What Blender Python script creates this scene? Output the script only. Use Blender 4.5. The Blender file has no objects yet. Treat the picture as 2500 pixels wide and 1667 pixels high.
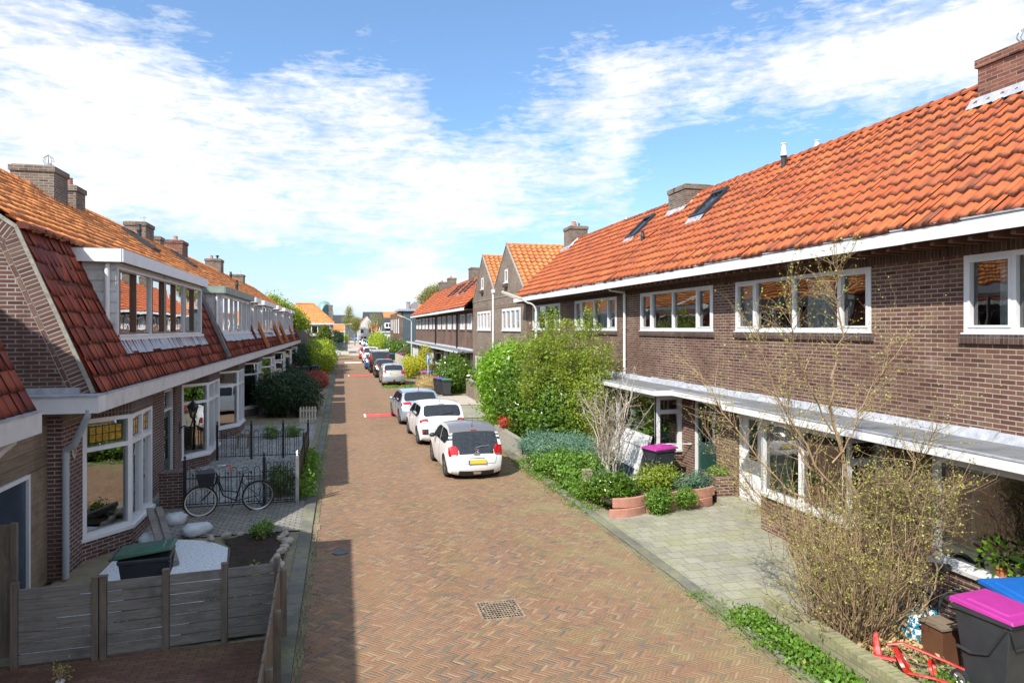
import bpy, math, random
import numpy as np
from mathutils import Vector, Matrix
rnd = random.Random(7)
C = bpy.context.scene.collection
SC = bpy.context.scene
PI = math.pi

# ---------------------------------------------------------------- camera
cam = bpy.data.objects.new("camera", bpy.data.cameras.new("camera"))
C.objects.link(cam)
cam.location = (0, 0, 3.9)
cam.rotation_euler = (math.radians(90), 0, math.radians(-14.0))
cam.data.lens = 24.0
cam.data.sensor_width = 36.0
cam.data.shift_y = -0.0128
cam.data.clip_start = 0.1
cam.data.clip_end = 3000
SC.camera = cam
SC.view_settings.view_transform = 'Standard'
SC.view_settings.look = 'None'
SC.view_settings.exposure = 0.52
SC.view_settings.gamma = 1
SC.cycles.max_bounces = 6
SC.cycles.diffuse_bounces = 3
SC.cycles.glossy_bounces = 3
SC.cycles.transmission_bounces = 4
SC.cycles.transparent_max_bounces = 8
SC.cycles.caustics_reflective = False
SC.cycles.caustics_refractive = False

# ---------------------------------------------------------------- node helper
class NT:
    def __init__(s, owner):
        owner.use_nodes = True
        s.t = owner.node_tree
        s.t.nodes.clear()
    def n(s, typ, props=None, **ins):
        nd = s.t.nodes.new(typ)
        for k, v in (props or {}).items():
            setattr(nd, k, v)
        for k, v in ins.items():
            key = k.replace('_', ' ')
            s.set(nd.inputs[key], v)
        return nd
    def set(s, inp, v):
        if isinstance(v, bpy.types.NodeSocket):
            s.t.links.new(v, inp)
        elif v is not None:
            if hasattr(inp.default_value, '__len__') and not hasattr(v, '__len__'):
                v = (v,) * len(inp.default_value)
            if hasattr(inp.default_value, '__len__') and len(v) == 3 and len(inp.default_value) == 4:
                v = (*v, 1)
            inp.default_value = v
    def m(s, op, a, b=None, c=None, clamp=False):
        nd = s.t.nodes.new('ShaderNodeMath')
        nd.operation = op
        nd.use_clamp = clamp
        for i, v in enumerate((a, b, c)):
            if v is not None:
                s.set(nd.inputs[i], v)
        return nd.outputs[0]
    def vm(s, op, a, b=None, scale=None):
        nd = s.t.nodes.new('ShaderNodeVectorMath')
        nd.operation = op
        s.set(nd.inputs[0], a)
        if b is not None: s.set(nd.inputs[1], b)
        if scale is not None: s.set(nd.inputs['Scale'], scale)
        return nd.outputs[0]
    def mix(s, f, a, b, blend='MIX'):
        nd = s.t.nodes.new('ShaderNodeMix')
        nd.data_type = 'RGBA'
        nd.blend_type = blend
        s.set(nd.inputs[0], f); s.set(nd.inputs[6], a); s.set(nd.inputs[7], b)
        return nd.outputs[2]
    def noise(s, vec, scale, detail=3, rough=.5, dist=0):
        nd = s.n('ShaderNodeTexNoise', Scale=scale, Detail=detail, Roughness=rough, Distortion=dist)
        if vec is not None: s.t.links.new(vec, nd.inputs['Vector'])
        return nd.outputs[0]
    def mr(s, v, a, b, c=0., d=1.):
        nd = s.t.nodes.new('ShaderNodeMapRange')
        for i, x in enumerate((v, a, b, c, d)): s.set(nd.inputs[i], x)
        return nd.outputs[0]
    def ramp(s, f, stops, interp='LINEAR'):
        nd = s.t.nodes.new('ShaderNodeValToRGB')
        cr = nd.color_ramp
        cr.interpolation = interp
        while len(cr.elements) < len(stops): cr.elements.new(.5)
        for e, (p, c) in zip(cr.elements, stops):
            e.position = p
            e.color = (*c, 1)
        s.t.links.new(f, nd.inputs[0])
        return nd.outputs[0]
    def sep(s, v):
        nd = s.n('ShaderNodeSeparateXYZ'); s.t.links.new(v, nd.inputs[0]); return nd.outputs
    def comb(s, x, y, z=0.):
        nd = s.t.nodes.new('ShaderNodeCombineXYZ')
        for i, v in enumerate((x, y, z)): s.set(nd.inputs[i], v)
        return nd.outputs[0]
    def bump(s, h, strength=.5, dist=.01):
        nd = s.n('ShaderNodeBump', Strength=strength, Distance=dist)
        s.t.links.new(h, nd.inputs['Height'])
        return nd.outputs[0]

# ---------------------------------------------------------------- world: sky and clouds
SUNV = Vector((-.76, -.70, 1.0)).normalized()
world = bpy.data.worlds.new("World")
SC.world = world
w = NT(world)
sky = w.n('ShaderNodeTexSky', dict(sky_type='NISHITA', sun_disc=False, sun_elevation=math.asin(SUNV.z),
          sun_rotation=math.atan2(SUNV.x, SUNV.y) % (2 * PI), altitude=0, air_density=1.0, dust_density=0.6, ozone_density=2.0))
tc = w.n('ShaderNodeTexCoord')
d = w.sep(tc.outputs['Generated'])
el = w.m('ARCSINE', d[2])
az = w.m('ARCTAN2', d[0], d[1])
pl = w.comb(az, w.m('MULTIPLY', el, 1.5), 0.)
wob = w.m('MULTIPLY', w.m('SUBTRACT', w.noise(pl, 5.0, 4, .6), .5), .16)
wob2 = w.m('MULTIPLY', w.m('SUBTRACT', w.noise(w.vm('ADD', pl, (7.3, 2.1, 0)), 5.0, 4, .6), .5), .10)
aw = w.m('ADD', az, wob)
ew = w.m('ADD', el, wob2)
BL = [(-0.374,0.217,0.220,0.099,1.00),(-0.108,0.249,0.236,0.084,0.90),(0.058,0.312,0.105,0.056,0.70),(-0.289,0.139,0.236,0.061,0.50),(-0.383,0.344,0.109,0.062,0.90),(-0.250,0.301,0.074,0.045,0.50),(0.164,0.221,0.108,0.057,0.90),(0.101,0.159,0.231,0.036,0.75),(0.292,0.204,0.095,0.064,0.50),(-0.163,0.378,0.059,0.020,0.35),(0.027,0.408,0.030,0.025,0.35),(0.089,0.072,0.050,0.046,1.70),(-0.003,0.046,0.054,0.028,1.00),(0.164,0.047,0.076,0.036,1.10),(-0.108,0.068,0.169,0.018,0.20),(0.342,0.366,0.120,0.038,0.75),(0.567,0.350,0.149,0.054,0.70),(0.728,0.303,0.125,0.068,0.60),(0.845,0.359,0.152,0.058,1.00),(0.386,0.262,0.050,0.082,0.75),(0.448,0.316,0.092,0.050,0.60),(0.279,0.299,0.083,0.025,0.35),(0.800,0.326,0.138,0.033,0.60),(-0.050,0.401,0.204,0.043,-0.60),(0.228,0.379,0.096,0.064,-0.60),(0.183,0.299,0.076,0.051,-0.45),(0.567,0.251,0.092,0.036,-0.50),(0.417,0.411,0.124,0.038,-0.50),(-0.108,0.090,0.281,0.024,-0.45),(0.448,0.121,0.183,0.047,-0.40)]
acc = None
for a0, e0, sa, se, wt in BL:
    u = w.m('MULTIPLY', w.m('SUBTRACT', aw, a0), 1 / sa)
    v = w.m('MULTIPLY', w.m('SUBTRACT', ew, e0), 1 / se)
    q = w.m('ADD', w.m('MULTIPLY', u, u), w.m('MULTIPLY', v, v))
    g = w.m('MULTIPLY', w.m('EXPONENT', w.m('MULTIPLY', q, -.8)), wt)
    acc = g if acc is None else w.m('ADD', acc, g)
fb = w.noise(w.comb(w.m('MULTIPLY', az, 1.0), w.m('MULTIPLY', el, 2.2), 0.), 9.0, 8, .62, .3)
fine = w.noise(w.comb(w.m('MULTIPLY', az, 1.0), w.m('MULTIPLY', el, 3.0), 3.), 34.0, 5, .6, .6)
dens = w.m('ADD', acc, w.m('MULTIPLY', w.m('SUBTRACT', fb, .5), 2.2))
dens = w.m('ADD', dens, w.m('MULTIPLY', w.m('SUBTRACT', fine, .5), 1.5))
away_fill = w.mr(w.m('ABSOLUTE', w.m('SUBTRACT', az, .22)), .75, 1.15, 0., .8)  # extra cloud at azimuths out of view, added as neutral fill light
cir = w.noise(w.comb(w.m('ADD', w.m('MULTIPLY', az, 1.6), w.m('MULTIPLY', el, -1.6)), w.m('MULTIPLY', el, 9.0), 5.), 7.0, 7, .68, .8)
dens = w.m('ADD', dens, w.m('MULTIPLY', w.m('SUBTRACT', cir, .5), 2.0))
dens = w.m('ADD', dens, away_fill)
cl = w.mr(dens, .30, 1.45)
cl = w.m('POWER', cl, .95)
hz = w.m('ADD', w.m('MULTIPLY', w.m('POWER', w.mr(el, -.02, .26, 1., 0.), 1.6), .86), .10)
lum = w.mr(w.noise(pl, 14.0, 5, .6), .3, .7, .90, 1.10)
CLOUD = 7.6
bright = w.mr(w.m('ABSOLUTE', w.m('SUBTRACT', az, .22)), .85, 1.9, 1., 1.45)  # clouds out of view made brighter to add fill light
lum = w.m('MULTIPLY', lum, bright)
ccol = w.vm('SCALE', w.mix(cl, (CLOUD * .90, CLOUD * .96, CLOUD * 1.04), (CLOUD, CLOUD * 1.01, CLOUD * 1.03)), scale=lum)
hzc = (5.2, 5.95, 6.8)
skc = w.mix(1.0, sky.outputs[0], (1.02, 1.35, 1.60), 'MULTIPLY')
skc = w.mix(hz, skc, hzc)
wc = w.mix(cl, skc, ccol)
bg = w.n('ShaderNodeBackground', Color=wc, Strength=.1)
wo = w.n('ShaderNodeOutputWorld')
w.t.links.new(bg.outputs[0], wo.inputs[0])

# ---------------------------------------------------------------- sun
sun = bpy.data.objects.new("sun", bpy.data.lights.new("sun", 'SUN'))
C.objects.link(sun)
sun.data.energy = 4.7
sun.data.angle = math.radians(.5)
sun.data.color = (1, .95, .87)
sun.rotation_euler = (-SUNV).to_track_quat('-Z', 'Y').to_euler()

# ---------------------------------------------------------------- materials
def principled(t, color, rough=.6, normal=None, metal=0., spec=.5, extra=None):
    b = t.n('ShaderNodeBsdfPrincipled', Roughness=rough, Metallic=metal)
    t.set(b.inputs['Base Color'], color)
    t.set(b.inputs['Specular IOR Level'], spec)
    if normal is not None: t.t.links.new(normal, b.inputs['Normal'])
    for k, v in (extra or {}).items(): t.set(b.inputs[k], v)
    o = t.n('ShaderNodeOutputMaterial')
    t.t.links.new(b.outputs[0], o.inputs[0])
    return b
def newmat(name):
    m = bpy.data.materials.new(name)
    return m, NT(m)
def uvof(t): return t.n('ShaderNodeUVMap').outputs[0]
def objc(t): return t.n('ShaderNodeTexCoord').outputs['Object']

def paint(name, col, rough=.5, var=.12, scale=6., bump=0., metal=0., spec=.5, dirt=None, extra=None):
    m, t = newmat(name)
    o = objc(t)
    n1 = t.noise(o, scale, 4, .6)
    c = t.mix(t.mr(n1, .3, .7), tuple(x * (1 - var) for x in col), tuple(min(1, x * (1 + var)) for x in col))
    if dirt:
        c = t.mix(t.mr(t.noise(o, scale * .35, 6, .7), .52, .75, 0., dirt[1]), c, dirt[0])
    nm = t.bump(t.noise(o, scale * 8, 3), bump, .01) if bump else None
    principled(t, c, rough, nm, metal, spec, extra)
    return m

def brickmat(name, c1, c2, c3, mortar, bw=.215, bh=.0655, ms=.010, offset=.5, dirt=.35, bump=.9, scale=1.):
    m, t = newmat(name)
    uv = uvof(t)
    jit = t.vm('SCALE', t.vm('SUBTRACT', t.n('ShaderNodeTexNoise', Scale=9., Detail=1.).outputs[1], (.5, .5, .5)), scale=.006)
    uv2 = t.vm('ADD', uv, jit)
    br = t.n('ShaderNodeTexBrick', dict(offset=offset), Scale=1., Mortar_Size=ms, Mortar_Smooth=.25, Bias=0.,
             Brick_Width=bw, Row_Height=bh, Color1=(0, 0, 0), Color2=(1, 1, 1), Mortar=(.5, .5, .5))
    t.t.links.new(uv2, br.inputs['Vector'])
    col = t.ramp(br.outputs[0], [(0., c1), (.45, c2), (.8, c3), (1., tuple(x * .6 for x in c1))])
    big = t.noise(uv, .55, 5, .65)
    fine = t.noise(uv, 38., 4, .7)
    col = t.mix(t.mr(fine, .3, .75, 0., .45), col, tuple(x * .45 for x in c2))
    mo = t.mix(t.mr(big, .35, .65), mortar, tuple(x * .62 for x in mortar))
    col = t.mix(br.outputs[1], col, mo)
    col = t.mix(t.mr(big, .48, .72, 0., dirt), col, tuple(x * .5 for x in c1))
    stk = t.noise(t.vm('MULTIPLY', uv, (2.6, .35, 1.)), 1.2, 6, .7)
    col = t.mix(t.mr(stk, .52, .75, 0., .5), col, tuple(x * .55 for x in c1))
    eff = t.noise(t.vm('ADD', uv, (31., 7., 0.)), 1.7, 7, .75)
    col = t.mix(t.mr(eff, .60, .74, 0., .30), col, (.50, .46, .42))
    h = t.m('ADD', t.m('SUBTRACT', 1., br.outputs[1]), t.m('MULTIPLY', fine, .35))
    principled(t, col, .85, t.bump(h, bump, .012), spec=.25)
    return m

def tilemat(name, cols, dark, patch=.5, lichen=None, rough=.7, edge=.85):
    m, t = newmat(name)
    uv = uvof(t)
    cell = t.vm('FLOOR', uv)
    wn = t.n('ShaderNodeTexWhiteNoise', dict(noise_dimensions='2D'))
    t.t.links.new(cell, wn.inputs['Vector'])
    n = len(cols)
    col = t.ramp(wn.outputs[0], [(i / (n - 1), c) for i, c in enumerate(cols)])
    s = t.noise(t.vm('MULTIPLY', uv, (1., .35, 1.)), 3.2, 5, .7)
    col = t.mix(t.mr(s, .50, .78, 0., .8), col, dark)
    b = t.noise(uv, .22, 4, .6)
    col = t.mix(t.mr(b, .45, .7, 0., patch), col, tuple(.5 * (a + c) for a, c in zip(dark, cols[0])))
    if lichen:
        col = t.mix(t.mr(t.noise(uv, 2.3, 6, .75), .66, .74, 0., .6), col, lichen)
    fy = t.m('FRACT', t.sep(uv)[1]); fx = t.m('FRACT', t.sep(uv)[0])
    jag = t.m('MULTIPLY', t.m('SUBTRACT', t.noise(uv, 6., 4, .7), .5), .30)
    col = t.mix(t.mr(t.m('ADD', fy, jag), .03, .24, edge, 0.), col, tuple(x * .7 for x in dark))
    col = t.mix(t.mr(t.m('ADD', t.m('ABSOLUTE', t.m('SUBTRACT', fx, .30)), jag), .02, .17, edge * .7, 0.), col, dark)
    principled(t, col, rough, t.bump(t.noise(uv, 22., 4, .7), .4, .01), spec=.3)
    return m

def herring(t, uv, wd=.055, ratio=4, rot=45.):
    """distance to joint and random id of a herringbone pattern"""
    mp = t.n('ShaderNodeMapping'); t.t.links.new(uv, mp.inputs[0])
    mp.inputs['Rotation'].default_value = (0, 0, math.radians(rot))
    mp.inputs['Scale'].default_value = (1 / wd, 1 / wd, 1)
    x, y, _ = t.sep(mp.outputs[0])
    fx, fy = t.m('FLOOR', x), t.m('FLOOR', y)
    lx, ly = t.m('SUBTRACT', x, fx), t.m('SUBTRACT', y, fy)
    k = t.m('FLOORED_MODULO', t.m('SUBTRACT', fx, fy), 2. * ratio)
    k = t.m('FLOOR', t.m('ADD', k, .5))
    hor = t.m('LESS_THAN', k, ratio - .5)
    kv = t.m('SUBTRACT', 2. * ratio - 1, k)
    def sel(a, b):  # hor ? a : b
        return t.m('ADD', t.m('MULTIPLY', hor, a), t.m('MULTIPLY', t.m('SUBTRACT', 1., hor), b))
    along = sel(t.m('ADD', k, lx), t.m('ADD', kv, ly))
    across = sel(ly, lx)
    ix = sel(t.m('SUBTRACT', fx, k), fx)
    iy = sel(fy, t.m('SUBTRACT', fy, kv))
    d1 = t.m('MINIMUM', along, t.m('SUBTRACT', float(ratio), along))
    d2 = t.m('MINIMUM', across, t.m('SUBTRACT', 1., across))
    dist = t.m('MINIMUM', d1, d2)
    wn = t.n('ShaderNodeTexWhiteNoise', dict(noise_dimensions='3D'))
    t.t.links.new(t.comb(ix, iy, hor), wn.inputs['Vector'])
    return dist, wn.outputs[0]

def roadmat():
    m, t = newmat("brick_road_paving")
    uv = uvof(t)
    wb = t.n('ShaderNodeTexNoise', Scale=2.2, Detail=2.)
    t.t.links.new(uv, wb.inputs['Vector'])
    uvj = t.vm('ADD', uv, t.vm('SCALE', t.vm('SUBTRACT', wb.outputs[1], (.5, .5, .5)), scale=.09))
    dist, rid = herring(t, uvj, .045, 4, 43.)
    col = t.ramp(rid, [(0., (.20, .085, .055)), (.22, (.26, .120, .072)), (.42, (.16, .084, .060)), (.56, (.30, .155, .090)), (.68, (.24, .092, .062)),
                       (.78, (.36, .24, .145)), (.86, (.12, .095, .085)), (1., (.075, .07, .075))])
    big = t.noise(uv, .32, 5, .6)
    mid = t.noise(uv, 1.3, 6, .7)
    fine = t.noise(uv, 45., 4, .7)
    x = t.sep(uv)[0]
    # mossy green towards the right hand parking side, sandy warm wear on the driven strip
    side = t.m('ADD', t.mr(x, 2.2, 5.2, 0., .62), t.mr(x, .0, -.8, 0., .35))
    moss = t.mr(t.m('ADD', mid, t.m('MULTIPLY', side, .35)), .56, .80)
    joint = t.mr(dist, .05, .17, 1., 0.)
    jcol = t.mix(t.mr(mid, .35, .62), (.33, .27, .19), (.23, .23, .07))
    jcol = t.mix(t.mr(big, .5, .7), jcol, (.24, .17, .12))
    col = t.mix(t.mr(fine, .35, .7, 0., .4), col, (.34, .215, .14))
    col = t.mix(t.m('MULTIPLY', joint, .85), col, jcol)
    col = t.mix(t.m('MULTIPLY', moss, .62), col, (.27, .26, .12))
    col = t.mix(t.mr(big, .42, .68, 0., .30), col, (.37, .235, .14))
    trk = t.m('ADD', t.m('EXPONENT', t.m('MULTIPLY', t.m('POWER', t.m('SUBTRACT', x, .75), 2.), -9.)), t.m('EXPONENT', t.m('MULTIPLY', t.m('POWER', t.m('SUBTRACT', x, 2.25), 2.), -9.)))
    col = t.mix(t.m('MULTIPLY', trk, t.mr(mid, .3, .7, .05, .40)), col, (.34, .215, .13))
    col = t.mix(t.mr(t.noise(t.vm('ADD', uv, (9., 3., 0.)), .75, 7, .8), .60, .70, 0., .45), col, (.13, .10, .075))
    col = t.mix(t.mr(t.noise(t.vm('ADD', uv, (3., 13., 0.)), 3.1, 4, .8), .68, .73, 0., .8), col, (.05, .045, .04))
    col = t.mix(t.mr(t.noise(uv, .9, 7, .75), .62, .72, 0., .35), col, (.50, .44, .36))
    h = t.m('ADD', t.mr(dist, .02, .22), t.m('MULTIPLY', fine, .25))
    principled(t, col, .88, t.bump(h, .8, .012), spec=.25)
    return m

def slabmat(name, c1, c2, size=(.5, .5), moss=.5, joint=(.12, .11, .07), ms=.012, offset=.5, rot=0.):
    m, t = newmat(name)
    uv = uvof(t)
    mp = t.n('ShaderNodeMapping'); t.t.links.new(uv, mp.inputs[0])
    mp.inputs['Rotation'].default_value = (0, 0, math.radians(rot))
    br = t.n('ShaderNodeTexBrick', dict(offset=offset), Scale=1., Mortar_Size=ms, Mortar_Smooth=.3, Bias=0.,
             Brick_Width=size[0], Row_Height=size[1], Color1=(0, 0, 0), Color2=(1, 1, 1), Mortar=(.5, .5, .5))
    t.t.links.new(mp.outputs[0], br.inputs['Vector'])
    col = t.mix(br.outputs[0], c1, c2)
    n1 = t.noise(uv, 1.1, 7, .72)
    n2 = t.noise(uv, 12., 6, .75)
    n3 = t.noise(t.vm('ADD', uv, (4., 9., 0.)), .8, 8, .78)
    col = t.mix(t.mr(n3, .46, .62, 0., .55), col, tuple(x * .50 for x in c1))
    col = t.mix(t.mr(n1, .42, .68, 0., moss), col, (.33, .33, .17))
    col = t.mix(t.mr(n2, .5, .8, 0., .6), col, tuple(x * .4 for x in c1))
    col = t.mix(br.outputs[1], col, joint)
    h = t.m('ADD', t.m('SUBTRACT', 1., br.outputs[1]), t.m('MULTIPLY', n2, .5))
    principled(t, col, .9, t.bump(h, .7, .01), spec=.2)
    return m

def groundmat(name, c1, c2, scale=5., bump=.8, dist=.03):
    m, t = newmat(name)
    o = uvof(t)
    n = t.noise(o, scale, 7, .75)
    col = t.mix(t.mr(n, .35, .65), c1, c2)
    principled(t, col, .95, t.bump(t.noise(o, scale * 6, 5, .7), bump, dist), spec=.15)
    return m

def leafmat(name, cols, trans=.35, rough=.45, spec=.4):
    m, t = newmat(name)
    g = t.n('ShaderNodeNewGeometry')
    n = len(cols)
    col = t.ramp(g.outputs['Random Per Island'], [(i / (n - 1), c) for i, c in enumerate(cols)])
    b = t.n('ShaderNodeBsdfPrincipled', Roughness=rough)
    t.set(b.inputs['Specular IOR Level'], spec)
    t.t.links.new(col, b.inputs['Base Color'])
    tr = t.n('ShaderNodeBsdfTranslucent')
    t.t.links.new(t.mix(1.0, col, (1.3, 1.35, .55), 'MULTIPLY'), tr.inputs[0])
    mx = t.n('ShaderNodeMixShader', Fac=trans)
    t.t.links.new(b.outputs[0], mx.inputs[1]); t.t.links.new(tr.outputs[0], mx.inputs[2])
    o = t.n('ShaderNodeOutputMaterial'); t.t.links.new(mx.outputs[0], o.inputs[0])
    return m

def glassmat(name, tint=(.75, .82, .8), base=.1):
    m, t = newmat(name)
    fr = t.n('ShaderNodeFresnel', IOR=1.5)
    nz = t.bump(t.noise(objc(t), 1.3, 2), .06, .05)
    gl = t.n('ShaderNodeBsdfGlossy', Roughness=.01, Color=(1, 1, 1)); t.t.links.new(nz, gl.inputs['Normal'])
    tr = t.n('ShaderNodeBsdfTransparent', Color=tint)
    mx = t.n('ShaderNodeMixShader')
    t.t.links.new(t.m('ADD', t.m('MULTIPLY', fr.outputs[0], 1.5), base, clamp=True), mx.inputs[0])
    t.t.links.new(tr.outputs[0], mx.inputs[1]); t.t.links.new(gl.outputs[0], mx.inputs[2])
    o = t.n('ShaderNodeOutputMaterial'); t.t.links.new(mx.outputs[0], o.inputs[0])
    return m

def woodmat(name, c1, c2, axis='x', rough=.85):
    m, t = newmat(name)
    o = objc(t)
    sc = dict(x=(1.2, 22, 22), y=(22, 1.2, 22), z=(22, 22, 1.2))[axis]
    n = t.noise(t.vm('MULTIPLY', o, sc), 1.4, 6, .7, .8)
    col = t.mix(t.mr(n, .3, .7), c1, c2)
    b = t.noise(o, 2.3, 5, .7)
    col = t.mix(t.mr(b, .5, .72, 0., .55), col, tuple(x * .4 for x in c1))
    g = t.n('ShaderNodeNewGeometry')
    col = t.mix(1., col, t.ramp(g.outputs['Random Per Island'], [(0., (.7, .7, .7)), (1., (1.2, 1.18, 1.15))]), 'MULTIPLY')
    principled(t, col, rough, t.bump(n, .5, .006), spec=.2)
    return m

def carpaint(name, col, metal=0., rough=.25):
    m, t = newmat(name)
    principled(t, col, rough, None, metal, .5, {'Coat Weight': .6, 'Coat Roughness': .06})
    return m

M = {}
M['brickR'] = brickmat("purple_brown_brickwork", (.120, .050, .038), (.175, .080, .058), (.225, .135, .080), (.42, .38, .32), bw=.222, bh=.067, ms=.0085)
M['brickG'] = brickmat("grey_brown_brickwork", (.165, .115, .09), (.235, .16, .12), (.28, .215, .15), (.44, .40, .34))
M['brickL'] = brickmat("dark_red_brickwork", (.125, .052, .045), (.17, .075, .06), (.15, .085, .065), (.42, .40, .37), ms=.010)
M['brickGable'] = brickmat("gable_brickwork", (.13, .065, .055), (.19, .10, .08), (.24, .15, .11), (.40, .38, .35))
M['soldier'] = brickmat("soldier_course", (.085, .045, .04), (.115, .065, .052), (.145, .09, .07), (.19, .17, .15), bw=.067, bh=.222, ms=.009, offset=0.)
M['header'] = brickmat("verge_headers", (.12, .06, .05), (.17, .09, .07), (.21, .13, .10), (.42, .40, .37), bw=.067, bh=.222, ms=.009, offset=0.)
M['soldier_lt'] = brickmat("yellowish_soldier_course", (.16, .10, .065), (.22, .14, .09), (.27, .19, .12), (.36, .33, .28), bw=.067, bh=.222, ms=.009, offset=0.)
M['brickCh'] = brickmat("chimney_brickwork", (.15, .10, .075), (.21, .15, .11), (.26, .20, .15), (.36, .34, .30), dirt=.6)
M['brickChRed'] = brickmat("red_chimney_brickwork", (.17, .055, .04), (.26, .085, .055), (.32, .13, .08), (.30, .26, .22), dirt=.6)
M['brickY'] = brickmat("mossy_yellow_brickwork", (.30, .28, .16), (.38, .34, .20), (.34, .33, .19), (.30, .29, .20), bump=.7)
M['brickYt'] = brickmat("mossy_yellow_coping", (.30, .29, .17), (.37, .34, .21), (.34, .33, .20), (.16, .15, .10), bw=.067, bh=.5, ms=.010, offset=0.)
m_, t_ = newmat('mossy_header_bricks')
gm_ = t_.n('ShaderNodeNewGeometry')
cc_ = t_.ramp(gm_.outputs['Random Per Island'], [(0., (.24, .23, .14)), (.5, (.34, .31, .19)), (1., (.28, .28, .15))])
cc_ = t_.mix(t_.mr(t_.noise(objc(t_), 14., 5, .7), .45, .7, 0., .6), cc_, (.13, .14, .06))
principled(t_, cc_, .9, t_.bump(t_.noise(objc(t_), 60., 3), .5, .01), spec=.2); M['headers'] = m_
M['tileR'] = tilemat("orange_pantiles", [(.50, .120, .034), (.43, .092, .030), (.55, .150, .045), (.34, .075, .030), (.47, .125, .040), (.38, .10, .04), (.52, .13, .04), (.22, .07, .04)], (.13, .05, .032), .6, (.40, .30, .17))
M['tileFar'] = tilemat("bright_orange_tiles", [(.62, .20, .06), (.55, .16, .05), (.66, .25, .08), (.58, .19, .06)], (.28, .12, .06), .3, (.50, .30, .05))
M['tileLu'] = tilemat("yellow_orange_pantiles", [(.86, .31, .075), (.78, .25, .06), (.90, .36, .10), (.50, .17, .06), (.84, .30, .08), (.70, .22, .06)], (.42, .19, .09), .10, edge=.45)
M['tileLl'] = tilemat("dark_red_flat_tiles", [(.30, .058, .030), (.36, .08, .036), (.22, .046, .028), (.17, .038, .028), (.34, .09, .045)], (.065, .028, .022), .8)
M['tileBlack'] = tilemat("dark_slate_tiles", [(.05, .05, .055), (.08, .08, .085), (.06, .06, .065)], (.03, .03, .03), .3)
M['road'] = roadmat()
M['slab'] = slabmat("concrete_driveway_slabs", (.29, .28, .225), (.37, .355, .29), (.30, .30), .7, (.19, .18, .12), .006)
M['slabL'] = slabmat("grey_garden_slabs", (.30, .31, .30), (.42, .42, .40), (.3, .3), .2)
M['clinker'] = slabmat("grey_clinker_paving", (.25, .24, .22), (.34, .32, .28), (.2, .1), .2, (.10, .10, .08))
M['redpave'] = slabmat("dark_red_paving", (.16, .075, .06), (.24, .11, .085), (.21, .055), .25, (.08, .08, .05), .008)
M['kerb'] = slabmat("kerb_stone", (.14, .137, .12), (.20, .193, .165), (5., 1.), .6, (.15, .14, .1), .01)
M['soil'] = groundmat("dark_soil", (.035, .028, .022), (.075, .055, .04), 6.)
M['earth'] = groundmat("sandy_garden_earth", (.22, .19, .12), (.33, .29, .2), 4.)
M['lane'] = groundmat("grey_beige_lane_paving", (.40, .35, .29), (.48, .43, .36), 2., .2)
M['ground'] = groundmat("ground_cover_soil", (.13, .15, .07), (.2, .2, .11), 1.)
M['gravel'] = groundmat("white_gravel", (.42, .50, .52), (.98, .99, .99), 26., .5, .02)
M['white'] = paint("white_paint", (.70, .71, .72), .45, .05, 3., dirt=((.5, .5, .46), .35))
M['whiteold'] = paint("weathered_white_paint", (.62, .62, .61), .6, .08, 5., dirt=((.32, .30, .26), .7))
M['pvc'] = paint("white_plastic_pipe", (.72, .73, .73), .4, .04, 3.)
M['greypipe'] = paint("grey_plastic_pipe", (.36, .40, .43), .45, .06, 3.)
M['cream'] = paint("cream_paint", (.62, .58, .46), .5, .06, 4.)
M['lead'] = paint("lead_flashing", (.36, .38, .42), .5, .25, 5., .5, spec=.5)
M['leadw'] = paint("whitened_lead_flashing", (.38, .40, .44), .5, .25, 7., .8)
M['felt'] = paint("grey_roofing_felt", (.17, .18, .19), .85, .25, 3., .3, dirt=((.16, .15, .08), .6))
M['copper'] = paint("green_copper_fascia", (.22, .27, .24), .6, .25, 4.)
M['mortar'] = paint("old_mortar_edge", (.30, .285, .24), .9, .3, 12., .6)
M['black'] = paint("black_painted_metal", (.014, .014, .016), .4, .2, 10.)
M['dark'] = paint("dark_interior", (.035, .034, .033), .9, .2, 2.)
M['room'] = paint("room_interior", (.16, .14, .12), .9, .3, 1.5)
M['curtain'] = paint("white_curtain", (.62, .62, .60), .9, .12, 14.)
M['green_door'] = paint("dark_green_door_paint", (.018, .055, .045), .3, .15, 4.)
M['blue_door'] = paint("dark_blue_curtained_door", (.018, .035, .06), .25, .5, 3.)
M['brown_door'] = paint("brown_door_paint", (.13, .06, .035), .4, .15, 4.)
M['glass'] = glassmat("window_glass")
M['glassm'] = glassmat("strongly_reflecting_window_glass", (.5, .55, .55), .32)
M['amber'] = paint("amber_stained_glass", (.42, .25, .03), .15, .5, 22.)
M['wood'] = woodmat("weathered_grey_wood", (.15, .14, .125), (.30, .28, .25), 'x')
M['woody'] = woodmat("weathered_brown_planks", (.15, .12, .09), (.28, .22, .16), 'y')
M['woodz'] = woodmat("weathered_upright_wood", (.13, .11, .085), (.24, .20, .16), 'z')
M['woodp'] = woodmat("pale_picket_wood", (.42, .38, .32), (.58, .54, .47), 'z')
M['bark'] = woodmat("brown_bark", (.20, .14, .09), (.33, .25, .17), 'z')
M['barkw'] = woodmat("pale_bark", (.40, .36, .30), (.56, .52, .45), 'z')
M['twig'] = woodmat("brown_twigs", (.24, .16, .09), (.42, .31, .20), 'z')
M['twig_h'] = woodmat("contorted_twigs", (.13, .095, .06), (.33, .24, .15), 'z')
M['rubber'] = paint("tyre_rubber", (.022, .022, .023), .8, .2, 9.)
M['alloy'] = paint("alloy_wheel", (.45, .46, .48), .3, .1, 9., metal=.8)
M['chrome'] = paint("chrome", (.75, .76, .78), .12, .05, 9., metal=1.)
M['plastic'] = paint("grey_black_plastic", (.03, .032, .036), .5, .15, 9.)
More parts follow.
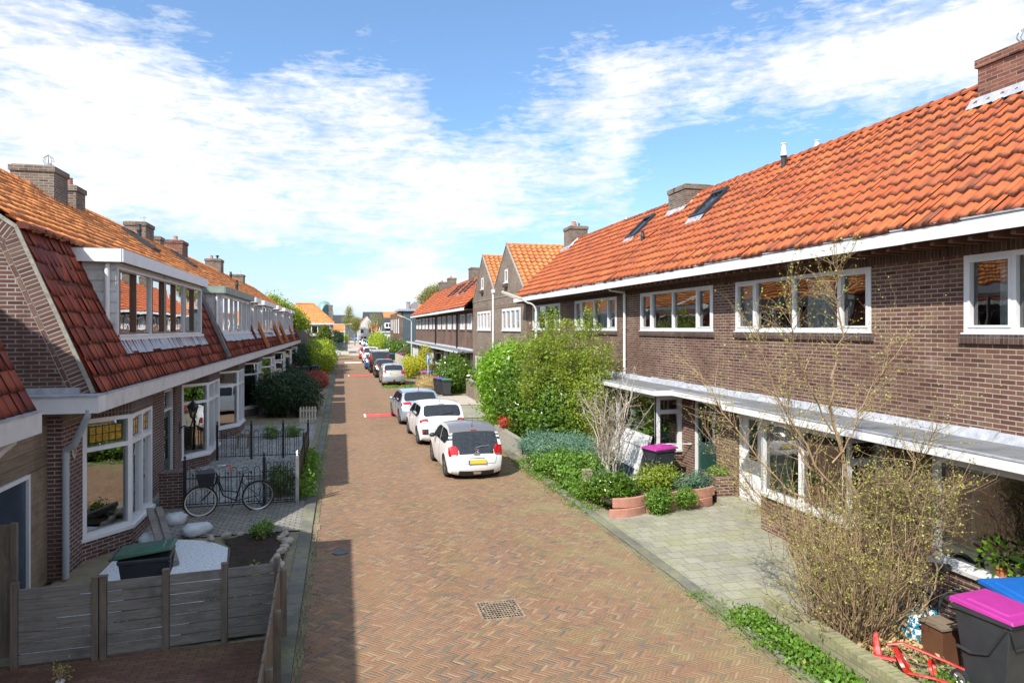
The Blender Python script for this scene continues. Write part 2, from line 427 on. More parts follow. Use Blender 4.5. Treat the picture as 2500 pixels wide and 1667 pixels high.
M['binb'] = paint("dark_grey_bin_plastic", (.035, .040, .046), .42, .15, 5.)
M['mag'] = paint("magenta_plastic", (.40, .035, .26), .45, .12, 4., dirt=((.36, .14, .28), .55))
M['blue'] = paint("blue_plastic", (.012, .12, .44), .45, .12, 4., dirt=((.08, .18, .36), .5))
M['green'] = paint("green_plastic", (.05, .20, .07), .5, .15, 4.)
M['greend'] = paint("dark_green_plastic", (.03, .10, .06), .5, .3, 4.)
M['plate'] = paint("yellow_number_plate", (.72, .48, .03), .4, .06, 30.)
M['redlamp'] = paint("red_lamp_lens", (.40, .006, .009), .12, .25, 18., spec=.8)
M['cglass'] = paint("car_glass", (.012, .016, .02), .04, .2, 3., spec=.9)
M['red'] = paint("red_gloss_paint", (.55, .018, .015), .35, .2, 15., dirt=((.6, .5, .45), .4))
M['redmark'] = paint("red_road_marking", (.62, .075, .075), .8, .15, 3., dirt=((.45, .3, .24), .8))
M['whitemark'] = paint("white_road_marking", (.75, .73, .69), .8, .1, 3., dirt=((.42, .33, .26), .6))
M['iron'] = paint("rusty_iron_grating", (.36, .27, .18), .6, .4, 12., metal=.3)
M['terra'] = paint("pink_terracotta", (.46, .22, .16), .9, .15, 6., .6, dirt=((.28, .17, .12), .6))
M['orange'] = paint("orange_pottery", (.45, .17, .06), .5, .15, 6.)
M['stone'] = paint("pale_rock", (.38, .34, .28), .9, .3, 9., .8)
M['plasticbag'] = paint("crumpled_plastic_bag", (.55, .60, .63), .35, .15, 5., .3)
M['lampgrey'] = paint("galvanised_lamp_post", (.62, .62, .60), .5, .08, 3.)
M['sign'] = paint("blue_sign", (.01, .12, .42), .4, .04, 3.)
M['cladgrey'] = paint("blue_grey_cladding", (.085, .115, .14), .6, .1, 2.)
M['dome'] = paint("green_copper_dome", (.17, .30, .27), .5, .12, .1)
M['gut'] = slabmat("mossy_gutter_bricks", (.17, .13, .09), (.25, .19, .12), (.05, .2), .8, (.13, .13, .06), .006)
M['domeglass'] = paint("teal_dome_glass", (.008, .045, .06), .1, .4, .3)
LEAF = {
 'laurel': leafmat("glossy_laurel_leaves", [(.05, .12, .010), (.09, .18, .014), (.15, .26, .022), (.03, .08, .008), (.20, .29, .03)], .28, .28, .65),
 'laurel_lime': leafmat("lime_laurel_leaves", [(.22, .40, .03), (.30, .47, .04), (.16, .33, .025), (.26, .44, .06)], .35, .3, .6),
 'spring': leafmat("young_spring_leaves", [(.26, .34, .035), (.34, .42, .05), (.19, .27, .03), (.30, .36, .08)], .4),
 'variegated': leafmat("variegated_cream_leaves", [(.42, .46, .24), (.16, .29, .05), (.48, .50, .30), (.10, .21, .03), (.09, .20, .02)], .3),
 'bud': leafmat("pale_green_buds", [(.40, .42, .08), (.50, .50, .14), (.30, .36, .06)], .4),
 'juniper': leafmat("blue_green_juniper", [(.10, .20, .13), (.16, .28, .19), (.07, .15, .10), (.22, .34, .24)], .15, .6, .2),
 'weed': leafmat("bright_green_weeds", [(.12, .26, .03), (.18, .34, .04), (.08, .18, .02), (.20, .27, .06)], .3),
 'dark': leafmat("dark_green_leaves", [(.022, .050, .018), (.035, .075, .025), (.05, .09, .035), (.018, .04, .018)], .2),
 'hedge': leafmat("yellow_green_hedge_leaves", [(.30, .40, .03), (.38, .46, .04), (.20, .31, .02), (.42, .46, .08)], .35),
 'yellow': leafmat("yellow_shrub_leaves", [(.55, .50, .04), (.46, .45, .04), (.35, .40, .03)], .35),
 'redleaf': leafmat("red_hedge_leaves", [(.40, .06, .06), (.52, .12, .11), (.28, .05, .05), (.44, .16, .12)], .3),
 'conifer': leafmat("dark_conifer_needles", [(.05, .09, .015), (.11, .15, .02), (.17, .20, .03), (.03, .055, .012)], .15, .6, .2),
 'straw': leafmat("dry_straw_grass", [(.55, .42, .20), (.65, .50, .27), (.40, .28, .13)], .3),
 'willow': leafmat("thin_spring_foliage", [(.26, .27, .09), (.33, .33, .12), (.22, .20, .08)], .35),
 'brownbud': leafmat("brown_dry_buds", [(.30, .18, .08), (.36, .24, .12), (.22, .13, .06)], .2),
 'flower': leafmat("red_flowers", [(.6, .04, .03), (.7, .12, .08), (.5, .02, .03)], .3),
}
# ---------------------------------------------------------------- mesh builders
OFF = {}
def T(name, label, cat, loc=(0, 0, 0), group=None, rz=0.):
    o = bpy.data.objects.new(name, None)
    C.objects.link(o)
    o.empty_display_size = .2
    o.location = loc
    o.rotation_euler = (0, 0, rz)
    o['label'] = label
    o['category'] = cat
    if group: o['group'] = group
    OFF[o.name] = Vector(loc) if rz == 0 else Vector((0, 0, 0))
    return o
def tag(o, label, cat, group=None, kind=None):
    o['label'] = label
    o['category'] = cat
    if group: o['group'] = group
    if kind: o['kind'] = kind
    return o

class MB:
    def __init__(s):
        s.v, s.f, s.uv = [], [], []
    def face(s, pts, uv=None):
        b = len(s.v)
        s.v.extend([tuple(p) for p in pts])
        s.f.append(tuple(range(b, b + len(pts))))
        s.uv.append(uv)
    def box(s, x0, x1, y0, y1, z0, z1):
        s.hexa([(x0, y0, z0), (x1, y0, z0), (x1, y1, z0), (x0, y1, z0), (x0, y0, z1), (x1, y0, z1), (x1, y1, z1), (x0, y1, z1)])
    def hexa(s, p):
        b = len(s.v)
        s.v.extend([tuple(q) for q in p])
        for q in ((3, 2, 1, 0), (4, 5, 6, 7), (0, 1, 5, 4), (1, 2, 6, 5), (2, 3, 7, 6), (3, 0, 4, 7)):
            s.f.append(tuple(b + i for i in q)); s.uv.append(None)
    def fbox(s, F, a0, a1, d0, d1, z0, z1):
        # d measured along the outward normal
        P = F.p
        q = [P(a0, d1, z0), P(a1, d1, z0), P(a1, d0, z0), P(a0, d0, z0), P(a0, d1, z1), P(a1, d1, z1), P(a1, d0, z1), P(a0, d0, z1)]
        s.hexa(q)
    def prism(s, poly, vec):
        b = len(s.v); n = len(poly)
        vec = Vector(vec)
        s.v.extend([tuple(p) for p in poly]); s.v.extend([tuple(Vector(p) + vec) for p in poly])
        s.f.append(tuple(range(b + n - 1, b - 1, -1))); s.uv.append(None)
        s.f.append(tuple(range(b + n, b + 2 * n))); s.uv.append(None)
        for i in range(n):
            j = (i + 1) % n
            s.f.append((b + i, b + j, b + n + j, b + n + i)); s.uv.append(None)
    def tube(s, pts, r, n=6, cap=True):
        pts = [Vector(p) for p in pts]
        b = len(s.v); m = len(pts)
        rs = r if hasattr(r, '__len__') else [r] * m
        up = None
        for i, p in enumerate(pts):
            a = pts[max(0, i - 1)]; c = pts[min(m - 1, i + 1)]
            t = (c - a)
            if t.length < 1e-9: t = Vector((0, 0, 1))
            t.normalize()
            if up is None or abs(up.dot(t)) > .98:
                up = Vector((0, 0, 1)) if abs(t.z) < .9 else Vector((1, 0, 0))
            e1 = t.cross(up).normalized(); e2 = e1.cross(t)
            up = e2
            for k in range(n):
                an = 2 * PI * k / n
                s.v.append(tuple(p + rs[i] * (math.cos(an) * e1 + math.sin(an) * e2)))
        for i in range(m - 1):
            for k in range(n):
                k2 = (k + 1) % n
                s.f.append((b + i * n + k, b + i * n + k2, b + (i + 1) * n + k2, b + (i + 1) * n + k)); s.uv.append(None)
        if cap:
            s.f.append(tuple(b + k for k in range(n))); s.uv.append(None)
            s.f.append(tuple(b + (m - 1) * n + k for k in range(n - 1, -1, -1))); s.uv.append(None)
    def lathe(s, prof, n=20, M4=None, closed=False):
        """profile of (radius, height) turned about z; M4 places it"""
        b = len(s.v); m = len(prof)
        M4 = M4 or Matrix()
        for (r, z) in prof:
            for k in range(n):
                an = 2 * PI * k / n
                s.v.append(tuple(M4 @ Vector((r * math.cos(an), r * math.sin(an), z))))
        for i in range(m if closed else m - 1):
            i2 = (i + 1) % m
            for k in range(n):
                k2 = (k + 1) % n
                s.f.append((b + i * n + k, b + i * n + k2, b + i2 * n + k2, b + i2 * n + k)); s.uv.append(None)
        if not closed:
            if prof[0][0] > 1e-4: s.f.append(tuple(b + k for k in range(n - 1, -1, -1))); s.uv.append(None)
            if prof[-1][0] > 1e-4: s.f.append(tuple(b + (m - 1) * n + k for k in range(n))); s.uv.append(None)
    def grid(s, rows, flip=False):
        b = len(s.v); nr = len(rows); nc = len(rows[0])
        for r in rows: s.v.extend([tuple(p) for p in r])
        for i in range(nr - 1):
            for j in range(nc - 1):
                q = (b + i * nc + j, b + i * nc + j + 1, b + (i + 1) * nc + j + 1, b + (i + 1) * nc + j)
                s.f.append(q[::-1] if flip else q); s.uv.append(None)
    def transform(s, M4, start=0):
        s.v[start:] = [tuple(M4 @ Vector(p)) for p in s.v[start:]]
    def build(s, name, mat, parent=None, smooth=False, merge=0., label=None, bevel=0., local=False, autosm=None):
        me = bpy.data.meshes.new(name)
        off = Vector((0, 0, 0))
        if parent is not None and not local:
            off = OFF.get(parent.name, Vector((0, 0, 0)))
        vs = [(x - off.x, y - off.y, z - off.z) for x, y, z in s.v]
        me.from_pydata(vs, [], s.f)
        me.validate()
        lay = me.uv_layers.new(name="UVMap")
        if len(me.polygons) == len(s.f):
            uvs = []
            for poly, fi, uv in zip(me.polygons, s.f, s.uv):
                if uv is not None:
                    uvs.extend([c for q in uv for c in q]); continue
                nx, ny, nz = poly.normal
                if abs(nz) > .72:
                    for i in fi: uvs.extend((s.v[i][0], s.v[i][1]))
                else:
                    l = math.hypot(nx, ny) or 1.
                    tx, ty = -ny / l, nx / l
                    st = 1. / max(.3, l)
                    for i in fi: uvs.extend((s.v[i][0] * tx + s.v[i][1] * ty, s.v[i][2] * st))
            lay.data.foreach_set('uv', uvs)
        if smooth: me.shade_smooth()
        me.materials.append(mat)
        o = bpy.data.objects.new(name, me)
        C.objects.link(o)
        if parent is not None:
            o.parent = parent
            OFF[o.name] = off
        if merge:
            import bmesh
            bm = bmesh.new(); bm.from_mesh(me); bmesh.ops.remove_doubles(bm, verts=bm.verts, dist=merge)
            bmesh.ops.recalc_face_normals(bm, faces=bm.faces); bm.to_mesh(me); bm.free()
        if bevel:
            md = o.modifiers.new('edge', 'BEVEL'); md.width = bevel; md.segments = 3; md.limit_method = 'ANGLE'; md.angle_limit = math.radians(40)
            md.harden_normals = False
        if autosm is not None:
            me.shade_smooth()
            md = o.modifiers.new('w', 'WEIGHTED_NORMAL'); md.keep_sharp = True
        if label: o['label'] = label
        return o

def npmesh(name, V, F, mat, parent=None, uv=None, smooth=False, local=False):
    """V (n,3) and F (m,4) arrays to one mesh"""
    V = np.asarray(V, dtype=np.float32).copy(); F = np.asarray(F, dtype=np.int32)
    off = Vector((0, 0, 0))
    if parent is not None and not local:
        off = OFF.get(parent.name, off); V -= np.array(off, dtype=np.float32)
    me = bpy.data.meshes.new(name)
    me.vertices.add(len(V)); me.vertices.foreach_set('co', V.ravel())
    k = F.shape[1]
    me.loops.add(F.size); me.loops.foreach_set('vertex_index', F.ravel())
    me.polygons.add(len(F)); me.polygons.foreach_set('loop_start', np.arange(0, F.size, k, dtype=np.int32))
    if uv is not None:
        l = me.uv_layers.new(name='UVMap'); l.data.foreach_set('uv', np.asarray(uv, dtype=np.float32)[F.ravel()].ravel())
    me.update(calc_edges=True); me.validate()
    if smooth: me.shade_smooth()
    me.materials.append(mat)
    o = bpy.data.objects.new(name, me); C.objects.link(o)
    if parent is not None:
        o.parent = parent
        OFF[o.name] = off
    return o

class Fr:
    """wall frame: a runs along the wall from p0 to p1, d points out (to the right of travel), z up"""
    def __init__(s, p0, p1):
        s.o = Vector((p0[0], p0[1], 0)); t = Vector((p1[0] - p0[0], p1[1] - p0[1], 0))
        s.len = t.length; s.t = t.normalized(); s.n = Vector((s.t.y, -s.t.x, 0))
    def p(s, a, d, z):
        q = s.o + s.t * a + s.n * d
        return (q.x, q.y, z)

def wall(mb, F, a0, a1, z0, z1, holes=(), depth=.12):
    """wall sheet in frame F with rectangular holes and their reveals"""
    As = sorted(set([a0, a1] + [h[0] for h in holes] + [h[1] for h in holes]))
    Zs = sorted(set([z0, z1] + [h[2] for h in holes] + [h[3] for h in holes]))
    As = [a for a in As if a0 - 1e-6 <= a <= a1 + 1e-6]; Zs = [z for z in Zs if z0 - 1e-6 <= z <= z1 + 1e-6]
    for i in range(len(As) - 1):
        for j in range(len(Zs) - 1):
            ca, cz = (As[i] + As[i + 1]) / 2, (Zs[j] + Zs[j + 1]) / 2
            if any(h[0] < ca < h[1] and h[2] < cz < h[3] for h in holes): continue
            mb.face([F.p(As[i], 0, Zs[j]), F.p(As[i + 1], 0, Zs[j]), F.p(As[i + 1], 0, Zs[j + 1]), F.p(As[i], 0, Zs[j + 1])])
    for (b0, b1, c0, c1) in holes:
        c0 = max(c0, z0)
        mb.face([F.p(b0, 0, c0), F.p(b0, -depth, c0), F.p(b0, -depth, c1), F.p(b0, 0, c1)][::-1])
        mb.face([F.p(b1, 0, c0), F.p(b1, -depth, c0), F.p(b1, -depth, c1), F.p(b1, 0, c1)])
        mb.face([F.p(b0, 0, c1), F.p(b1, 0, c1), F.p(b1, -depth, c1), F.p(b0, -depth, c1)])
        mb.face([F.p(b0, 0, c0), F.p(b1, 0, c0), F.p(b1, -depth, c0), F.p(b0, -depth, c0)][::-1])

def window(parent, F, a0, a1, z0, z1, cols=(1,), rows=(1,), fw=.06, d0=-.10, d1=-.02, mat=None, glass=None, sash=None,
           sill=0., name='window', room=True, curtain=None, sillmat=None, grid=None, roomdepth=1.6, sashmat=None):
    """frame with mullions; cols / rows are relative widths. returns the frame object; pane etc. are its children"""
    mat = mat or M['white']; glass = glass or M['glass']
    fr, gl = MB(), MB(); shs = []
    W, H = a1 - a0, z1 - z0
    ca = [a0]; tot = sum(cols)
    for c in cols: ca.append(ca[-1] + W * c / tot)
    rz = [z0]; tr = sum(rows)
    for r in rows: rz.append(rz[-1] + H * r / tr)
    # outer frame and mullions (butted: verticals full height, horizontals between them)
    edges = []
    for i, a in enumerate(ca):
        l = a if i == 0 else (a - fw if i == len(ca) - 1 else a - fw / 2)
        edges.append((l, l + fw)); fr.fbox(F, l, l + fw, d0, d1, z0, z1)
    for i in range(len(ca) - 1):
        l, r = edges[i][1], edges[i + 1][0]
        zs = []
        for j, z in enumerate(rz):
            b = z if j == 0 else (z - fw if j == len(rz) - 1 else z - fw / 2)
            zs.append((b, b + fw)); fr.fbox(F, l, r, d0, d1 - .001, b, b + fw)
        for j in range(len(rz) - 1):
            b, t = zs[j][1], zs[j + 1][0]
            sw = 0
            if sash and sash(i, j):
                sw = .034; sh = MB(); shs.append(sh)
                for q in ((l, l + sw, b, t), (r - sw, r, b, t), (l + sw, r - sw, b, b + sw), (l + sw, r - sw, t - sw, t)):
                    sh.fbox(F, q[0], q[1], d0 + .01, d1 + .012, q[2], q[3])
            dg = (d0 + d1) / 2 - .02
            gl.face([F.p(l + sw, dg, b + sw), F.p(r - sw, dg, b + sw), F.p(r - sw, dg, t - sw), F.p(l + sw, dg, t - sw)])
            if grid and grid(i, j):
                gx, gz = grid(i, j)
                for q in range(1, gx):
                    x = l + (r - l) * q / gx; fr.fbox(F, x - .012, x + .012, dg - .01, dg + .02, b, t)
                for q in range(1, gz):
                    z = b + (t - b) * q / gz; fr.fbox(F, l, r, dg - .011, dg + .021, z - .012, z + .012)
    if sill:
        fr.fbox(F, a0 - .04, a1 + .04, d0 - .03, d1 + sill, z0 - .055, z0 - .003)
    o = fr.build(name, mat, parent)
    gl.build('pane', glass, o)
    for sh in shs: sh.build('sash', sashmat or mat, o)
    if room:
        rm = MB()
        P = F.p; dd = d0 - roomdepth; e = .25
        A, B, b, t = a0 - .0, a1 + .0, z0 - .0, z1 + .0
        q0 = [P(A, d0 - .005, b), P(B, d0 - .005, b), P(B, d0 - .005, t), P(A, d0 - .005, t)]
        q1 = [P(A, dd, b - e), P(B, dd, b - e), P(B, dd, t), P(A, dd, t)]
        rm.face(q1)
        for i in range(4):
            j = (i + 1) % 4
            rm.face([q0[i], q1[i], q1[j], q0[j]])
        rm.build('interior', M['room'], o)
    if curtain:
        cm = MB()
        for (c0, c1) in curtain:
            l = a0 + W * c0; r = a0 + W * c1; n = max(6, int((r - l) / .035))
            rowb, rowt = [], []
            for i in range(n + 1):
                x = l + (r - l) * i / n; dd = d0 - .10 + .025 * math.sin(i * 1.9) + .012 * math.sin(i * .7)
                rowb.append(F.p(x, dd, z0 + .02)); rowt.append(F.p(x, dd, z1 - .03))
            cm.grid([rowb, rowt])
        cm.build('curtain', M['curtain'], o, smooth=True)
    return o

def door(parent, F, a0, a1, z0, z1, col, light=None, frame=None, fan=0., name='door', panes=(3, 3), d=-.10):
    frame = frame or M['white']
    fr = MB()
    w = .07
    fr.fbox(F, a0, a0 + w, d - .06, d + .05, z0, z1); fr.fbox(F, a1 - w, a1, d - .06, d + .05, z0, z1)
    fr.fbox(F, a0 + w, a1 - w, d - .06, d + .048, z1 - w, z1)
    top = z1 - w
    if fan:
        fr.fbox(F, a0 + w, a1 - w, d - .06, d + .048, z1 - w - fan - .06, z1 - w - fan)
        top = z1 - w - fan - .06
    lf = MB()
    l, r = a0 + w + .003, a1 - w - .003
    g = light or (.2, .8, .45, .92)
    A0, A1 = l + (r - l) * g[0], l + (r - l) * g[1]
    Z0, Z1 = z0 + (top - z0) * g[2], z0 + (top - z0) * g[3]
    for q in ((l, A0, z0 + .02, top - .003), (A1, r, z0 + .02, top - .003), (A0, A1, z0 + .02, Z0), (A0, A1, Z1, top - .003)):
        lf.fbox(F, q[0], q[1], d - .045, d, q[2], q[3])
    # raised lower panel
    lf.fbox(F, l + (r - l) * .22, l + (r - l) * .78, d, d + .014, z0 + .16, Z0 - .16)
    nx, nz = panes
    for i in range(1, nx):
        x = A0 + (A1 - A0) * i / nx; lf.fbox(F, x - .012, x + .012, d - .035, d - .004, Z0, Z1)
    for j in range(1, nz):
        z = Z0 + (Z1 - Z0) * j / nz; lf.fbox(F, A0, A1, d - .034, d - .005, z - .012, z + .012)
    o = lf.build(name, col, parent)
    fr.build('door_frame', frame, o)
    gl = MB(); gl.fbox(F, A0, A1, d - .028, d - .022, Z0, Z1)
    if fan: gl.fbox(F, a0 + w, a1 - w, d - .03, d - .02, z1 - w - fan, z1 - w)
    gl.build('pane', M['glass'], o)
    h = MB(); h.tube([F.p(l + .06, d + .0, z0 + 1.0), F.p(l + .06, d + .05, z0 + 1.0), F.p(l + .16, d + .05, z0 + 1.0)], .012, 6)
    h.build('handle', M['alloy'], o)
    bk = MB(); bk.fbox(F, a0 + w, a1 - w, d - .9, d - .062, z0, z1 - w)
    bk.build('interior', M['dark'], o)
    return o

def tiles(name, parent, O, U, V, W, L, mat, tw=.22, th=.30, amp=.034, lift=.048, kind='s', clip=None, seed=1):
    """a roof slope covered with individual lapped tiles. O eave corner, U along the eave, V up the slope"""
    U = Vector(U).normalized(); V = Vector(V).normalized(); N = U.cross(V).normalized()
    nc = max(1, round(W / tw)); nr = max(1, round(L / th)); tw = W / nc; th = L / nr
    rg = np.random.RandomState(seed)
    if kind == 's':
        xs = np.array([0, .12, .3, .5, .68, .80, .92, 1.0]); ph = (xs - .80) * 2 * PI
        hs = amp * (np.cos(ph) * .5 + .5) ** 1.3 * 1.9
    elif kind == 'flat':
        xs = np.array([0, .03, .12, .16, .5, .55, .9, .94, 1.0]); hs = amp * np.array([.9, 1.1, 1.1, .25, .2, .2, .2, .5, .6])
    else:
        xs = np.array([0, .25, .5, .75, 1.0]); hs = amp * (np.cos((xs - .75) * 2 * PI) * .5 + .5) * 1.7
    k = len(xs)
    cc, rr = np.meshgrid(np.arange(nc), np.arange(nr)); cc = cc.ravel(); rr = rr.ravel()
    if clip is not None:
        keep = np.array([clip((c + .5) * tw, (r + .5) * th) for c, r in zip(cc, rr)]); cc = cc[keep]; rr = rr[keep]
    n = len(cc)
    dz = rg.uniform(-.008, .008, n) + .02 * np.sin(cc * .07 + seed) * np.sin(rr * .5 + seed); du = rg.uniform(-.008, .008, n); dv = rg.uniform(-.014, .014, n); tl = rg.uniform(-.012, .012, n)
    rows = []
    uvs = []
    for (vv, hh, uvv) in ((-.02, None, .0), (-.02, lift, .02), (th * .5, lift * .55, .5), (th + .03, .004, .98)):
        a = cc[:, None] * tw + xs[None] * tw * 1.0 + du[:, None]
        b = (rr * th + vv + dv)[:, None] + 0 * a
        if hh is None: h = hs[None] * .35 + dz[:, None] - .004 + 0 * a
        else: h = hs[None] + hh + dz[:, None] + tl[:, None] * (xs[None] - .5) + 0 * a
        P = np.array(O)[None, None] + a[..., None] * np.array(U) + b[..., None] * np.array(V) + h[..., None] * np.array(N)
        rows.append(P)
        uvs.append(np.stack([cc[:, None] + xs[None] * .98 + .01, rr[:, None] + uvv + 0 * a], -1))
    Pt = np.stack(rows, 1)  # n,4,k,3
    UVt = np.stack(uvs, 1)
    base = (np.arange(n) * 4 * k)[:, None, None]
    i = np.arange(3)[None, :, None]; j = np.arange(k - 1)[None, None, :]
    q = np.stack([base + i * k + j, base + i * k + j + 1, base + (i + 1) * k + j + 1, base + (i + 1) * k + j], -1).reshape(-1, 4)
    o = npmesh(name, Pt.reshape(-1, 3), q, mat, parent, UVt.reshape(-1, 2), smooth=False)
    # the boarding below
    mb = MB()
    return o

def ridge(parent, p0, p1, mat, r=.11, step=.34, name='ridge_tiles'):
    p0, p1 = Vector(p0), Vector(p1); L = (p1 - p0).length; t = (p1 - p0) / L
    s = t.cross(Vector((0, 0, 1))).normalized(); up = s.cross(t)
    n = max(1, round(L / step)); st = L / n
    mb = MB()
    for i in range(n):
        rr = [r * 1.12, r * .92]; rows = []; jz = rnd.uniform(-.008, .008)
        uu = rnd.random() * 50
        for q, (x, rad) in enumerate(((i * st - .02, rr[0]), (i * st + st + .02, rr[1]))):
            rows.append([p0 + t * x + s * (-rad * math.cos(PI * k / 8)) + up * (rad * math.sin(PI * k / 8) - .03 + jz) for k in range(9)])
        for k in range(8):
            mb.face([rows[0][k], rows[0][k + 1], rows[1][k + 1], rows[1][k]], [(uu + .1 * k, .1), (uu + .1 * k + .1, .1), (uu + .1 * k + .1, .9), (uu + .1 * k, .9)])
        mb.face(rows[0], [(uu, .1)] * 9)
    return mb.build(name, mat, parent)

# ---------------------------------------------------------------- plants
def leafcloud(name, pts, size, mat, parent, seed=0, aspect=.5, up=.3, local=False, nrm=None, jit=.5):
    """pts (n,3): one folded rhombic leaf at each point"""
    rg = np.random.RandomState(seed)
    n = len(pts); pts = np.asarray(pts)
    d = rg.normal(size=(n, 3)); d[:, 2] = d[:, 2] * .7 + up; d /= np.linalg.norm(d, axis=1)[:, None]
    if nrm is not None:
        nn = np.asarray(nrm) + rg.normal(size=(n, 3)) * jit
    else:
        nn = rg.normal(size=(n, 3)); nn[:, 2] += .5
    s = np.cross(d, nn); s /= (np.linalg.norm(s, axis=1)[:, None] + 1e-9)
    f = np.cross(s, d)
    sz = size * rg.uniform(.6, 1.3, n)[:, None]
    a = pts; b = pts + d * sz * .5 + s * sz * aspect * .5 + f * sz * .10; c = pts + d * sz; e = pts + d * sz * .5 - s * sz * aspect * .5 + f * sz * .10
    V = np.stack([a, b, c, e], 1).reshape(-1, 3)
    F = np.arange(n * 4).reshape(-1, 4)
    return npmesh(name, V, F, mat, parent, local=local)

def clumps(centers, radii, n_clump, n_leaf, rc=.18, seed=0, shell=.55, flat=1.):
    """leaf positions: ellipsoids filled with clumps, denser toward the outside; returns pts and outward normals"""
    rg = np.random.RandomState(seed); out = []; nr = []
    vol = np.array([r[0] * r[1] * r[2] for r in radii]) ** .7; vol = vol / vol.sum()
    for c, r, vf in zip(centers, radii, vol):
        k = max(3, int(n_clump * vf)); u = rg.normal(size=(k, 3)); u /= np.linalg.norm(u, axis=1)[:, None]
        rad = shell + (1 - shell) * rg.random(k) ** .6
        cc = np.array(c) + u * rad[:, None] * np.array(r)
        m = n_leaf
        L = cc[:, None] + rg.normal(size=(k, m, 3)) * rc * rg.uniform(.5, 1.3, (k, 1, 1)) * np.array([1, 1, flat])
        out.append(L.reshape(-1, 3)); nr.append(np.repeat(u, m, 0) + (L - cc[:, None]).reshape(-1, 3) / rc * .4)
    P = np.concatenate(out); Nn = np.concatenate(nr)
    P[:, 2] = np.maximum(P[:, 2], .03)
    return P, Nn

def twig(mb, p, d, L, r, seg=4, curl=.25, depth=0, kids=3, tips=None, rg=rnd, up=.1, n=3, kidlen=.55):
    pts = [Vector(p)]; d = Vector(d).normalized(); st = L / seg; dirs = []
    for i in range(seg):
        d = (d + Vector((rg.gauss(0, curl), rg.gauss(0, curl), rg.gauss(0, curl) + up))).normalized()
        pts.append(pts[-1] + d * st); dirs.append(d.copy())
    rs = [r * (1 - .75 * i / seg) for i in range(seg + 1)]
    mb.tube(pts, rs, n, cap=False)
    if tips is not None:
        tips.append(pts[-1])
        for q in pts[1:-1]:
            if rg.random() < .7: tips.append(q)
    if depth > 0:
        for k in range(kids):
            i = rg.randint(1, seg - 1) if seg > 1 else 0
            t = rg.random()
            q = pts[i].lerp(pts[i + 1], t)
            nd = (dirs[i] * .8 + Vector((rg.gauss(0, .55), rg.gauss(0, .55), rg.gauss(0, .4)))).normalized()
            twig(mb, q, nd, L * kidlen * rg.uniform(.6, 1.2), rs[i] * .6, seg, curl, depth - 1, kids, tips, rg, up, 3, kidlen)
    return pts

def bush(name, label, cat, loc, centers, radii, leaf, n_clump, n_leaf, size, rc=.15, seed=0, trunk=None, group=None, aspect=.5, shell=.55, core=True, flat=1.):
    t = T(name, label, cat, loc, group)
    P, Nn = clumps(centers, radii, n_clump, n_leaf, rc, seed, shell, flat)
    leafcloud('foliage', P, size, leaf, t, seed, aspect, nrm=Nn)
    mb = MB(); rg = random.Random(seed)
    for c, r in zip(centers, radii):
        for k in range(5):
            e = Vector(c) + Vector((rg.uniform(-.6, .6) * r[0], rg.uniform(-.6, .6) * r[1], rg.uniform(0, .7) * r[2]))
            b = Vector((loc[0] + rg.uniform(-.15, .15), loc[1] + rg.uniform(-.15, .15), loc[2]))
            m = b.lerp(e, .5) + Vector((rg.uniform(-.1, .1), rg.uniform(-.1, .1), .1))
            w = .025 if trunk is None else trunk
            mb.tube([b, m, e], [w, w * .7, w * .3], 5)
    mb.build('stems', M['bark'], t)
    return t

def tree(name, label, loc, h, crown_c, crown_r, leaf, n_clump, n_leaf, size, rc, seed, trunk_r=.12, limbs=9, group=None, bark=None, cat='tree', shell=.3):
    t = T(name, label, cat, loc, group)
    rg = random.Random(seed)
    P, Nn = clumps(crown_c, crown_r, n_clump, n_leaf, rc, seed, shell)
    leafcloud('crown', P, size, leaf, t, seed, nrm=Nn)
    mb = MB(); x, y, z = loc
    mb.tube([(x, y, z), (x + .02, y, z + h * .3), (x - .03, y + .02, z + h * .6), (x, y, z + h * .9)], [trunk_r, trunk_r * .8, trunk_r * .55, trunk_r * .15], 8)
    for k in range(limbs):
        c = crown_c[k % len(crown_c)]; r = crown_r[k % len(crown_r)]
        e = Vector(c) + Vector((rg.uniform(-.8, .8) * r[0], rg.uniform(-.8, .8) * r[1], rg.uniform(-.3, .8) * r[2]))
        b = Vector((x, y, z + h * rg.uniform(.3, .6)))
        mb.tube([b, b.lerp(e, .5) + Vector((0, 0, -.1 * h * rg.random())), e], [trunk_r * .45, trunk_r * .3, trunk_r * .08], 5)
        for q in range(4):
            twig(mb, b.lerp(e, rg.uniform(.4, 1)), (rg.gauss(0, 1), rg.gauss(0, 1), rg.random()), h * .16, trunk_r * .12, 3, .25, 1, 2, None, rg)
    mb.build('trunk', bark or M['bark'], t)
    return t
# ---------------------------------------------------------------- ground, road, kerbs
def sheet(name, x0, x1, y0, y1, z, mat, nx=1, ny=1, bumpy=0.):
    mb = MB()
    if nx == 1 and ny == 1:
        mb.face([(x0, y0, z), (x1, y0, z), (x1, y1, z), (x0, y1, z)])
    else:
        rows = []
        for j in range(ny + 1):
            rows.append([(x0 + (x1 - x0) * i / nx, y0 + (y1 - y0) * j / ny, z + rnd.uniform(-bumpy, bumpy)) for i in range(nx + 1)])
        mb.grid(rows)
    o = mb.build(name, mat, smooth=bumpy > 0)
    o['kind'] = 'structure'
    return o
sheet('ground', -1500, 1500, -300, 2500, -.06, M['ground'])
sheet('road', -.55, 5.0, -12, 100.2, 0., M['road'], 8, 160, .006)
sheet('lane', 0.9, 5.4, 100.2, 430, -.004, M['lane'])
sheet('side_street', -60, 60, 90.5, 100.2, -.010, M['road'])
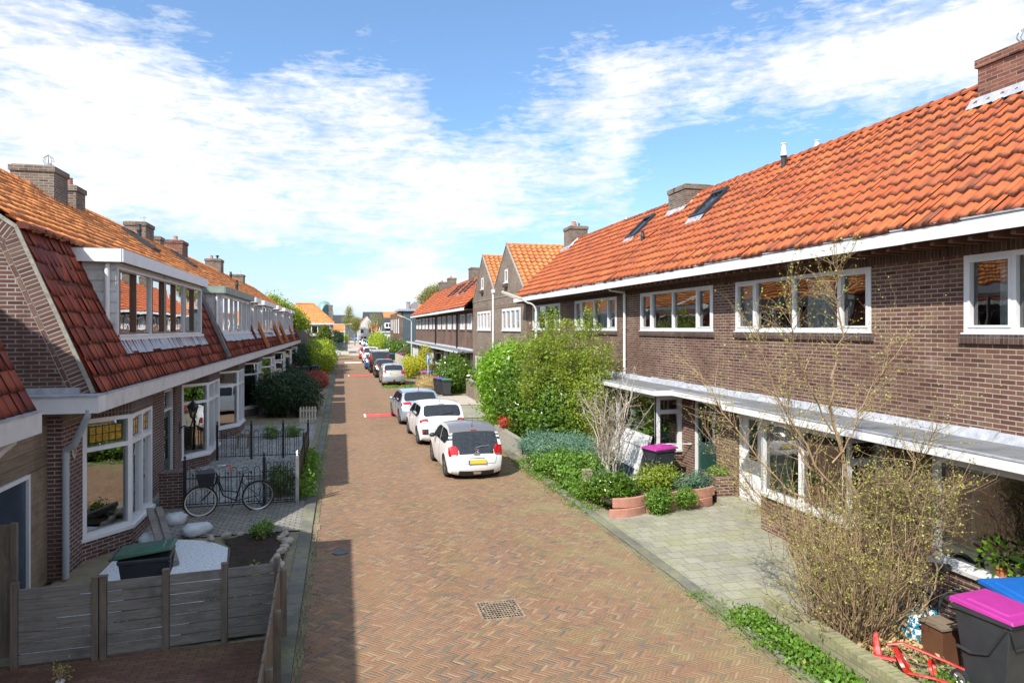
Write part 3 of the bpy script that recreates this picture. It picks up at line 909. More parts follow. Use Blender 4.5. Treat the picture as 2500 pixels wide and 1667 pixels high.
def kerb(name, x0, x1, y0, y1, z0, z1, mat):
    mb = MB(); mb.box(x0, x1, y0, y1, z0, z1); o = mb.build(name, mat, bevel=.012); o['kind'] = 'structure'; return o
kerb('kerb', -.78, -.55, -12, 90, -.1, .045, M['kerb'])
kerb('kerb', 5.0, 5.2, -12, 90, -.1, .035, M['kerb'])
kerb('gutter_strip', -.552, -.44, -12, 90, -.1, .011, M['gut'])
kerb('gutter_strip', 4.88, 5.002, -12, 90, -.1, .011, M['gut'])
sheet('garden_ground', -4.3, -.78, 9.05, 90, .0, M['earth'], 20, 300, .012)
sheet('garden_ground', 5.2, 8.7, -12, 90, .0, M['earth'], 20, 300, .012)
sheet('forecourt', -4.3, -.78, -12, 9.02, .02, M['redpave'])
sheet('driveway', 5.2, 8.6, 8.06, 13.35, .03, M['slab'])
sheet('garden_path', 5.2, 7.2, 29.2, 33.8, .025, M['slab'])
sheet('garden_path', 5.2, 7.2, 34.2, 38.9, .02, M['lane'])
sheet('garden_path', -4.2, -.78, 13.72, 16.0, .03, M['clinker'])
sheet('garden_path', -4.2, -.98, 16.1, 29.0, .028, M['slabL'])

# ---------------------------------------------------------------- houses on the right
XR, EZ, RX, RZ = 8.6, 5.33, 10.9, 8.1
def bay_box(t, b0, b1, sill=.75, top=2.16, cols=(1, 1, 1), ret=True, x=7.87, name='bay_window', brick=None, plants=False, curtain=None):
    mb = MB(); brick = brick or M['brickR']
    Ff = Fr((x, b1), (x, b0)); Fn = Fr((x, b0), (XR, b0)); Ffar = Fr((XR, b1), (x, b1))
    for F in (Ff, Fn, Ffar): wall(mb, F, 0, F.len, 0, sill - .05)
    bw = mb.build(name, brick, t)
    cap = MB()
    cap.box(x - .05, XR, b0 - .05, b1 + .05, sill - .05, sill)
    cap.build('window_sill', M['whiteold'], bw)
    w1 = window(bw, Ff, 0, Ff.len, sill, top, cols, (1,), .075, -.09, 0, name='window_frame', room=False, curtain=curtain)
    if ret:
        window(bw, Fn, 0, Fn.len - .0, sill, top, (1,), (1.7, .72), .11, -.09, 0, name='window_frame', room=False)
        window(bw, Ffar, 0, Ffar.len, sill, top, (1,), (1,), .11, -.09, 0, name='window_frame', room=False)
    rm = MB()
    rm.face([(XR + 1.8, b0 - .2, 0), (XR + 1.8, b1 + .2, 0), (XR + 1.8, b1 + .2, 2.3), (XR + 1.8, b0 - .2, 2.3)])
    rm.face([(x + .1, b0 + .1, sill - .3), (XR + 1.8, b0, sill - .3), (XR + 1.8, b1, sill - .3), (x + .1, b1 - .1, sill - .3)])
    rm.face([(x + .05, b0 + .05, top), (XR + 1.8, b0, top), (XR + 1.8, b1, top), (x + .05, b1 - .05, top)])
    for b, c in ((b0, -.2), (b1, .2)):
        rm.face([(XR + .02, b, 0), (XR + 1.8, b + c, 0), (XR + 1.8, b + c, 2.3), (XR + .02, b, 2.3)])
    rm.build('interior', M['room'], bw)
    return bw

def rafters(mb, x0, x1, y0, y1, z):
    y = y0 + .1
    while y < y1:
        mb.box(x0, x1, y, y + .07, z - .10, z); y += .30

def house_right(y0, y1, label, upper, door_y, bay, doorcol, chim=None, awn=None, first_label=None, group='brick terraced houses on the sunny side', brick=None,
                cols=(.75, 1.25, 1.25, .75), curtain=None, ret=True, tw=.24, tileseed=1, doorkw=None, bcols=(.6, 2.6), bcurt=None, ov=.6, simple=False):
    t = T('terraced_house', label, 'house', (XR, y0, 0), group)
    brick = brick or M['brickR']
    F = Fr((XR, y1), (XR, y0)); L = y1 - y0
    A = lambda y: y1 - y
    holes = [(A(u1), A(u0), 3.84, 4.93) for (u0, u1) in upper]
    if door_y: holes.append((A(door_y[1]), A(door_y[0]), -.01, 2.12))
    if bay: holes.append((A(bay[1]) + .1, A(bay[0]) - .1, .5, 2.2))
    mb = MB(); wall(mb, F, 0, L, 0, 5.17, holes, .11)
    # back and end walls
    G = [(XR, 5.15), (XR, 5.9), (RX, RZ - .06), (RX + 2.7, 5.2), (RX + 2.7, 0), (XR, 0)]
    for yy, s in ((y0 + .01, 1), (y1 - .01, -1)):
        pts = [(XR + .01, yy, 0), (RX + 2.7, yy, 0), (RX + 2.7, yy, 5.15), (RX, yy, RZ - .08), (XR, yy, 5.8)]
        mb.face(pts if s > 0 else pts[::-1])
    mb.face([(RX + 2.7, y0, 0), (RX + 2.7, y1, 0), (RX + 2.7, y1, 5.2), (RX + 2.7, y0, 5.2)])
    mb.build('wall', brick, t)
    so = MB()
    so.fbox(F, .002, L - .002, 0, .006, 4.95, 5.13)
    so.build('soldier_course', M['soldier'], t)
    if not simple:
        rf = MB(); rafters(rf, 8.05, XR - .012, y0, y1, 5.165); rf.build('rafter', M['brown_door'], t)
    # roof
    rb = MB()
    rb.face([(7.98, y1, EZ - .02), (7.98, y0, EZ - .02), (RX, y0, RZ - .06), (RX, y1, RZ - .06)])
    rb.face([(RX, y1, RZ - .03), (RX, y0, RZ - .03), (RX + 3.0, y0, 5.2), (RX + 3.0, y1, 5.2)])
    roof = rb.build('roof', M['tileR'], t)
    V = Vector((RX - 7.96, 0, RZ - EZ)); Ls = V.length
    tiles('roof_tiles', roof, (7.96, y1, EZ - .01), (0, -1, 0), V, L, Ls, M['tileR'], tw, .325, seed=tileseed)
    ridge(roof, (RX, y0, RZ + .02), (RX, y1, RZ + .02), M['tileR'])
    # eaves
    jz = rnd.uniform(-.012, .012); e = MB(); e.box(7.93 + jz * .5, 7.96, y0 + .002, y1 - .002, 5.12 + jz, 5.320); fa = e.build('eaves_fascia', M['white'], t)
    e = MB(); e.box(7.962, XR, y0, y1, 5.167, 5.19); e.build('soffit', M['brown_door'], t)
    g = MB(); g.box(7.915, 8.02, y0, y1, 5.327, 5.352); g.build('gutter', M['lead'], t)
    # windows
    for i, (u0, u1) in enumerate(upper):
        wi = window(t, F, A(u1), A(u0), 3.84, 4.93, cols, (1,), .07, -.07, .015, curtain=curtain, sash=lambda i, j: i in (0, len(cols) - 1), roomdepth=2.2)
        s = MB(); s.fbox(F, A(u1) - .06, A(u0) + .06, 0, .045, 3.69, 3.815); s.build('brick_sill', M['soldier'], t)
        s = MB(); s.fbox(F, A(u1) - .02, A(u0) + .02, -.05, .05, 3.817, 3.84); s.build('window_sill', M['white'], wi)
    if door_y:
        door(t, F, A(door_y[1]), A(door_y[0]), 0, 2.12, doorcol, **(doorkw or {}))
        s = MB(); s.box(XR - .45, XR + .05, door_y[0] - .1, door_y[1] + .1, 0, .12 if y0 < 20 else .1); s.build('doorstep', M['slab'], t)
    if bay: bay_box(t, bay[0], bay[1], cols=bcols, ret=ret, brick=brick, curtain=bcurt)
    # porch roof: a flat projecting roof over bay and door
    aw = awn or [(y0, y1, 7.6)]
    f, fc, lips = MB(), MB(), []
    for (a0, a1, xf) in aw:
        f.box(xf + .02, XR - .0, a0 + .001, a1 - .001, 2.26, 2.375); fl_ = MB(); fl_.box(xf - .02, xf + .05, a0 + .003, a1 - .003, 2.366, 2.384); lips.append(fl_)
        fc.box(xf - .01, xf + .018, a0, a1, 2.235, 2.362)
    for (p, q) in zip(aw[:-1], aw[1:]):
        yb = q[0]; xa, xb = sorted((p[2], q[2])); s = 1 if p[2] > q[2] else -1
        fc.box(xa - .01, xb + .02, yb - .028 if s > 0 else yb + .002, yb - .002 if s > 0 else yb + .028, 2.235, 2.363)
    pr = f.build('porch_roof', M['felt'], t)
    fc.build('fascia', M['white'], pr)
    for l_ in lips: l_.build('drip_edge', M['lead'], pr)
    fl = MB(); n = int((y1 - y0) / .45)
    for i in range(n):
        a, b = y0 + (y1 - y0) * i / n, y0 + (y1 - y0) * (i + 1) / n
        j = rnd.uniform(0, .02)
        fl.hexa([(XR - .12, a, 2.376), (XR, a, 2.376), (XR, b, 2.376), (XR - .12, b, 2.376), (XR - .03 - j, a, 2.47 + j), (XR + .01, a, 2.50 + j), (XR + .01, b - .01, 2.50 + j), (XR - .03 - j, b - .01, 2.47 + j)])
    fl.build('flashing', M['leadw'], pr)
    return t, roof

def chimney(parent, x0, x1, y0, y1, z0, z1, mat, pots=(), flash=True, label=None, name='chimney'):
    mb = MB(); mb.box(x0, x1, y0, y1, z0, z1 - .14); mb.box(x0 - .035, x1 + .035, y0 - .035, y1 + .035, z1 - .14, z1)
    c = mb.build(name, mat, parent, label=label)
    cp = MB(); cp.box(x0 + .02, x1 - .02, y0 + .02, y1 - .02, z1, z1 + .03); cp.build('capping', M['mortar'], c)
    for (px_, py_, kind) in pots:
        p = MB()
        if kind == 'clay': p.lathe([(.10, 0), (.11, .02), (.095, .2), (.11, .22), (.0, .225)], 14, Matrix.Translation((px_, py_, z1 + .02))); m = M['terra']
        elif kind == 'steel': p.lathe([(.08, 0), (.08, .22), (.11, .23), (.11, .27), (.0, .29)], 14, Matrix.Translation((px_, py_, z1 + .02))); m = M['chrome']
        elif kind == 'cage':
            p.lathe([(.09, 0), (.09, .12), (.0, .12)], 14, Matrix.Translation((px_, py_, z1 + .02)))
            for k in range(10):
                an = k * PI / 5
                p.tube([(px_ + r * math.cos(an), py_ + r * math.sin(an), z1 + h) for r, h in ((.07, .13), (.13, .22), (.12, .28), (.0, .38))], .007, 4)
            m = M['alloy']
        else: p.lathe([(.06, 0), (.06, .2), (.12, .2), (.13, .22), (.04, .28), (0, .28)], 14, Matrix.Translation((px_, py_, z1 + .02))); m = M['plastic']
        p.build('chimney_pot', m, c)
    return c
def skirt(parent, x0, x1, y0, y1, slope, mat):
    """lead sheet dressed round a chimney foot on the right hand roof slope"""
    mb = MB(); z = lambda x: EZ + (RZ - EZ) / (RX - 7.96) * (x - 7.96) + .085
    n = 7
    for i in range(n):
        a, b = y0 - .12 + (y1 - y0 + .24) * i / n, y0 - .12 + (y1 - y0 + .24) * (i + 1) / n
        j = rnd.uniform(-.03, .03)
        mb.face([(x0 - .15 + j, b, z(x0 - .15 + j)), (x0 - .15 - j, a, z(x0 - .15 - j)), (x0 + .0, a, z(x0) + .06), (x0 + .0, b, z(x0) + .06)])
    x1 = min(x1, RX - .1); mb.face([(x0 - .1, y0 - .07, z(x0 - .1)), (x1, y0 - .07, z(x1)), (x1, y0 - .005, z(x1) + .09), (x0 - .01, y0 - .005, z(x0) + .09)])
    return mb.build('lead_flashing', mat, parent)
def skylight(roof, x0, x1, y0, y1, h=.09):
    sl = (RZ - EZ) / (RX - 7.96); z = lambda x: EZ + sl * (x - 7.96) + .06; N = Vector((-sl, 0, 1)).normalized(); V = Vector((1, 0, sl))
    P = lambda x, y, k: Vector((x, y, z(x))) + N * k
    mb = MB(); w = .07
    def bar(xa, xb, ya, yb, k0, k1):
        mb.hexa([P(xa, ya, k0), P(xb, ya, k0), P(xb, yb, k0), P(xa, yb, k0), P(xa, ya, k1), P(xb, ya, k1), P(xb, yb, k1), P(xa, yb, k1)])
    bar(x0, x1, y0, y0 + w, 0, h); bar(x0, x1, y1 - w, y1, 0, h); bar(x0, x0 + w, y0 + w, y1 - w, 0, h - .002); bar(x1 - w * 1.8, x1, y0 + w, y1 - w, 0, h + .02)
    o = mb.build('skylight', M['plastic'], roof)
    gl = MB(); gl.face([P(x0 + w, y1 - w, h - .04), P(x0 + w, y0 + w, h - .04), P(x1 - w, y0 + w, h - .04), P(x1 - w, y1 - w, h - .04)]); 
    gl.build('pane', M['cglass'], o)
    ap = MB(); ap.face([P(x0 - .16, y1 + .03, .01), P(x0 - .16, y0 - .03, .01), P(x0, y0 - .03, .05), P(x0, y1 + .03, .05)]); ap.build('flashing', M['lead'], o)
    return o
def flue(parent, x, y, z, h, r=.06, white=True, name='flue_pipe'):
    mb = MB(); mb.lathe([(r * 1.5, -.12), (r, .02), (r, h * .45), (r * 1.35, h * .46), (r * 1.35, h * .5), (0, h * .5)], 14, Matrix.Translation((x, y, z)))
    o = mb.build(name, M['plastic'], parent)
    mb = MB(); mb.lathe([(r * 1.2, h * .5), (r * 1.25, h * .55), (r * .9, h * .72), (r * .8, h * .88), (r * 1.1, h * .9), (r * 1.1, h * .93), (0, h * .95)], 14, Matrix.Translation((x, y, z)))
    mb.build('terminal', M['pvc'] if white else M['plastic'], o)
    return o

lbl = 'purple brown brick house, '
hR0, r0 = house_right(2.35, 8.25, lbl + 'its big ground floor window full of potted plants behind the bins', [(3.9, 7.87)], (2.5, 3.4), (4.2, 7.7), M['brown_door'],
                      awn=[(2.35, 8.25, 7.55)], ret=True, curtain=[(.10, .18), (.42, .5)], bcols=(1,), tileseed=3)
hR1, r1 = house_right(8.25, 14.1, lbl + 'white front door behind the bare multi-stemmed shrub', [(9.63, 13.68)], (12.72, 13.62), (9.35, 11.65), M['white'],
                      awn=[(8.25, 12.5, 7.55), (12.5, 14.1, 7.95)], curtain=[(.02, .12), (.55, .72)], doorkw=dict(light=(.28, .72, .5, .93), panes=(1, 1)), bcols=(1, 1), tileseed=4, bcurt=[(.02, .3)])
hR2, r2 = house_right(14.1, 19.95, lbl + 'dark green front door and magenta bin in front', [(14.65, 18.73)], (14.5, 15.6), (16.19, 19.3), M['green_door'],
                      awn=[(14.1, 15.5, 7.95), (15.5, 19.95, 7.5)], doorkw=dict(light=(.14, .86, .52, .96), panes=(3, 3)), bcols=(.5, 2.6), tileseed=5, curtain=[(.9, .99)])
hR3, r3 = house_right(19.95, 25.8, lbl + 'white curtains upstairs behind the tall shrub with young leaves', [(20.52, 24.6)], (24.6, 25.5), (20.8, 23.4), M['brown_door'], awn=[(19.95, 25.8, 7.5)],
                      curtain=[(.3, .45), (.55, .8)], tileseed=6)
hR4, r4 = house_right(25.8, 31.55, lbl + 'joined to the first brick gable', [(26.4, 30.5)], (26.2, 27.1), (28, 30.6), M['brown_door'], awn=[(25.8, 31.55, 7.5)], tileseed=7)
# a unit behind the camera, seen in the opposite windows
hRm, rm_ = house_right(-3.5, 2.35, lbl + 'last one beside the viewer, nearly out of view', [(-3, 1)], (1.2, 2.1), (-3, -.2), M['brown_door'], tileseed=8, simple=True)

# roof furniture
c = chimney(r0, 10.42, 11.3, 7.6, 8.249, 7.0, 8.42, M['brickChRed'], [(10.9, 7.9, 'cage')])
bpy.data.objects.remove(c.children[0]) if False else None
c = chimney(r1, 10.42, 11.3, 8.251, 9.28, 7.0, 8.42, M['brickChRed'], [(10.8, 8.75, 'cage')], label='broad red brick half of the ridge chimney'); skirt(c, 10.42, 11.2, 8.3, 9.28, 0, M['leadw'])
flue(r2, 10.6, 14.75, 7.8, .72); flue(r2, 11.2, 14.3, 7.95, .55)
skylight(r2, 9.68, 10.5, 16.95, 17.75)
c = chimney(r2, 10.35, 11.25, 19.25, 19.949, 7.2, 8.38, M['brickCh'], label='dark brick chimney with lead skirt'); skirt(c, 10.35, 11.2, 19.3, 20.3, 0, M['leadw'])
c = chimney(r3, 10.35, 11.25, 19.951, 20.4, 7.2, 8.38, M['brickCh'])
flue(r3, 9.30, 20.1, 6.60, .42, .055, False, 'vent_pipe')
skylight(r3, 9.68, 10.5, 21.55, 22.3)
flue(r3, 11.1, 25.5, 7.95, .45)
c = chimney(r4, 10.45, 11.3, 30.5, 31.5, 7.2, 8.72, M['brickCh'], [(10.7, 30.8, 'clay'), (10.95, 31.1, 'steel'), (11.1, 31.3, 'clay')]); skirt(c, 10.45, 11.2, 30.5, 31.5, 0, M['leadw'])

# downpipe of the third house
dp = MB(); dp.tube([(8.0, 19.75, 5.16), (8.05, 19.75, 5.08), (8.52, 19.75, 5.02), (8.53, 19.75, 4.94), (8.53, 19.75, 2.45)], .042, 10)
for z in (4.9, 3.9, 2.9): dp.lathe([(.05, 0), (.05, .05)], 10, Matrix.Translation((8.53, 19.75, z)))
dp.build('downpipe', M['pvc'], hR2)

# ---------------------------------------------------------------- brick gables
def gable_house(y0, y1, ya, za, zf0, zf1, label, win):
    """brick gable flush with the street front; y0 near foot, y1 far foot, apex ya"""
    t = T('gabled_house', label, 'house', (XR, y0, 0), 'two brown brick gables')
    x = XR - .03
    F = Fr((x, y1), (x, y0)); A = lambda y: y1 - y
    mb = MB()
    holes = [(A(win[1]), A(win[0]), 3.8, 4.95), (A(y0 + 2.2), A(y0 + 1.2), -.01, 2.12), (A(y1 - .8), A(y1 - 3.0), .8, 2.1)]
    zl = min(zf0, zf1)
    wall(mb, F, 0, y1 - y0, 0, 5.2, holes, .11)
    wy = ya; 
    # triangle with a small window
    mb.face([F.p(0, 0, 5.2), F.p(y1 - y0, 0, 5.2), F.p(y1 - y0, 0, zf0), F.p(A(ya), 0, za), F.p(0, 0, zf1)])
    mb.face([(x, y0, 0), (XR + 2, y0, 0), (XR + 2, y0, zf0), (x, y0, zf0)])
    mb.build('wall', M['brickG'], t)
    s = MB(); s.fbox(F, 0, y1 - y0, 0, .012, 5.02, 5.2); s.build('soldier_course', M['soldier_lt'], t)
    s = MB(); s.fbox(F, 0, y1 - y0, 0, .03, 5.62, 5.66); s.build('string_course', M['mortar'], t)
    window(t, F, A(win[1]), A(win[0]), 3.8, 4.95, (1, 1, 1, 1), (1,), .10, -.07, .02, mat=M['white'], sash=lambda i, j: True, sill=.05)
    w2 = window(t, F, A(ya) - .3, A(ya) + .3, 6.35, 7.05, (1,), (1,), .09, .0, .03, room=False, mat=M['white'], sill=.08)
    b = MB(); b.fbox(F, A(ya) - .35, A(ya) + .35, .0, .16, 6.1, 6.26); b.build('brick_ledge', M['soldier'], t)
    window(t, F, A(y1 - .8), A(y1 - 3.0), .8, 2.1, (1, 1), (1,), .08, -.07, .0)
    door(t, F, A(y0 + 2.2), A(y0 + 1.2), 0, 2.12, M['green_door'])
    # roof running back
    rb = MB(); xb = 12.5
    rb.face([(x + .02, y0, zf0 - .02), (xb, y0, zf0 - .02), (xb, ya, za - .02), (x + .02, ya, za - .02)])
    rb.face([(x + .02, ya, za - .02), (xb, ya, za - .02), (xb, y1, zf1 - .02), (x + .02, y1, zf1 - .02)])
    roof = rb.build('roof', M['tileFar'], t)
    V0 = Vector((0, ya - y0, za - zf0)); V1 = Vector((0, ya - y1, za - zf1))
    tiles('roof_tiles', roof, (xb - .0, y0, zf0), (-1, 0, 0), V0, xb - x - .04, V0.length, M['tileFar'], .30, .36, amp=.04, seed=11) if False else \
        tiles('roof_tiles', roof, (x + .04, y0, zf0), (1, 0, 0), V0, xb - x, V0.length, M['tileFar'], .30, .36, amp=.04, seed=11)
    tiles('roof_tiles', roof, (xb, y1, zf1), (-1, 0, 0), V1, xb - x - .04, V1.length, M['tileFar'], .30, .36, amp=.04, seed=12)
    ridge(roof, (x, ya, za + .03), (xb, ya, za + .03), M['tileFar'], .12)
    v = MB()
    for (ye, ze) in ((y0, zf0), (y1, zf1)):
        d_ = Vector((0, ya - ye, za - ze)); nn = Vector((0, -d_.z, d_.y)).normalized() * (1 if ye == y0 else -1) * .07
        a = Vector((x - .03, ye, ze)); b = Vector((x - .03, ya, za))
        v.hexa([a, a + Vector((.08, 0, 0)), b + Vector((.08, 0, 0)), b, a + nn, a + nn + Vector((.08, 0, 0)), b + nn + Vector((.08, 0, 0)), b + nn])
    v.build('verge', M['mortar'], roof)
    return t
gable_house(31.55, 38.6, 35.6, 8.35, 5.45, 6.2, 'nearer brown brick gable with a steep orange roof and tiny white attic window', (32.6, 36.6))
gable_house(38.61, 45.2, 42.0, 8.40, 6.0, 5.6, 'farther brown brick gable with a steep orange roof and tiny white attic window', (39.6, 43.6))
dp = MB(); dp.tube([(8.5, 38.6, 6.0), (8.5, 38.6, 2.4)], .06, 8); dp.box(8.42, 8.58, 38.48, 38.72, 5.95, 6.15)
dp.build('downpipe', M['pvc'], bpy.data.objects['gabled_house'])

# ---------------------------------------------------------------- farther row on the right
fy = [45.25, 51.4, 57.5, 63.6, 69.8, 76.0, 82.1]
cols6 = ['next to the brick gable, its porch roof dark', 'second beyond the brick gables', 'third beyond the brick gables, above the tall lamp post', 'fourth beyond the brick gables, a dark downpipe on its front', 'fifth beyond the brick gables', 'at the end of the sunny row beside the grey clad wall']
for i in range(6):
    a, b = fy[i], fy[i + 1]
    h_, r_ = house_right(a, b, 'far brick house ' + cols6[i], [(a + .5, a + 2.3), (a + 3.3, a + 5.3)], (a + 2.9, a + 3.8) if i % 2 else (a + .5, a + 1.4), (a + .3, a + 2.6) if i % 2 else (a + 2.6, a + 5.6),
                    M['brown_door'] if i % 2 else M['white'], cols=(1, 1, 1), awn=[(a, b, 7.5)], tw=.3, tileseed=20 + i, bcols=(1, 1, 1), simple=True,
                    group='brick terraced houses of the farther row', curtain=None)
    if i in (1, 3):
        dp = MB(); dp.tube([(8.0, a + .1, 5.15), (8.5, a + .1, 4.9), (8.5, a + .1, 2.4)], .06, 8); dp.build('downpipe', M['black'], h_)
    if i in (0, 1, 3, 4):
        chimney(r_, 10.5, 11.3, b - 1.2, b - .05, 7.2, 9.0, M['brickCh'] if i else M['brickChRed'], [(10.8, b - .6, 'clay')] if i != 1 else [])
    if i in (1, 2):
        skylight(r_, 9.3, 10.5, a + 1.0, a + 2.0); skylight(r_, 9.3, 10.5, a + 3.4, a + 4.4)
# ---------------------------------------------------------------- houses on the left
XL, GX, KX, KZ, LX, LZ = -4.2, -3.6, -4.8, 5.45, -7.6, 7.45
GZ = 2.88
def slopeX(z): return -3.72 + (z - GZ) / (KZ - GZ) * (KX + 3.72)
def cant_bay(t, A, B, Cc, D, top_rows=(1.47, .52), stained=False, sill=.38, top=2.37):
    x1 = -3.67
    fs = [Fr((XL, A), (x1, B)), Fr((x1, B), (x1, Cc)), Fr((x1, Cc), (XL, D))]
    mb = MB()
    for F in fs: wall(mb, F, 0, F.len, 0, sill - .06)
    bw = mb.build('bay_window', M['brickL'], t)
    cp = MB()
    cp.prism([(XL, A - .05, sill - .06), (x1 + .05, B - .04, sill - .06), (x1 + .05, Cc + .04, sill - .06), (XL, D + .05, sill - .06)], (0, 0, .06)); cp.build('window_sill', M['white'], bw)
    for k, F in enumerate(fs):
        w_ = window(bw, F, 0.0, F.len, sill, top, (1,) if k != 1 else (1, 1), top_rows, .075, -.08, 0, name='window_frame', room=False,
               glass=M['glassm'])
        if stained and k < 2:
            zb = sill + (top - sill) * top_rows[0] / sum(top_rows) + .1
            for (a, b) in (((.16, F.len - .16),) if k == 0 else ((.16, F.len / 2 - .12), (F.len / 2 + .12, F.len - .16))):
                s = MB(); s.fbox(F, a, b, -.062, -.055, zb, top - .15); s.build('stained_glass', M['amber'], w_)
            g = MB()
            for (a, b) in (((.16, F.len - .16),) if k == 0 else ((.16, F.len / 2 - .12), (F.len / 2 + .12, F.len - .16))):
                nn = 5 if k == 0 else 3
                for q in range(nn + 1):
                    x = a + (b - a) * q / nn; g.fbox(F, x - .007, x + .007, -.054, -.05, zb - .02, top - .13)
                for z in (zb, (zb + top - .15) / 2, top - .15): g.fbox(F, a, b, -.0535, -.0495, z - .007, z + .007)
            g.build('leading', M['black'], w_)
    rm = MB()
    rm.face([(-6., A - .3, 0), (-6., D + .3, 0), (-6., D + .3, 2.5), (-6., A - .3, 2.5)])
    rm.face([(-6., A - .3, .1), (-6., D + .3, .1), (XL + .3, D - .3, .1), (XL + .3, A + .3, .1)])
    for y in (A - .05, D + .05): rm.face([(-6., y, 0), (XL - .02, y, 0), (XL - .02, y, 2.5), (-6, y, 2.5)])
    rm.build('interior', M['room'], bw)
    so = MB()
    so.prism([(XL, A - .0, top), (x1 + .02, B, top), (x1 + .02, Cc, top), (XL, D, top)], (0, 0, .24)); so.build('lintel', M['soldier'], bw)
    return bw

def dormer(t, y0, y1, style, cheek0=True, cheek1=True, z0=3.74, zt=5.0, f0=True, f1=True, ncols=4, sashcol=None, ov=.18):
    xw = -4.05
    F = Fr((xw, y0), (xw, y1)); L = y1 - y0
    body = MB(); cks = []
    for (y, on) in ((y0, cheek0), (y1, cheek1)):
        if on:
            q = [(xw, y, z0 - .06), (xw, y, 5.14), (KX, y, 5.14), (KX - .02, y, 5.38)][:3] + [(slopeX(5.0), y, 5.0)]
            ex = .04 if y == y0 else -.04
            ck = MB(); ck.prism([(xw, y, z0 - .08), (xw, y, 5.16), (KX, y, 5.16)], (0, ex, 0)); cks.append(ck)
    body.box(xw - .1, xw - .01, y0 + .05, y1 - .05, 5.065, 5.129)
    d_ = body.build('dormer', M['whiteold'], t)
    for ck in cks: ck.build('cheek', M['whiteold'], d_)
    if cheek0 and style != 'plain':
        cl = MB()
        for k in range(7):
            z = z0 + .05 + k * .2
            if z > 5.0: break
            xb = slopeX(z + .1)
            cl.box(xb + .02, xw - .02, y0 - .018, y0 - .001, z, z + .17)
        cl.build('cladding', M['whiteold'], d_)
    w_ = window(d_, F, .06 if cheek0 else 0, L - (.06 if cheek1 else 0), z0, zt + .06, (1,) * ncols, (1,), .05, -.06, .0, name='window_frame', room=False, sash=sashcol or (lambda i, j: i % 2 == 0), glass=M['glassm'], sashmat=M['brown_door'] if style == 'white' else None)
    rm = MB(); a, b = y0 + .08, y1 - .08
    rm.face([(xw - 1.6, a, z0 - .3), (xw - 1.6, b, z0 - .3), (xw - 1.6, b, 5.1), (xw - 1.6, a, 5.1)])
    rm.face([(xw - .1, a, z0), (xw - .1, b, z0), (xw - 1.6, b, z0 - .3), (xw - 1.6, a, z0 - .3)])
    for y in (a, b): rm.face([(xw - .1, y, z0), (xw - 1.6, y, z0 - .3), (xw - 1.6, y, 5.1), (xw - .1, y, 5.1)])
    rm.build('interior', M['room'], d_)
    cm = MB(); rb, rt = [], []
    for i in range(31):
        y = y0 + .15 + (L * .22) * i / 30; x = xw - .2 + .03 * math.sin(i * 1.8); rb.append((x, y, z0 + .03)); rt.append((x, y, zt))
    cm.grid([rb, rt]); cm.build('curtain', M['curtain'], d_, smooth=True)
    a0 = y0 - (ov if cheek0 else 0); a1 = y1 + (ov if cheek1 else 0)
    r = MB(); r.box(KX - .12, -3.93, a0 + .02, a1 - .02, 5.13, 5.375); fm = dict(white=M['white'], copper=M['copper'], plain=M['white'])[style]
    r.build('flat_roof', M['felt'], d_)
    f = MB(); f.box(-3.93, -3.90, a0, a1, 5.12, 5.36)
    if cheek0: f.box(KX + .0, -3.932, a0 - .012, a0 + .018, 5.121, 5.361)
    if cheek1: f.box(KX + .0, -3.932, a1 - .018, a1 + .012, 5.121, 5.361)
    f.build('fascia', fm, d_)
    s = MB(); s.box(xw - .02, xw + .06, y0, y1, z0 - .07, z0 - .004); s.build('window_sill', M['white'], d_)
    ap = MB(); n = int(L / .35)
    for i in range(n):
        a, b = y0 + L * i / n, y0 + L * (i + 1) / n; j = rnd.uniform(-.02, .03)
        za = z0 - .30 + j
        ap.hexa([(slopeX(za) + .085, a, za), (slopeX(za) + .085, b - .008, za), (slopeX(za) - .02, b - .008, za), (slopeX(za) - .02, a, za),
                 (xw + .05, a, z0 - .07), (xw + .05, b - .008, z0 - .07), (xw - .05, b - .008, z0 - .07), (xw - .05, a, z0 - .07)])
    ap.build('apron', M['lead'], d_)
    return d_

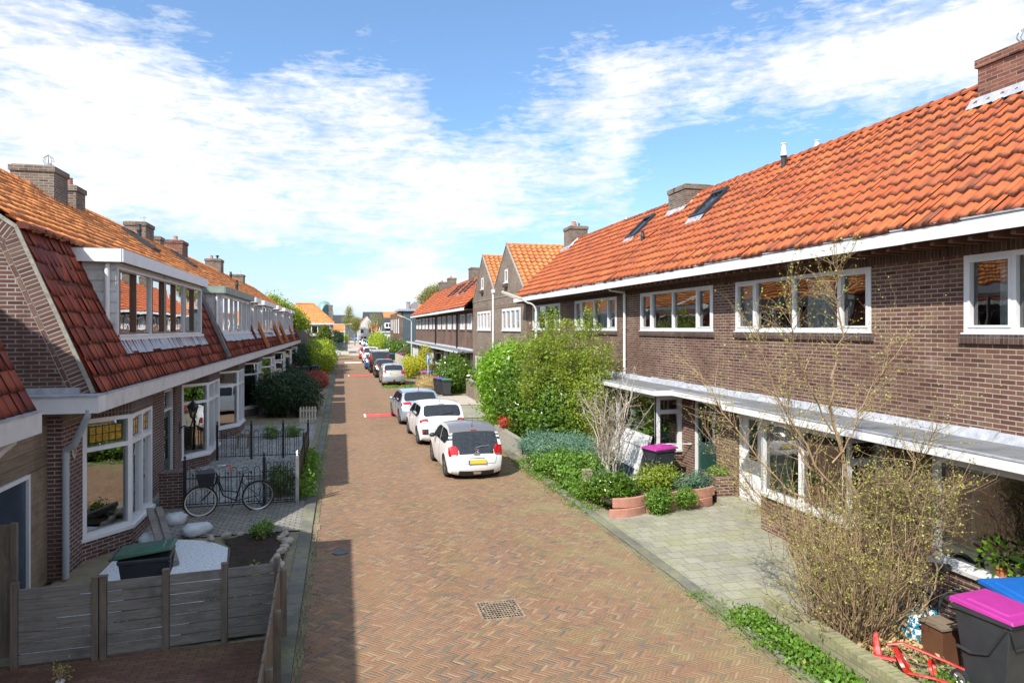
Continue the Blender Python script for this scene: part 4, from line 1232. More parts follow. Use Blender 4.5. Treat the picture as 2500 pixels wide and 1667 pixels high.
def house_left(y0, y1, label, bay=None, door_y=None, dormers=(), gable0=False, gable1=False, seed=1, stained=False, near=True, blank=False, doorcol=None, fascia='whiteold'):
    t = T('terraced_house', label, 'house', (XL, y0, 0), 'low terraced houses on the shaded side')
    F = Fr((XL, y0), (XL, y1)); L = y1 - y0
    holes = []
    if bay: holes.append((bay[0] - y0 + .06, bay[3] - y0 - .06, .2, 2.37))
    if door_y: holes.append((door_y[0] - y0, door_y[1] - y0, -.01, 2.38))
    mb = MB(); wall(mb, F, 0, L, 0, 2.64, holes, .12)
    prof = [(XL, 0), (XL, 2.6), (-3.74, 2.84), (KX - .02, KZ - .04), (LX, LZ - .06), (-10.4, KZ - .04), (-11.4, 2.84), (-11, 2.6), (-11, 0)]
    for yy, on in ((y0, True), (y1, True)):
        pts = [(x, yy, z) for x, z in prof]
        mb.face(pts if yy == y0 else pts[::-1])
    mb.build('wall', M['brickL'] if not gable0 else M['brickL'], t)
    s = MB(); s.fbox(F, .002, L - .002, 0, .006, 2.38, 2.60); s.build('soldier_course', M['soldier_lt'] if seed < 3 else M['soldier'], t)
    # roof
    rb = MB()
    rb.face([(-3.70, y0, GZ - .02), (-3.70, y1, GZ - .02), (KX + .02, y1, KZ - .03), (KX + .02, y0, KZ - .03)])
    rb.face([(KX, y0, KZ - .02), (KX, y1, KZ - .02), (LX, y1, LZ - .05), (LX, y0, LZ - .05)])
    rb.face([(LX, y0, LZ - .03), (LX, y1, LZ - .03), (-10.4, y1, KZ), (-10.4, y0, KZ)])
    rb.face([(-10.4, y0, KZ), (-10.4, y1, KZ), (-11.5, y1, GZ), (-11.5, y0, GZ)])
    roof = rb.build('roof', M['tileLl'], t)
    V = Vector((KX + 3.70, 0, KZ - GZ)); Ls = V.length
    def keep(a, b):
        z = GZ + (KZ - GZ) * b / Ls
        y = y0 + a
        return not any(d_[0] + .02 < y < d_[1] - .02 and z > 3.62 for d_ in dormers)
    tw = .20 if y1 < 37 else .25
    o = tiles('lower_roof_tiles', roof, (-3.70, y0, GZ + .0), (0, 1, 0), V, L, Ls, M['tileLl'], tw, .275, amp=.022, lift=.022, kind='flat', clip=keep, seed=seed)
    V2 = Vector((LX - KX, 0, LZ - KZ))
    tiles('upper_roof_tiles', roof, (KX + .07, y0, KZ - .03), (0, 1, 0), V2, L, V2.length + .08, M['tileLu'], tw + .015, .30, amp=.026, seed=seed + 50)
    ridge(roof, (LX, y0, LZ + .02), (LX, y1, LZ + .02), M['tileLu'])
    # knee ridge where no dormer
    segs = []; cur = y0
    for d_ in sorted(dormers):
        if d_[0] - .2 > cur: segs.append((cur, d_[0] - .2))
        cur = d_[1] + .2
    if cur < y1: segs.append((cur, y1))
    for a, b in segs:
        if b - a > .25: ridge(roof, (KX + .05, a, KZ + .01), (KX + .05, b, KZ + .01), M['tileLl'], .10, .30, name='knee_tiles')
    # eaves
    e = MB(); e.box(-3.622, -3.598, y0 + .002, y1 - .002, 2.61, 2.862); e.build('eaves_fascia', M[fascia], t)
    e = MB(); e.box(XL, -3.624, y0, y1, 2.612, 2.65); e.build('soffit', M['whiteold'], t)
    g = MB(); g.box(-3.80, -3.59, y0, y1, 2.864, 2.885); g.build('gutter', M['lead'], t)
    if bay: cant_bay(t, *bay, stained=stained)
    if door_y: door(t, F, door_y[0] - y0, door_y[1] - y0, .08, 2.38, doorcol or M['green_door'], fan=.42, light=(.25, .75, .3, .9), panes=(1, 2))
    for d_ in dormers: dormer(t, d_[0], d_[1], d_[2], *d_[3:])
    return t, roof

lb = 'low tiled brick house, '
stl = lambda i, j: i in (0, 1, 3)
hL0, q0 = house_left(3.5, 9.6, lb + 'only its dark red roof edge showing beside the wooden alley screen', dormers=[(3.5, 9.05, 'white', False, True)], seed=1)
hLm, qm = house_left(-3.5, 3.5, lb + 'behind the viewer', dormers=[(-2, 3.5, 'white', True, False)], seed=2)
hL1, q1 = house_left(11.95, 17.6, lb + 'brick gable end and stained glass over the bay window', (12.80, 13.58, 14.97, 15.75), (16.2, 17.15), [(14.1, 17.6, 'white', True, False, 3.74, 5.0, True, True, 3)], seed=1, stained=True)
hL2, q2 = house_left(17.6, 24.2, lb + 'black wall lantern beside its front door', (20.08, 20.93, 22.6, 23.42), (18.2, 19.3), [(17.6, 22.0, 'white', False, True)], seed=4)
hL3, q3 = house_left(24.2, 30.3, lb + 'green copper edge on its dormer, white car mirrored in the bay', (25.72, 26.68, 28.2, 29.1), (29.3, 30.1), [(25.5, 30.3, 'copper', True, False)], seed=5)
hL4, q4 = house_left(30.3, 36.5, lb + 'end of the copper edged dormer, dark bush before it', (31.9, 32.8, 34.3, 35.1), (30.5, 31.4), [(30.3, 33.2, 'copper', False, True), (34.3, 36.0, 'plain', True, True, 3.74, 5.0, True, True, 2)], seed=6)
hL5, q5 = house_left(36.5, 44.9, lb + 'wide white dormer, fifth from the front', (38.0, 38.9, 40.4, 41.3), (36.7, 37.6), [(37.9, 43.8, 'plain', True, True)], seed=7)
hL6, q6 = house_left(44.9, 49.5, lb + 'narrow white dormer, behind the dark bush', (46.2, 47.0, 48.2, 49.0), (45.1, 46.0), [(46.0, 48.0, 'plain', True, True, 3.74, 5.0, True, True, 2)], seed=8)
hL7, q7 = house_left(49.5, 56.7, lb + 'white dormer above the three bins', (52, 52.9, 54.3, 55.2), (50.3, 51.2), [(51.3, 56.5, 'plain', True, True)], seed=9)
hL8, q8 = house_left(56.7, 64.6, lb + 'last one of the shaded row', (59, 59.9, 61.2, 62.1), (57.2, 58.1), [(57.6, 61.2, 'plain', True, True, 3.74, 5.0, True, True, 3)], seed=10)

# gable end details of the first full house
gy = 11.95
v = MB()
segs = [((-3.74, 2.9), (KX - .0, KZ + .02)), ((KX, KZ + .02), (LX, LZ + .0)), ((-10.4, KZ), (LX, LZ))]
for si, (a, b) in enumerate(segs):
    a, b = Vector((a[0], gy - .003 * si, a[1])), Vector((b[0], gy - .003 * si, b[1])); t_ = (b - a).normalized(); dn = Vector((-t_.z, 0, t_.x)); dn = dn if dn.z < 0 else -dn
    for (o0, o1) in ((.0, .055),):
        v.hexa([a + dn * o0 + Vector((0, -.03, 0)), b + dn * o0 + Vector((0, -.03, 0)), b + dn * o0 + Vector((0, .02, 0)), a + dn * o0 + Vector((0, .02, 0)),
                a + dn * o1 + Vector((0, -.03, 0)), b + dn * o1 + Vector((0, -.03, 0)), b + dn * o1 + Vector((0, .02, 0)), a + dn * o1 + Vector((0, .02, 0))])
v.build('verge', M['mortar'], hL1)
v = MB(); v2 = MB()
for si, (a, b) in enumerate(segs):
    a, b = Vector((a[0], gy - .006 - .003 * si, a[1])), Vector((b[0], gy - .006 - .003 * si, b[1])); L_ = (b - a).length; t_ = (b - a).normalized(); dn = Vector((-t_.z, 0, t_.x)); dn = dn if dn.z < 0 else -dn
    for (mbx, o0, o1, uvf) in ((v, .06, .27, 0), (v2, .28, .345, 1)):
        q = [a + dn * o0, b + dn * o0, b + dn * o1, a + dn * o1]
        uv = [(0, 0.0), (L_, 0.0), (L_, .22), (0, .22)] if uvf == 0 else [(0, 0.005), (L_, 0.005), (L_, .0655), (0, .0655)]
        mbx.face(q[::-1], uv[::-1])
v.build('header_course', M['header'], hL1); v2.build('verge_brick_course', M['brickGable'], hL1)
e = MB(); e.box(-5.6, -3.598, 11.62, 11.645, 2.61, 2.862); e.box(-3.622, -3.598, 11.647, 11.951, 2.61, 2.862); e.build('eaves_return', M['white'], hL1)
e = MB(); e.box(-5.6, -3.63, 11.648, 11.948, 2.612, 2.65); e.box(-5.6, -3.6, 11.60, 11.949, 2.864, 2.885); e.build('gutter_return', M['lead'], hL1)
e = MB(); e.box(-5.6, -3.95, 11.90, 11.948, 2.886, 2.98); e.build('flashing', M['leadw'], hL1)
e = MB(); e.box(-4.42, XL - .001, 11.93, 12.2, 0, 2.6); e.build('corner_pier', M['brickL'], hL1)
dp = MB(); dp.tube([(-3.75, 11.66, 2.66), (-3.76, 11.66, 2.56), (-3.98, 11.80, 2.12), (-4.12, 11.87, 2.02), (-4.13, 11.88, 1.92), (-4.13, 11.88, .05)], .048, 12)
for z in (1.9, 1.62, .4): dp.lathe([(.056, 0), (.056, .06)], 12, Matrix.Translation((-4.13, 11.88, z)))
dp.build('downpipe', M['greypipe'], hL1)
# house shield beside the first bay
sh = MB(); sh.prism([(-4.192, 12.30, 1.98), (-4.192, 12.44, 1.98), (-4.192, 12.44, 1.88), (-4.192, 12.37, 1.80), (-4.192, 12.30, 1.88)], (.02, 0, 0)); sd = sh.build('enamel_shield', M['cream'], hL1)
s2 = MB()
for (a, b, c_, d_) in ((12.315, 12.345, 1.955, 1.97), (12.327, 12.333, 1.88, 1.955), (12.36, 12.38, 1.85, 1.97), (12.395, 12.425, 1.955, 1.97), (12.40, 12.406, 1.88, 1.955)): s2.box(-4.171, -4.168, a, b, c_, d_)
s2.build('letters', M['black'], sd)
# party strip between second and third house
for yy, h_ in ((24.2, hL3), (17.6, hL2)):
    if yy > 20:
        p = MB(); a = Vector((-3.66, yy, GZ + .05)); b = Vector((KX + .08, yy, KZ + .02)); w_ = Vector((0, .09, 0)); u_ = Vector((.09, 0, .04))
        p.hexa([a - w_, a + w_, b + w_, b - w_, a - w_ + u_, a + w_ + u_, b + w_ + u_, b - w_ + u_]); p.build('party_strip', M['felt'], h_)
for yy, h_ in ((36.5, hL5), (44.9, hL6), (49.5, hL7), (56.7, hL8)):
    p = MB(); a = Vector((-3.66, yy, GZ + .05)); b = Vector((KX + .08, yy, KZ + .02)); w_ = Vector((0, .08, 0)); u_ = Vector((.12, 0, .05))
    p.hexa([a - w_, a + w_, b + w_, b - w_, a - w_ + u_, a + w_ + u_, b + w_ + u_, b - w_ + u_])
    p.build('party_strip', M['tileLu'], h_)
# chimneys
chimney(q2, -8.05, -7.08, 19.6, 20.5, 6.4, 8.0, M['brickCh'], [(-7.35, 20.0, 'cage')], label='broad brick chimney with a wire cage pot')
chimney(q2, -7.5, -7.15, 21.3, 22.0, 6.5, 7.85, M['brickCh'], [(-7.4, 21.5, 'clay')], label='slim brick chimney with a clay pot')
chimney(q3, -8.1, -7.35, 29.0, 30.2, 6.5, 8.0, M['brickCh'], [(-7.6, 29.6, 'steel')])
chimney(q4, -7.9, -7.4, 31.4, 32.0, 6.5, 7.75, M['brickCh'], [])
chimney(q4, -8.2, -7.3, 35.0, 36.2, 6.6, 8.05, M['brickChRed'], [(-7.7, 35.5, 'clay')])
chimney(q6, -8.2, -7.3, 45.5, 46.6, 6.6, 8.2, M['brickCh'], [(-7.9, 45.9, 'clay'), (-7.6, 46.2, 'hat')])
chimney(q7, -8.2, -7.3, 55.5, 56.5, 6.6, 8.0, M['brickCh'], [(-7.6, 56.0, 'steel')])
def skyL(roof, xa, xb, ya, yb):
    sl = (LZ - KZ) / (LX - KX); z = lambda x: KZ + sl * (x - KX) + .08; N = Vector((-sl, 0, 1)).normalized()
    P = lambda x, y, k: Vector((x, y, z(x))) + N * k
    mb = MB(); w_ = .09
    for (p, q, r, s, k) in ((xa, xb, ya, ya + w_, .12), (xa, xb, yb - w_, yb, .12), (xa, xa + w_, ya + w_, yb - w_, .118), (xb - w_, xb, ya + w_, yb - w_, .118)):
        mb.hexa([P(p, r, 0), P(q, r, 0), P(q, s, 0), P(p, s, 0), P(p, r, k), P(q, r, k), P(q, s, k), P(p, s, k)])
    o = mb.build('skylight', M['plastic'], roof)
    g = MB(); g.face([P(xa + w_, ya + w_, .08), P(xb - w_, ya + w_, .08), P(xb - w_, yb - w_, .08), P(xa + w_, yb - w_, .08)]); g.build('pane', M['glassm'], o)
skyL(q3, -7.15, -6.2, 25.2, 26.2)
skyL(q4, -7.1, -6.2, 31.6, 32.5)
flue(q3, -7.1, 27.2, 7.15, .55, .07, False, 'vent_pipe')
flue(q5, -5.2, 37.2, 5.8, .6, .07, False, 'vent_pipe'); flue(q6, -7.2, 48.8, 7.2, .5, .08, False, 'vent_pipe')
# pipe on the cheek of the first dormer
dp = MB(); dp.tube([(-4.20, 14.03, 5.1), (-4.20, 14.03, 3.98), (-4.17, 14.02, 3.90)], .045, 10); dp.build('downpipe', M['pvc'], hL1)
dp = MB(); dp.tube([(-4.20, 25.43, 5.1), (-4.20, 25.43, 3.98), (-4.17, 25.42, 3.90)], .045, 10); dp.build('downpipe', M['pvc'], hL3)
# white downpipe under the near eaves
dp = MB(); dp.tube([(-3.78, 9.25, 2.66), (-3.78, 9.25, 2.55), (-3.85, 9.18, 2.48), (-4.12, 8.5, 2.02), (-4.13, 8.4, .1)], .05, 12); dp.build('downpipe', M['pvc'], hL0)
# alley screen with door
sc = T('alley_screen', 'weathered wooden boarding between two houses with a white framed dark blue door', 'screen', (-4.4, 9.6, 0))
b = MB()
for k in range(5): b.box(-4.43, -4.40, 9.605, 11.925, 1.80 + k * .155, 1.80 + k * .155 + .15)
b.box(-4.43, -4.40, 9.605, 10.28, .0, 1.79); b.box(-4.43, -4.40, 11.28, 11.925, 0, 1.79)
b.build('boarding', M['woody'], sc)
b = MB(); b.box(-4.45, -4.37, 10.285, 10.34, 0, 1.79); b.box(-4.45, -4.37, 11.22, 11.275, 0, 1.79); b.box(-4.45, -4.372, 10.342, 11.218, 1.735, 1.79); dfm = b.build('door_frame', M['white'], sc)
b = MB(); b.box(-4.44, -4.41, 10.342, 11.218, .02, 1.733); dd = b.build('door', M['blue_door'], sc)
b = MB(); b.tube([(-4.41, 10.42, .82), (-4.36, 10.42, .82), (-4.36, 10.53, .84)], .011, 6); b.build('handle', M['alloy'], dd)
# lantern on the wall
ln = T('wall_lantern', 'black carriage lantern on a scrolled wall bracket', 'lantern', (-4.2, 19.85, 1.5))
b = MB(); b.tube([(-4.2, 19.85, 1.22), (-4.08, 19.85, 1.30), (-3.98, 19.85, 1.22), (-3.9, 19.85, 1.34), (-3.88, 19.85, 1.48)], .018, 6)
b.box(-4.2, -4.18, 19.78, 19.92, 1.1, 1.4); b.build('bracket', M['black'], ln)
Mx = Matrix.Translation((-3.88, 19.85, 1.48))
b = MB(); b.lathe([(.03, 0), (.06, .03), (.06, .04)], 6, Mx); b.lathe([(.16, .30), (.10, .40), (.03, .46), (.03, .5), (.0, .54)], 6, Mx)
for k in range(6):
    an = k * PI / 3; b.tube([(-3.88 + r_ * math.cos(an), 19.85 + r_ * math.sin(an), 1.48 + h_) for r_, h_ in ((.06, .04), (.13, .31))], .008, 4)
b.build('lamp_housing', M['black'], ln)
b = MB(); b.lathe([(.055, .04), (.125, .30)], 6, Mx); b.build('lamp_glass', M['glass'], ln)
# ---------------------------------------------------------------- cars
def catmull(P, sub):
    out = []
    n = len(P)
    for i in range(n - 1):
        p0, p1, p2, p3 = P[max(0, i - 1)], P[i], P[i + 1], P[min(n - 1, i + 2)]
        for k in range(sub):
            t = k / sub
            out.append(tuple(.5 * ((2 * p1[j]) + (-p0[j] + p2[j]) * t + (2 * p0[j] - 5 * p1[j] + 4 * p2[j] - p3[j]) * t * t + (-p0[j] + 3 * p1[j] - 3 * p2[j] + p3[j]) * t ** 3) for j in (0, 1)))
    out.append(P[-1])
    return out
HATCH = [(.030, .15), (.010, .20), (.0, .30), (.002, .42), (.012, .50), (.022, .56), (.035, .64), (.065, .78), (.105, .92), (.115, .955), (.20, .985), (.33, 1.0), (.46, .985), (.555, .945),
         (.64, .82), (.735, .665), (.80, .63), (.88, .585), (.945, .52), (.98, .44), (.998, .34), (1.0, .24), (.985, .15)]
VAN = [(.020, .15), (.004, .20), (.0, .30), (.002, .42), (.006, .50), (.010, .56), (.014, .64), (.024, .78), (.045, .93), (.06, .97), (.15, .99), (.33, 1.0), (.50, .985), (.62, .945),
       (.70, .80), (.775, .62), (.83, .59), (.90, .56), (.955, .50), (.985, .42), (.998, .32), (1.0, .22), (.985, .14)]
CITY = [(.030, .13), (.010, .17), (.0, .25), (.002, .34), (.008, .42), (.014, .48), (.026, .56), (.058, .71), (.096, .85), (.110, .89), (.19, .965), (.33, 1.0), (.46, .985), (.555, .945),
        (.64, .82), (.735, .665), (.80, .63), (.88, .585), (.945, .52), (.98, .44), (.998, .34), (1.0, .24), (.985, .15)]
IDX = dict(bump=3, tail=4.4, rw0=6, rw1=8.7, roof0=9, roof1=13, ws0=13.15, ws1=15)
def car(label, L, W, H, paint_, pos, rz=0., prof=HATCH, group=None, roofmat=None, lights='tall', wheelr=.28, name='parked_car', plate=True, detail=True, cat='car', rwm=.80, rw=(6, 8.7), cspec='', front=False, oh=(.14, .20)):
    t = T(name, label, cat, (0, 0, 0), group)
    SUB = 4
    ch = [(a * L, b * H) for a, b in catmull(prof, SUB)]
    n = len(ch)
    belt = .62 * H
    yr, yf = L * oh[0] + wheelr * .25, L * (1 - oh[1])
    sill = .135 * H
    Ra = wheelr * 1.16
    def X(y, z):
        u = y / L
        pl_ = 1. - .10 * max(0, (.10 - u) / .10) ** 1.6 - .16 * max(0, (u - .84) / .16) ** 2
        h = z / H
        if z < belt:
            f = .93 + .07 * min(1., max(0., (h - .12) / .26)) ** .6 - .03 * max(0., (h - .45) / .17)
        else:
            f = .97 - (.97 - rwm) * ((h - .62) / .38) ** 1.15
        if h < .6: f += .012 * max(0, 1 - abs(y - yr) / (Ra * 1.5)) + .012 * max(0, 1 - abs(y - yf) / (Ra * 1.5))
        return W / 2 * f * pl_
    def bulge(i):
        u = i / (n - 1) * (len(prof) - 1)
        pts = [(0, .10), (4, .13), (6, .10), (8.5, .05), (11, .045), (13, .05), (15, .09), (17, .06), (19, .14), (22, .2)]
        for (a, b), (c_, d_) in zip(pts[:-1], pts[1:]):
            if a <= u <= c_: return b + (d_ - b) * (u - a) / (c_ - a)
        return .1
    def normal(i):
        a = ch[max(0, int(i) - 1)]; b = ch[min(n - 1, int(i) + 2)]
        dy, dz = b[0] - a[0], b[1] - a[1]; l = math.hypot(dy, dz) or 1
        return (-dz / l, dy / l)
    def at(i):
        i = max(0, min(n - 1.0001, i)); k = int(i); f = i - k
        return (ch[k][0] * (1 - f) + ch[k + 1][0] * f, ch[k][1] * (1 - f) + ch[k + 1][1] * f)
    def nrm(i):
        k = int(i); f = i - k; a = normal(k); b = normal(min(n - 1, k + 1)); q = (a[0] * (1 - f) + b[0] * f, a[1] * (1 - f) + b[1] * f)
        l = math.hypot(*q); return (q[0] / l, q[1] / l)
    def R(i, s, off=0.):      # i in profile units * SUB
        y, z = at(i); ny, nz = nrm(i); b = bulge(i) * (1 - abs(s) ** 2.6) + off
        return (s * X(y, z), y + ny * b, z + nz * b)
    def S(side, y, z, off=0.): return (side * (X(y, z) + off), y, z)
    body = MB()
    NS = 15
    sv = [math.sin(-PI / 2 + PI * k / (NS - 1)) * .35 + (-1 + 2 * k / (NS - 1)) * .65 for k in range(NS)]
    rows = [[R(i, s) for s in sv] for i in range(n)]
    roofrows = (int(IDX['roof0'] * SUB) - 1, int(IDX['roof1'] * SUB))
    rm_ = MB()
    for i in range(n - 1):
        tgt = rm_ if (roofmat and roofrows[0] <= i < roofrows[1]) else body
        tgt.grid([rows[i], rows[i + 1]])
    # sides
    ybs = []
    prev = ch[0][0] - .001
    for i in range(n):
        prev = max(prev + .0035 * L, ch[i][0]); ybs.append(prev)
    mx = ch[-1][0]; nxt = mx
    for i in range(n - 1, -1, -1):
        ybs[i] = min(ybs[i], nxt); nxt = ybs[i] - .0035 * L
    def low(y):
        z = sill
        for c_ in (yr, yf):
            q = Ra * Ra - (y - c_) ** 2
            if q > 0: z = max(z, wheelr + math.sqrt(q))
        return z
    # denser columns: interpolate chain
    cols = []
    for i in range(n - 1):
        k = max(1, int(abs(ybs[i + 1] - ybs[i]) / .03))
        for q in range(k):
            f = q / k
            cols.append((ch[i][0] * (1 - f) + ch[i + 1][0] * f, ch[i][1] * (1 - f) + ch[i + 1][1] * f, ybs[i] * (1 - f) + ybs[i + 1] * f))
    cols.append((ch[-1][0], ch[-1][1], ybs[-1]))
    for side in (-1, 1):
        rws = []
        for (yt, zt, yb) in cols:
            zb = min(low(yb), zt)
            col = []
            for k in range(11):
                f = k / 10
                y = yb + (yt - yb) * f; z = zb + (zt - zb) * f
                col.append(S(side, y, z))
            rws.append(col)
        body.grid(rws, flip=(side > 0))
    body.build('body', paint_, t, smooth=True, merge=.0008, bevel=.03, local=True)
    if roofmat: rm_.build('roof_panel', roofmat, t, smooth=True, merge=.0008, local=True)
    # underside and wheel housings
    u = MB(); u.box(-W * .36, W * .36, L * .03, L * .96, .17 * H, .34 * H); u.box(-W * .44, W * .44, yr + Ra, yf - Ra, .14 * H, .3 * H); u.build('underbody', M['plastic'], t, local=True)
    # glass patches
    def rib_patch(name_, i0, i1, s0, s1, mat, off=.006, ni=8, ns=14, par=t, rnd_=.0, label_=None, round_bot=0.):
        rw_ = []
        for a in range(ni + 1):
            f = a / ni; i = (i0 + (i1 - i0) * f) * SUB
            sh = rnd_ * (1 - math.sqrt(max(0, 1 - (2 * f - 1) ** 4)))
            row = []
            for b in range(ns + 1):
                s = (s0 + sh) + (s1 - sh - s0 - sh) * b / ns
                row.append(R(i, s, off))
            rw_.append(row)
        m_ = MB(); m_.grid(rw_); return m_.build(name_, mat, par, smooth=True, local=True, label=label_)
    smax = .88
    rib_patch('rear_window', rw[0], rw[1], -smax, smax, M['cglass'], rnd_=.10 if lights != 'c' else 0.)
    rib_patch('windscreen', IDX['ws0'], IDX['ws1'], -.90, .90, M['cglass'], rnd_=.05)
    # side windows
    ytop = lambda y: np.interp(y, [c_[0] for c_ in ch[int(6 * SUB):int(15.5 * SUB)]], [c_[1] for c_ in ch[int(6 * SUB):int(15.5 * SUB)]])
    yr0, yr1, ym = ch[int(7.6 * SUB)][0] + .03 * L, ch[int(14.7 * SUB)][0] - .01 * L, L * .40
    for side in (-1, 1):
        for (a, b) in (((yr0, ym - .03), (ym + .03, yr1))):
            rw_ = []; m = 10
            zb0, zb1 = [], []
            for k in range(m + 1):
                y = a + (b - a) * k / m; zt = min(ytop(y) - .055 * H, .925 * H); zb = .655 * H
                if y < yr0 + .08 * L: zb += .10 * H * (1 - (y - yr0) / (.08 * L))
                zt = max(zt, zb + .01)
                zb0.append(S(side, y, zb, .005)); zb1.append(S(side, y, (zb + zt) / 2, .006)); rw_.append(S(side, y, zt, .005))
            m_ = MB(); m_.grid([zb0, zb1, rw_], flip=(side < 0)); m_.build('side_window', M['cglass'], t, smooth=True, local=True)
    # lamps
    if lights == 'c' or lights == 'tall': li0, li1, ls = 4.7, 6.6, .68
    elif lights == 'wide': li0, li1, ls = 5.2, 6.3, .50
    elif lights == 'van': li0, li1, ls = 5.0, 7.6, .84
    else: li0, li1, ls = 4.9, 6.0, .66
    for side in (-1, 1):
        rw_ = []
        for a in range(7):
            f = a / 6; i = (li0 + (li1 - li0) * f) * SUB; sh = (.08 * abs(2 * f - 1) ** 3)
            row = [R(i, side * (ls + sh + (1.0 - ls - sh) * b / 7), .009) for b in range(8)]
            y, z = at(i); row += [S(side, y + .02 + .05 * (1 - abs(2 * f - 1)), z, .007)]
            rw_.append(row)
        m_ = MB(); m_.grid(rw_, flip=(side < 0)); tl = m_.build('tail_light', M['redlamp'], t, smooth=True, local=True)
        if detail and lights != 'van':
            rw_ = [[R((li0 + .05 + .3 * a / 2) * SUB, side * (ls + .08 + (.94 - ls - .08) * b / 4), .012) for b in range(5)] for a in range(3)]
            m_ = MB(); m_.grid(rw_, flip=(side < 0)); m_.build('reverse_lamp', M['alloy'], tl, smooth=True, local=True)
        # headlight
        rw_ = [[S(side, L * (.90 + .07 * b / 4), H * (.44 + .09 * a / 3 - .02 * b / 4), .006) for b in range(5)] for a in range(4)]
        m_ = MB(); m_.grid(rw_, flip=(side < 0)); m_.build('headlight', M['alloy'], t, smooth=True, local=True)
        # mirror
        mm = MB(); zz = .66 * H; yy = yr1 - .10 * L
        mm.lathe([(.0, -.07), (.06, -.06), (.085, 0), (.07, .05), (.0, .07)], 10, Matrix.Translation((side * (X(yy, zz) + .12), yy, zz + .03)) @ Matrix.Rotation(PI / 2, 4, 'X') @ Matrix.Diagonal((1.1, .75, 1, 1)))
        mm.tube([(side * (X(yy, zz) - .02), yy, zz), (side * (X(yy, zz) + .1), yy, zz + .02)], .02, 6)
        mm.build('wing_mirror', M['plastic'] if cspec == 'c' or not detail else paint_, t, smooth=True, local=True)
        if detail:
            h = MB(); yy = L * .43; h.tube([(side * (X(yy, .56 * H) + .004), yy, .565 * H), (side * (X(yy, .56 * H) + .022), yy + .03, .565 * H), (side * (X(yy, .56 * H) + .022), yy + .13, .565 * H), (side * (X(yy, .56 * H) + .004), yy + .16, .565 * H)], .011, 6); h.build('door_handle', paint_, t, local=True)
            # door seams as thin proud dark lines
            sm = MB()
            for yy in ((L * .40, L * .66) if cspec == 'c' else (L * .24, L * .42, L * .66)):
                pts = [S(side, yy + (.02 * L if z_ < .3 else 0), z_ * H, .0015) for z_ in (.17, .25, .35, .45, .55, .64)]
                sm.tube(pts, .0035, 4)
            sm.tube([S(side, L * (.24 + .42 * k / 8), .165 * H, .0015) for k in range(9)], .0035, 4)
            sm.build('door_seam', M['plastic'], t, local=True)
    # wheels
    for (yy) in (yr, yf):
        for side in (-1, 1):
            Mx = Matrix.Translation((side * (W / 2 - .085), yy, wheelr)) @ Matrix.Rotation(side * PI / 2, 4, 'Y')
            w_ = wheelr
            m_ = MB(); m_.lathe([(w_ * .64, .055), (w_ * .70, .072), (w_ * .90, .078), (w_ * .985, .06), (w_, .03), (w_, -.05), (w_ * .97, -.085), (w_ * .85, -.095), (w_ * .6, -.09)], 28, Mx)
            wo_ = m_.build('wheel', M['rubber'], t, smooth=True, local=True)
            m_ = MB(); m_.lathe([(w_ * .66, .058), (w_ * .60, .05), (w_ * .58, .02), (0.0, .015)], 28, Mx)
            m_.build('rim_dish', M['plastic'], wo_, smooth=True, local=True)
            m_ = MB(); m_.lathe([(w_ * .68, .060), (w_ * .63, .066), (w_ * .60, .055)], 28, Mx); m_.lathe([(w_ * .14, .05), (w_ * .10, .06), (0, .062)], 12, Mx)
            for k in range(6 if detail else 5):
                an = 2 * PI * k / (6 if detail else 5)
                for da in ((-.14, .14) if detail else (0,)):
                    m_.tube([Mx @ Vector((w_ * .1 * math.cos(an), w_ * .1 * math.sin(an), .052)), Mx @ Vector((w_ * .63 * math.cos(an + da), w_ * .63 * math.sin(an + da), .055))], [.016, .013], 4)
            m_.build('rim', M['alloy'], wo_, local=True)
            m_ = MB(); m_.lathe([(Ra + .012, .10), (Ra + .012, -.22), (0, -.22)], 24, Matrix.Translation((side * (W / 2 - .12), yy, wheelr)) @ Matrix.Rotation(side * PI / 2, 4, 'Y'))
            m_.v = [(p[0], p[1], max(p[2], .10)) for p in m_.v]
            m_.build('wheel_arch', M['dark'], t, local=True)
    # bumper, plate
    if cspec == 'c':
        rib_patch('tailgate_glass', 5.05, 6.02, -.66, .66, M['cglass'], .007, 4, 12)
        rib_patch('lower_bumper', .15, 1.5, -.70, .70, M['plastic'], .008, 3, 12)
        e_ = MB()
        for zz in (.0, .055):
            for sg in (-1, 1):
                q = [R((5.38) * SUB, sg * .0, .016), R((5.38) * SUB, sg * .075, .016)]
                a = Vector(q[0]) + Vector((0, 0, .04 + zz)); b = Vector(q[1]) + Vector((0, .003, zz)); e_.tube([a, b], .012, 5)
        e_.build('chevron_emblem', M['chrome'], t, local=True)
        c_ = R(5.12 * SUB, 0, .02)
        h = MB(); h.box(-.075, .075, c_[1] - .012, c_[1] + .01, c_[2] - .045, c_[2] + .02); h.build('tailgate_handle', M['alloy'], t, local=True)
        c_ = R(1.2 * SUB, 0, .02)
        h = MB(); h.hexa([(-.09, c_[1] - .02, c_[2] - .03), (.09, c_[1] - .02, c_[2] - .03), (.09, c_[1] + .03, c_[2] - .03), (-.09, c_[1] + .03, c_[2] - .03), (-.11, c_[1] - .02, c_[2] + .03), (.11, c_[1] - .02, c_[2] + .03), (.11, c_[1] + .03, c_[2] + .03), (-.11, c_[1] + .03, c_[2] + .03)])
        h.build('exhaust_trim', M['chrome'], t, local=True)
        rib_patch('brake_light', 8.92, 9.12, -.13, .13, M['redlamp'], .012, 2, 6)
        rib_patch('plate_recess', 3.78, 3.95, -.30, .30, M['plastic'], .004, 2, 10)
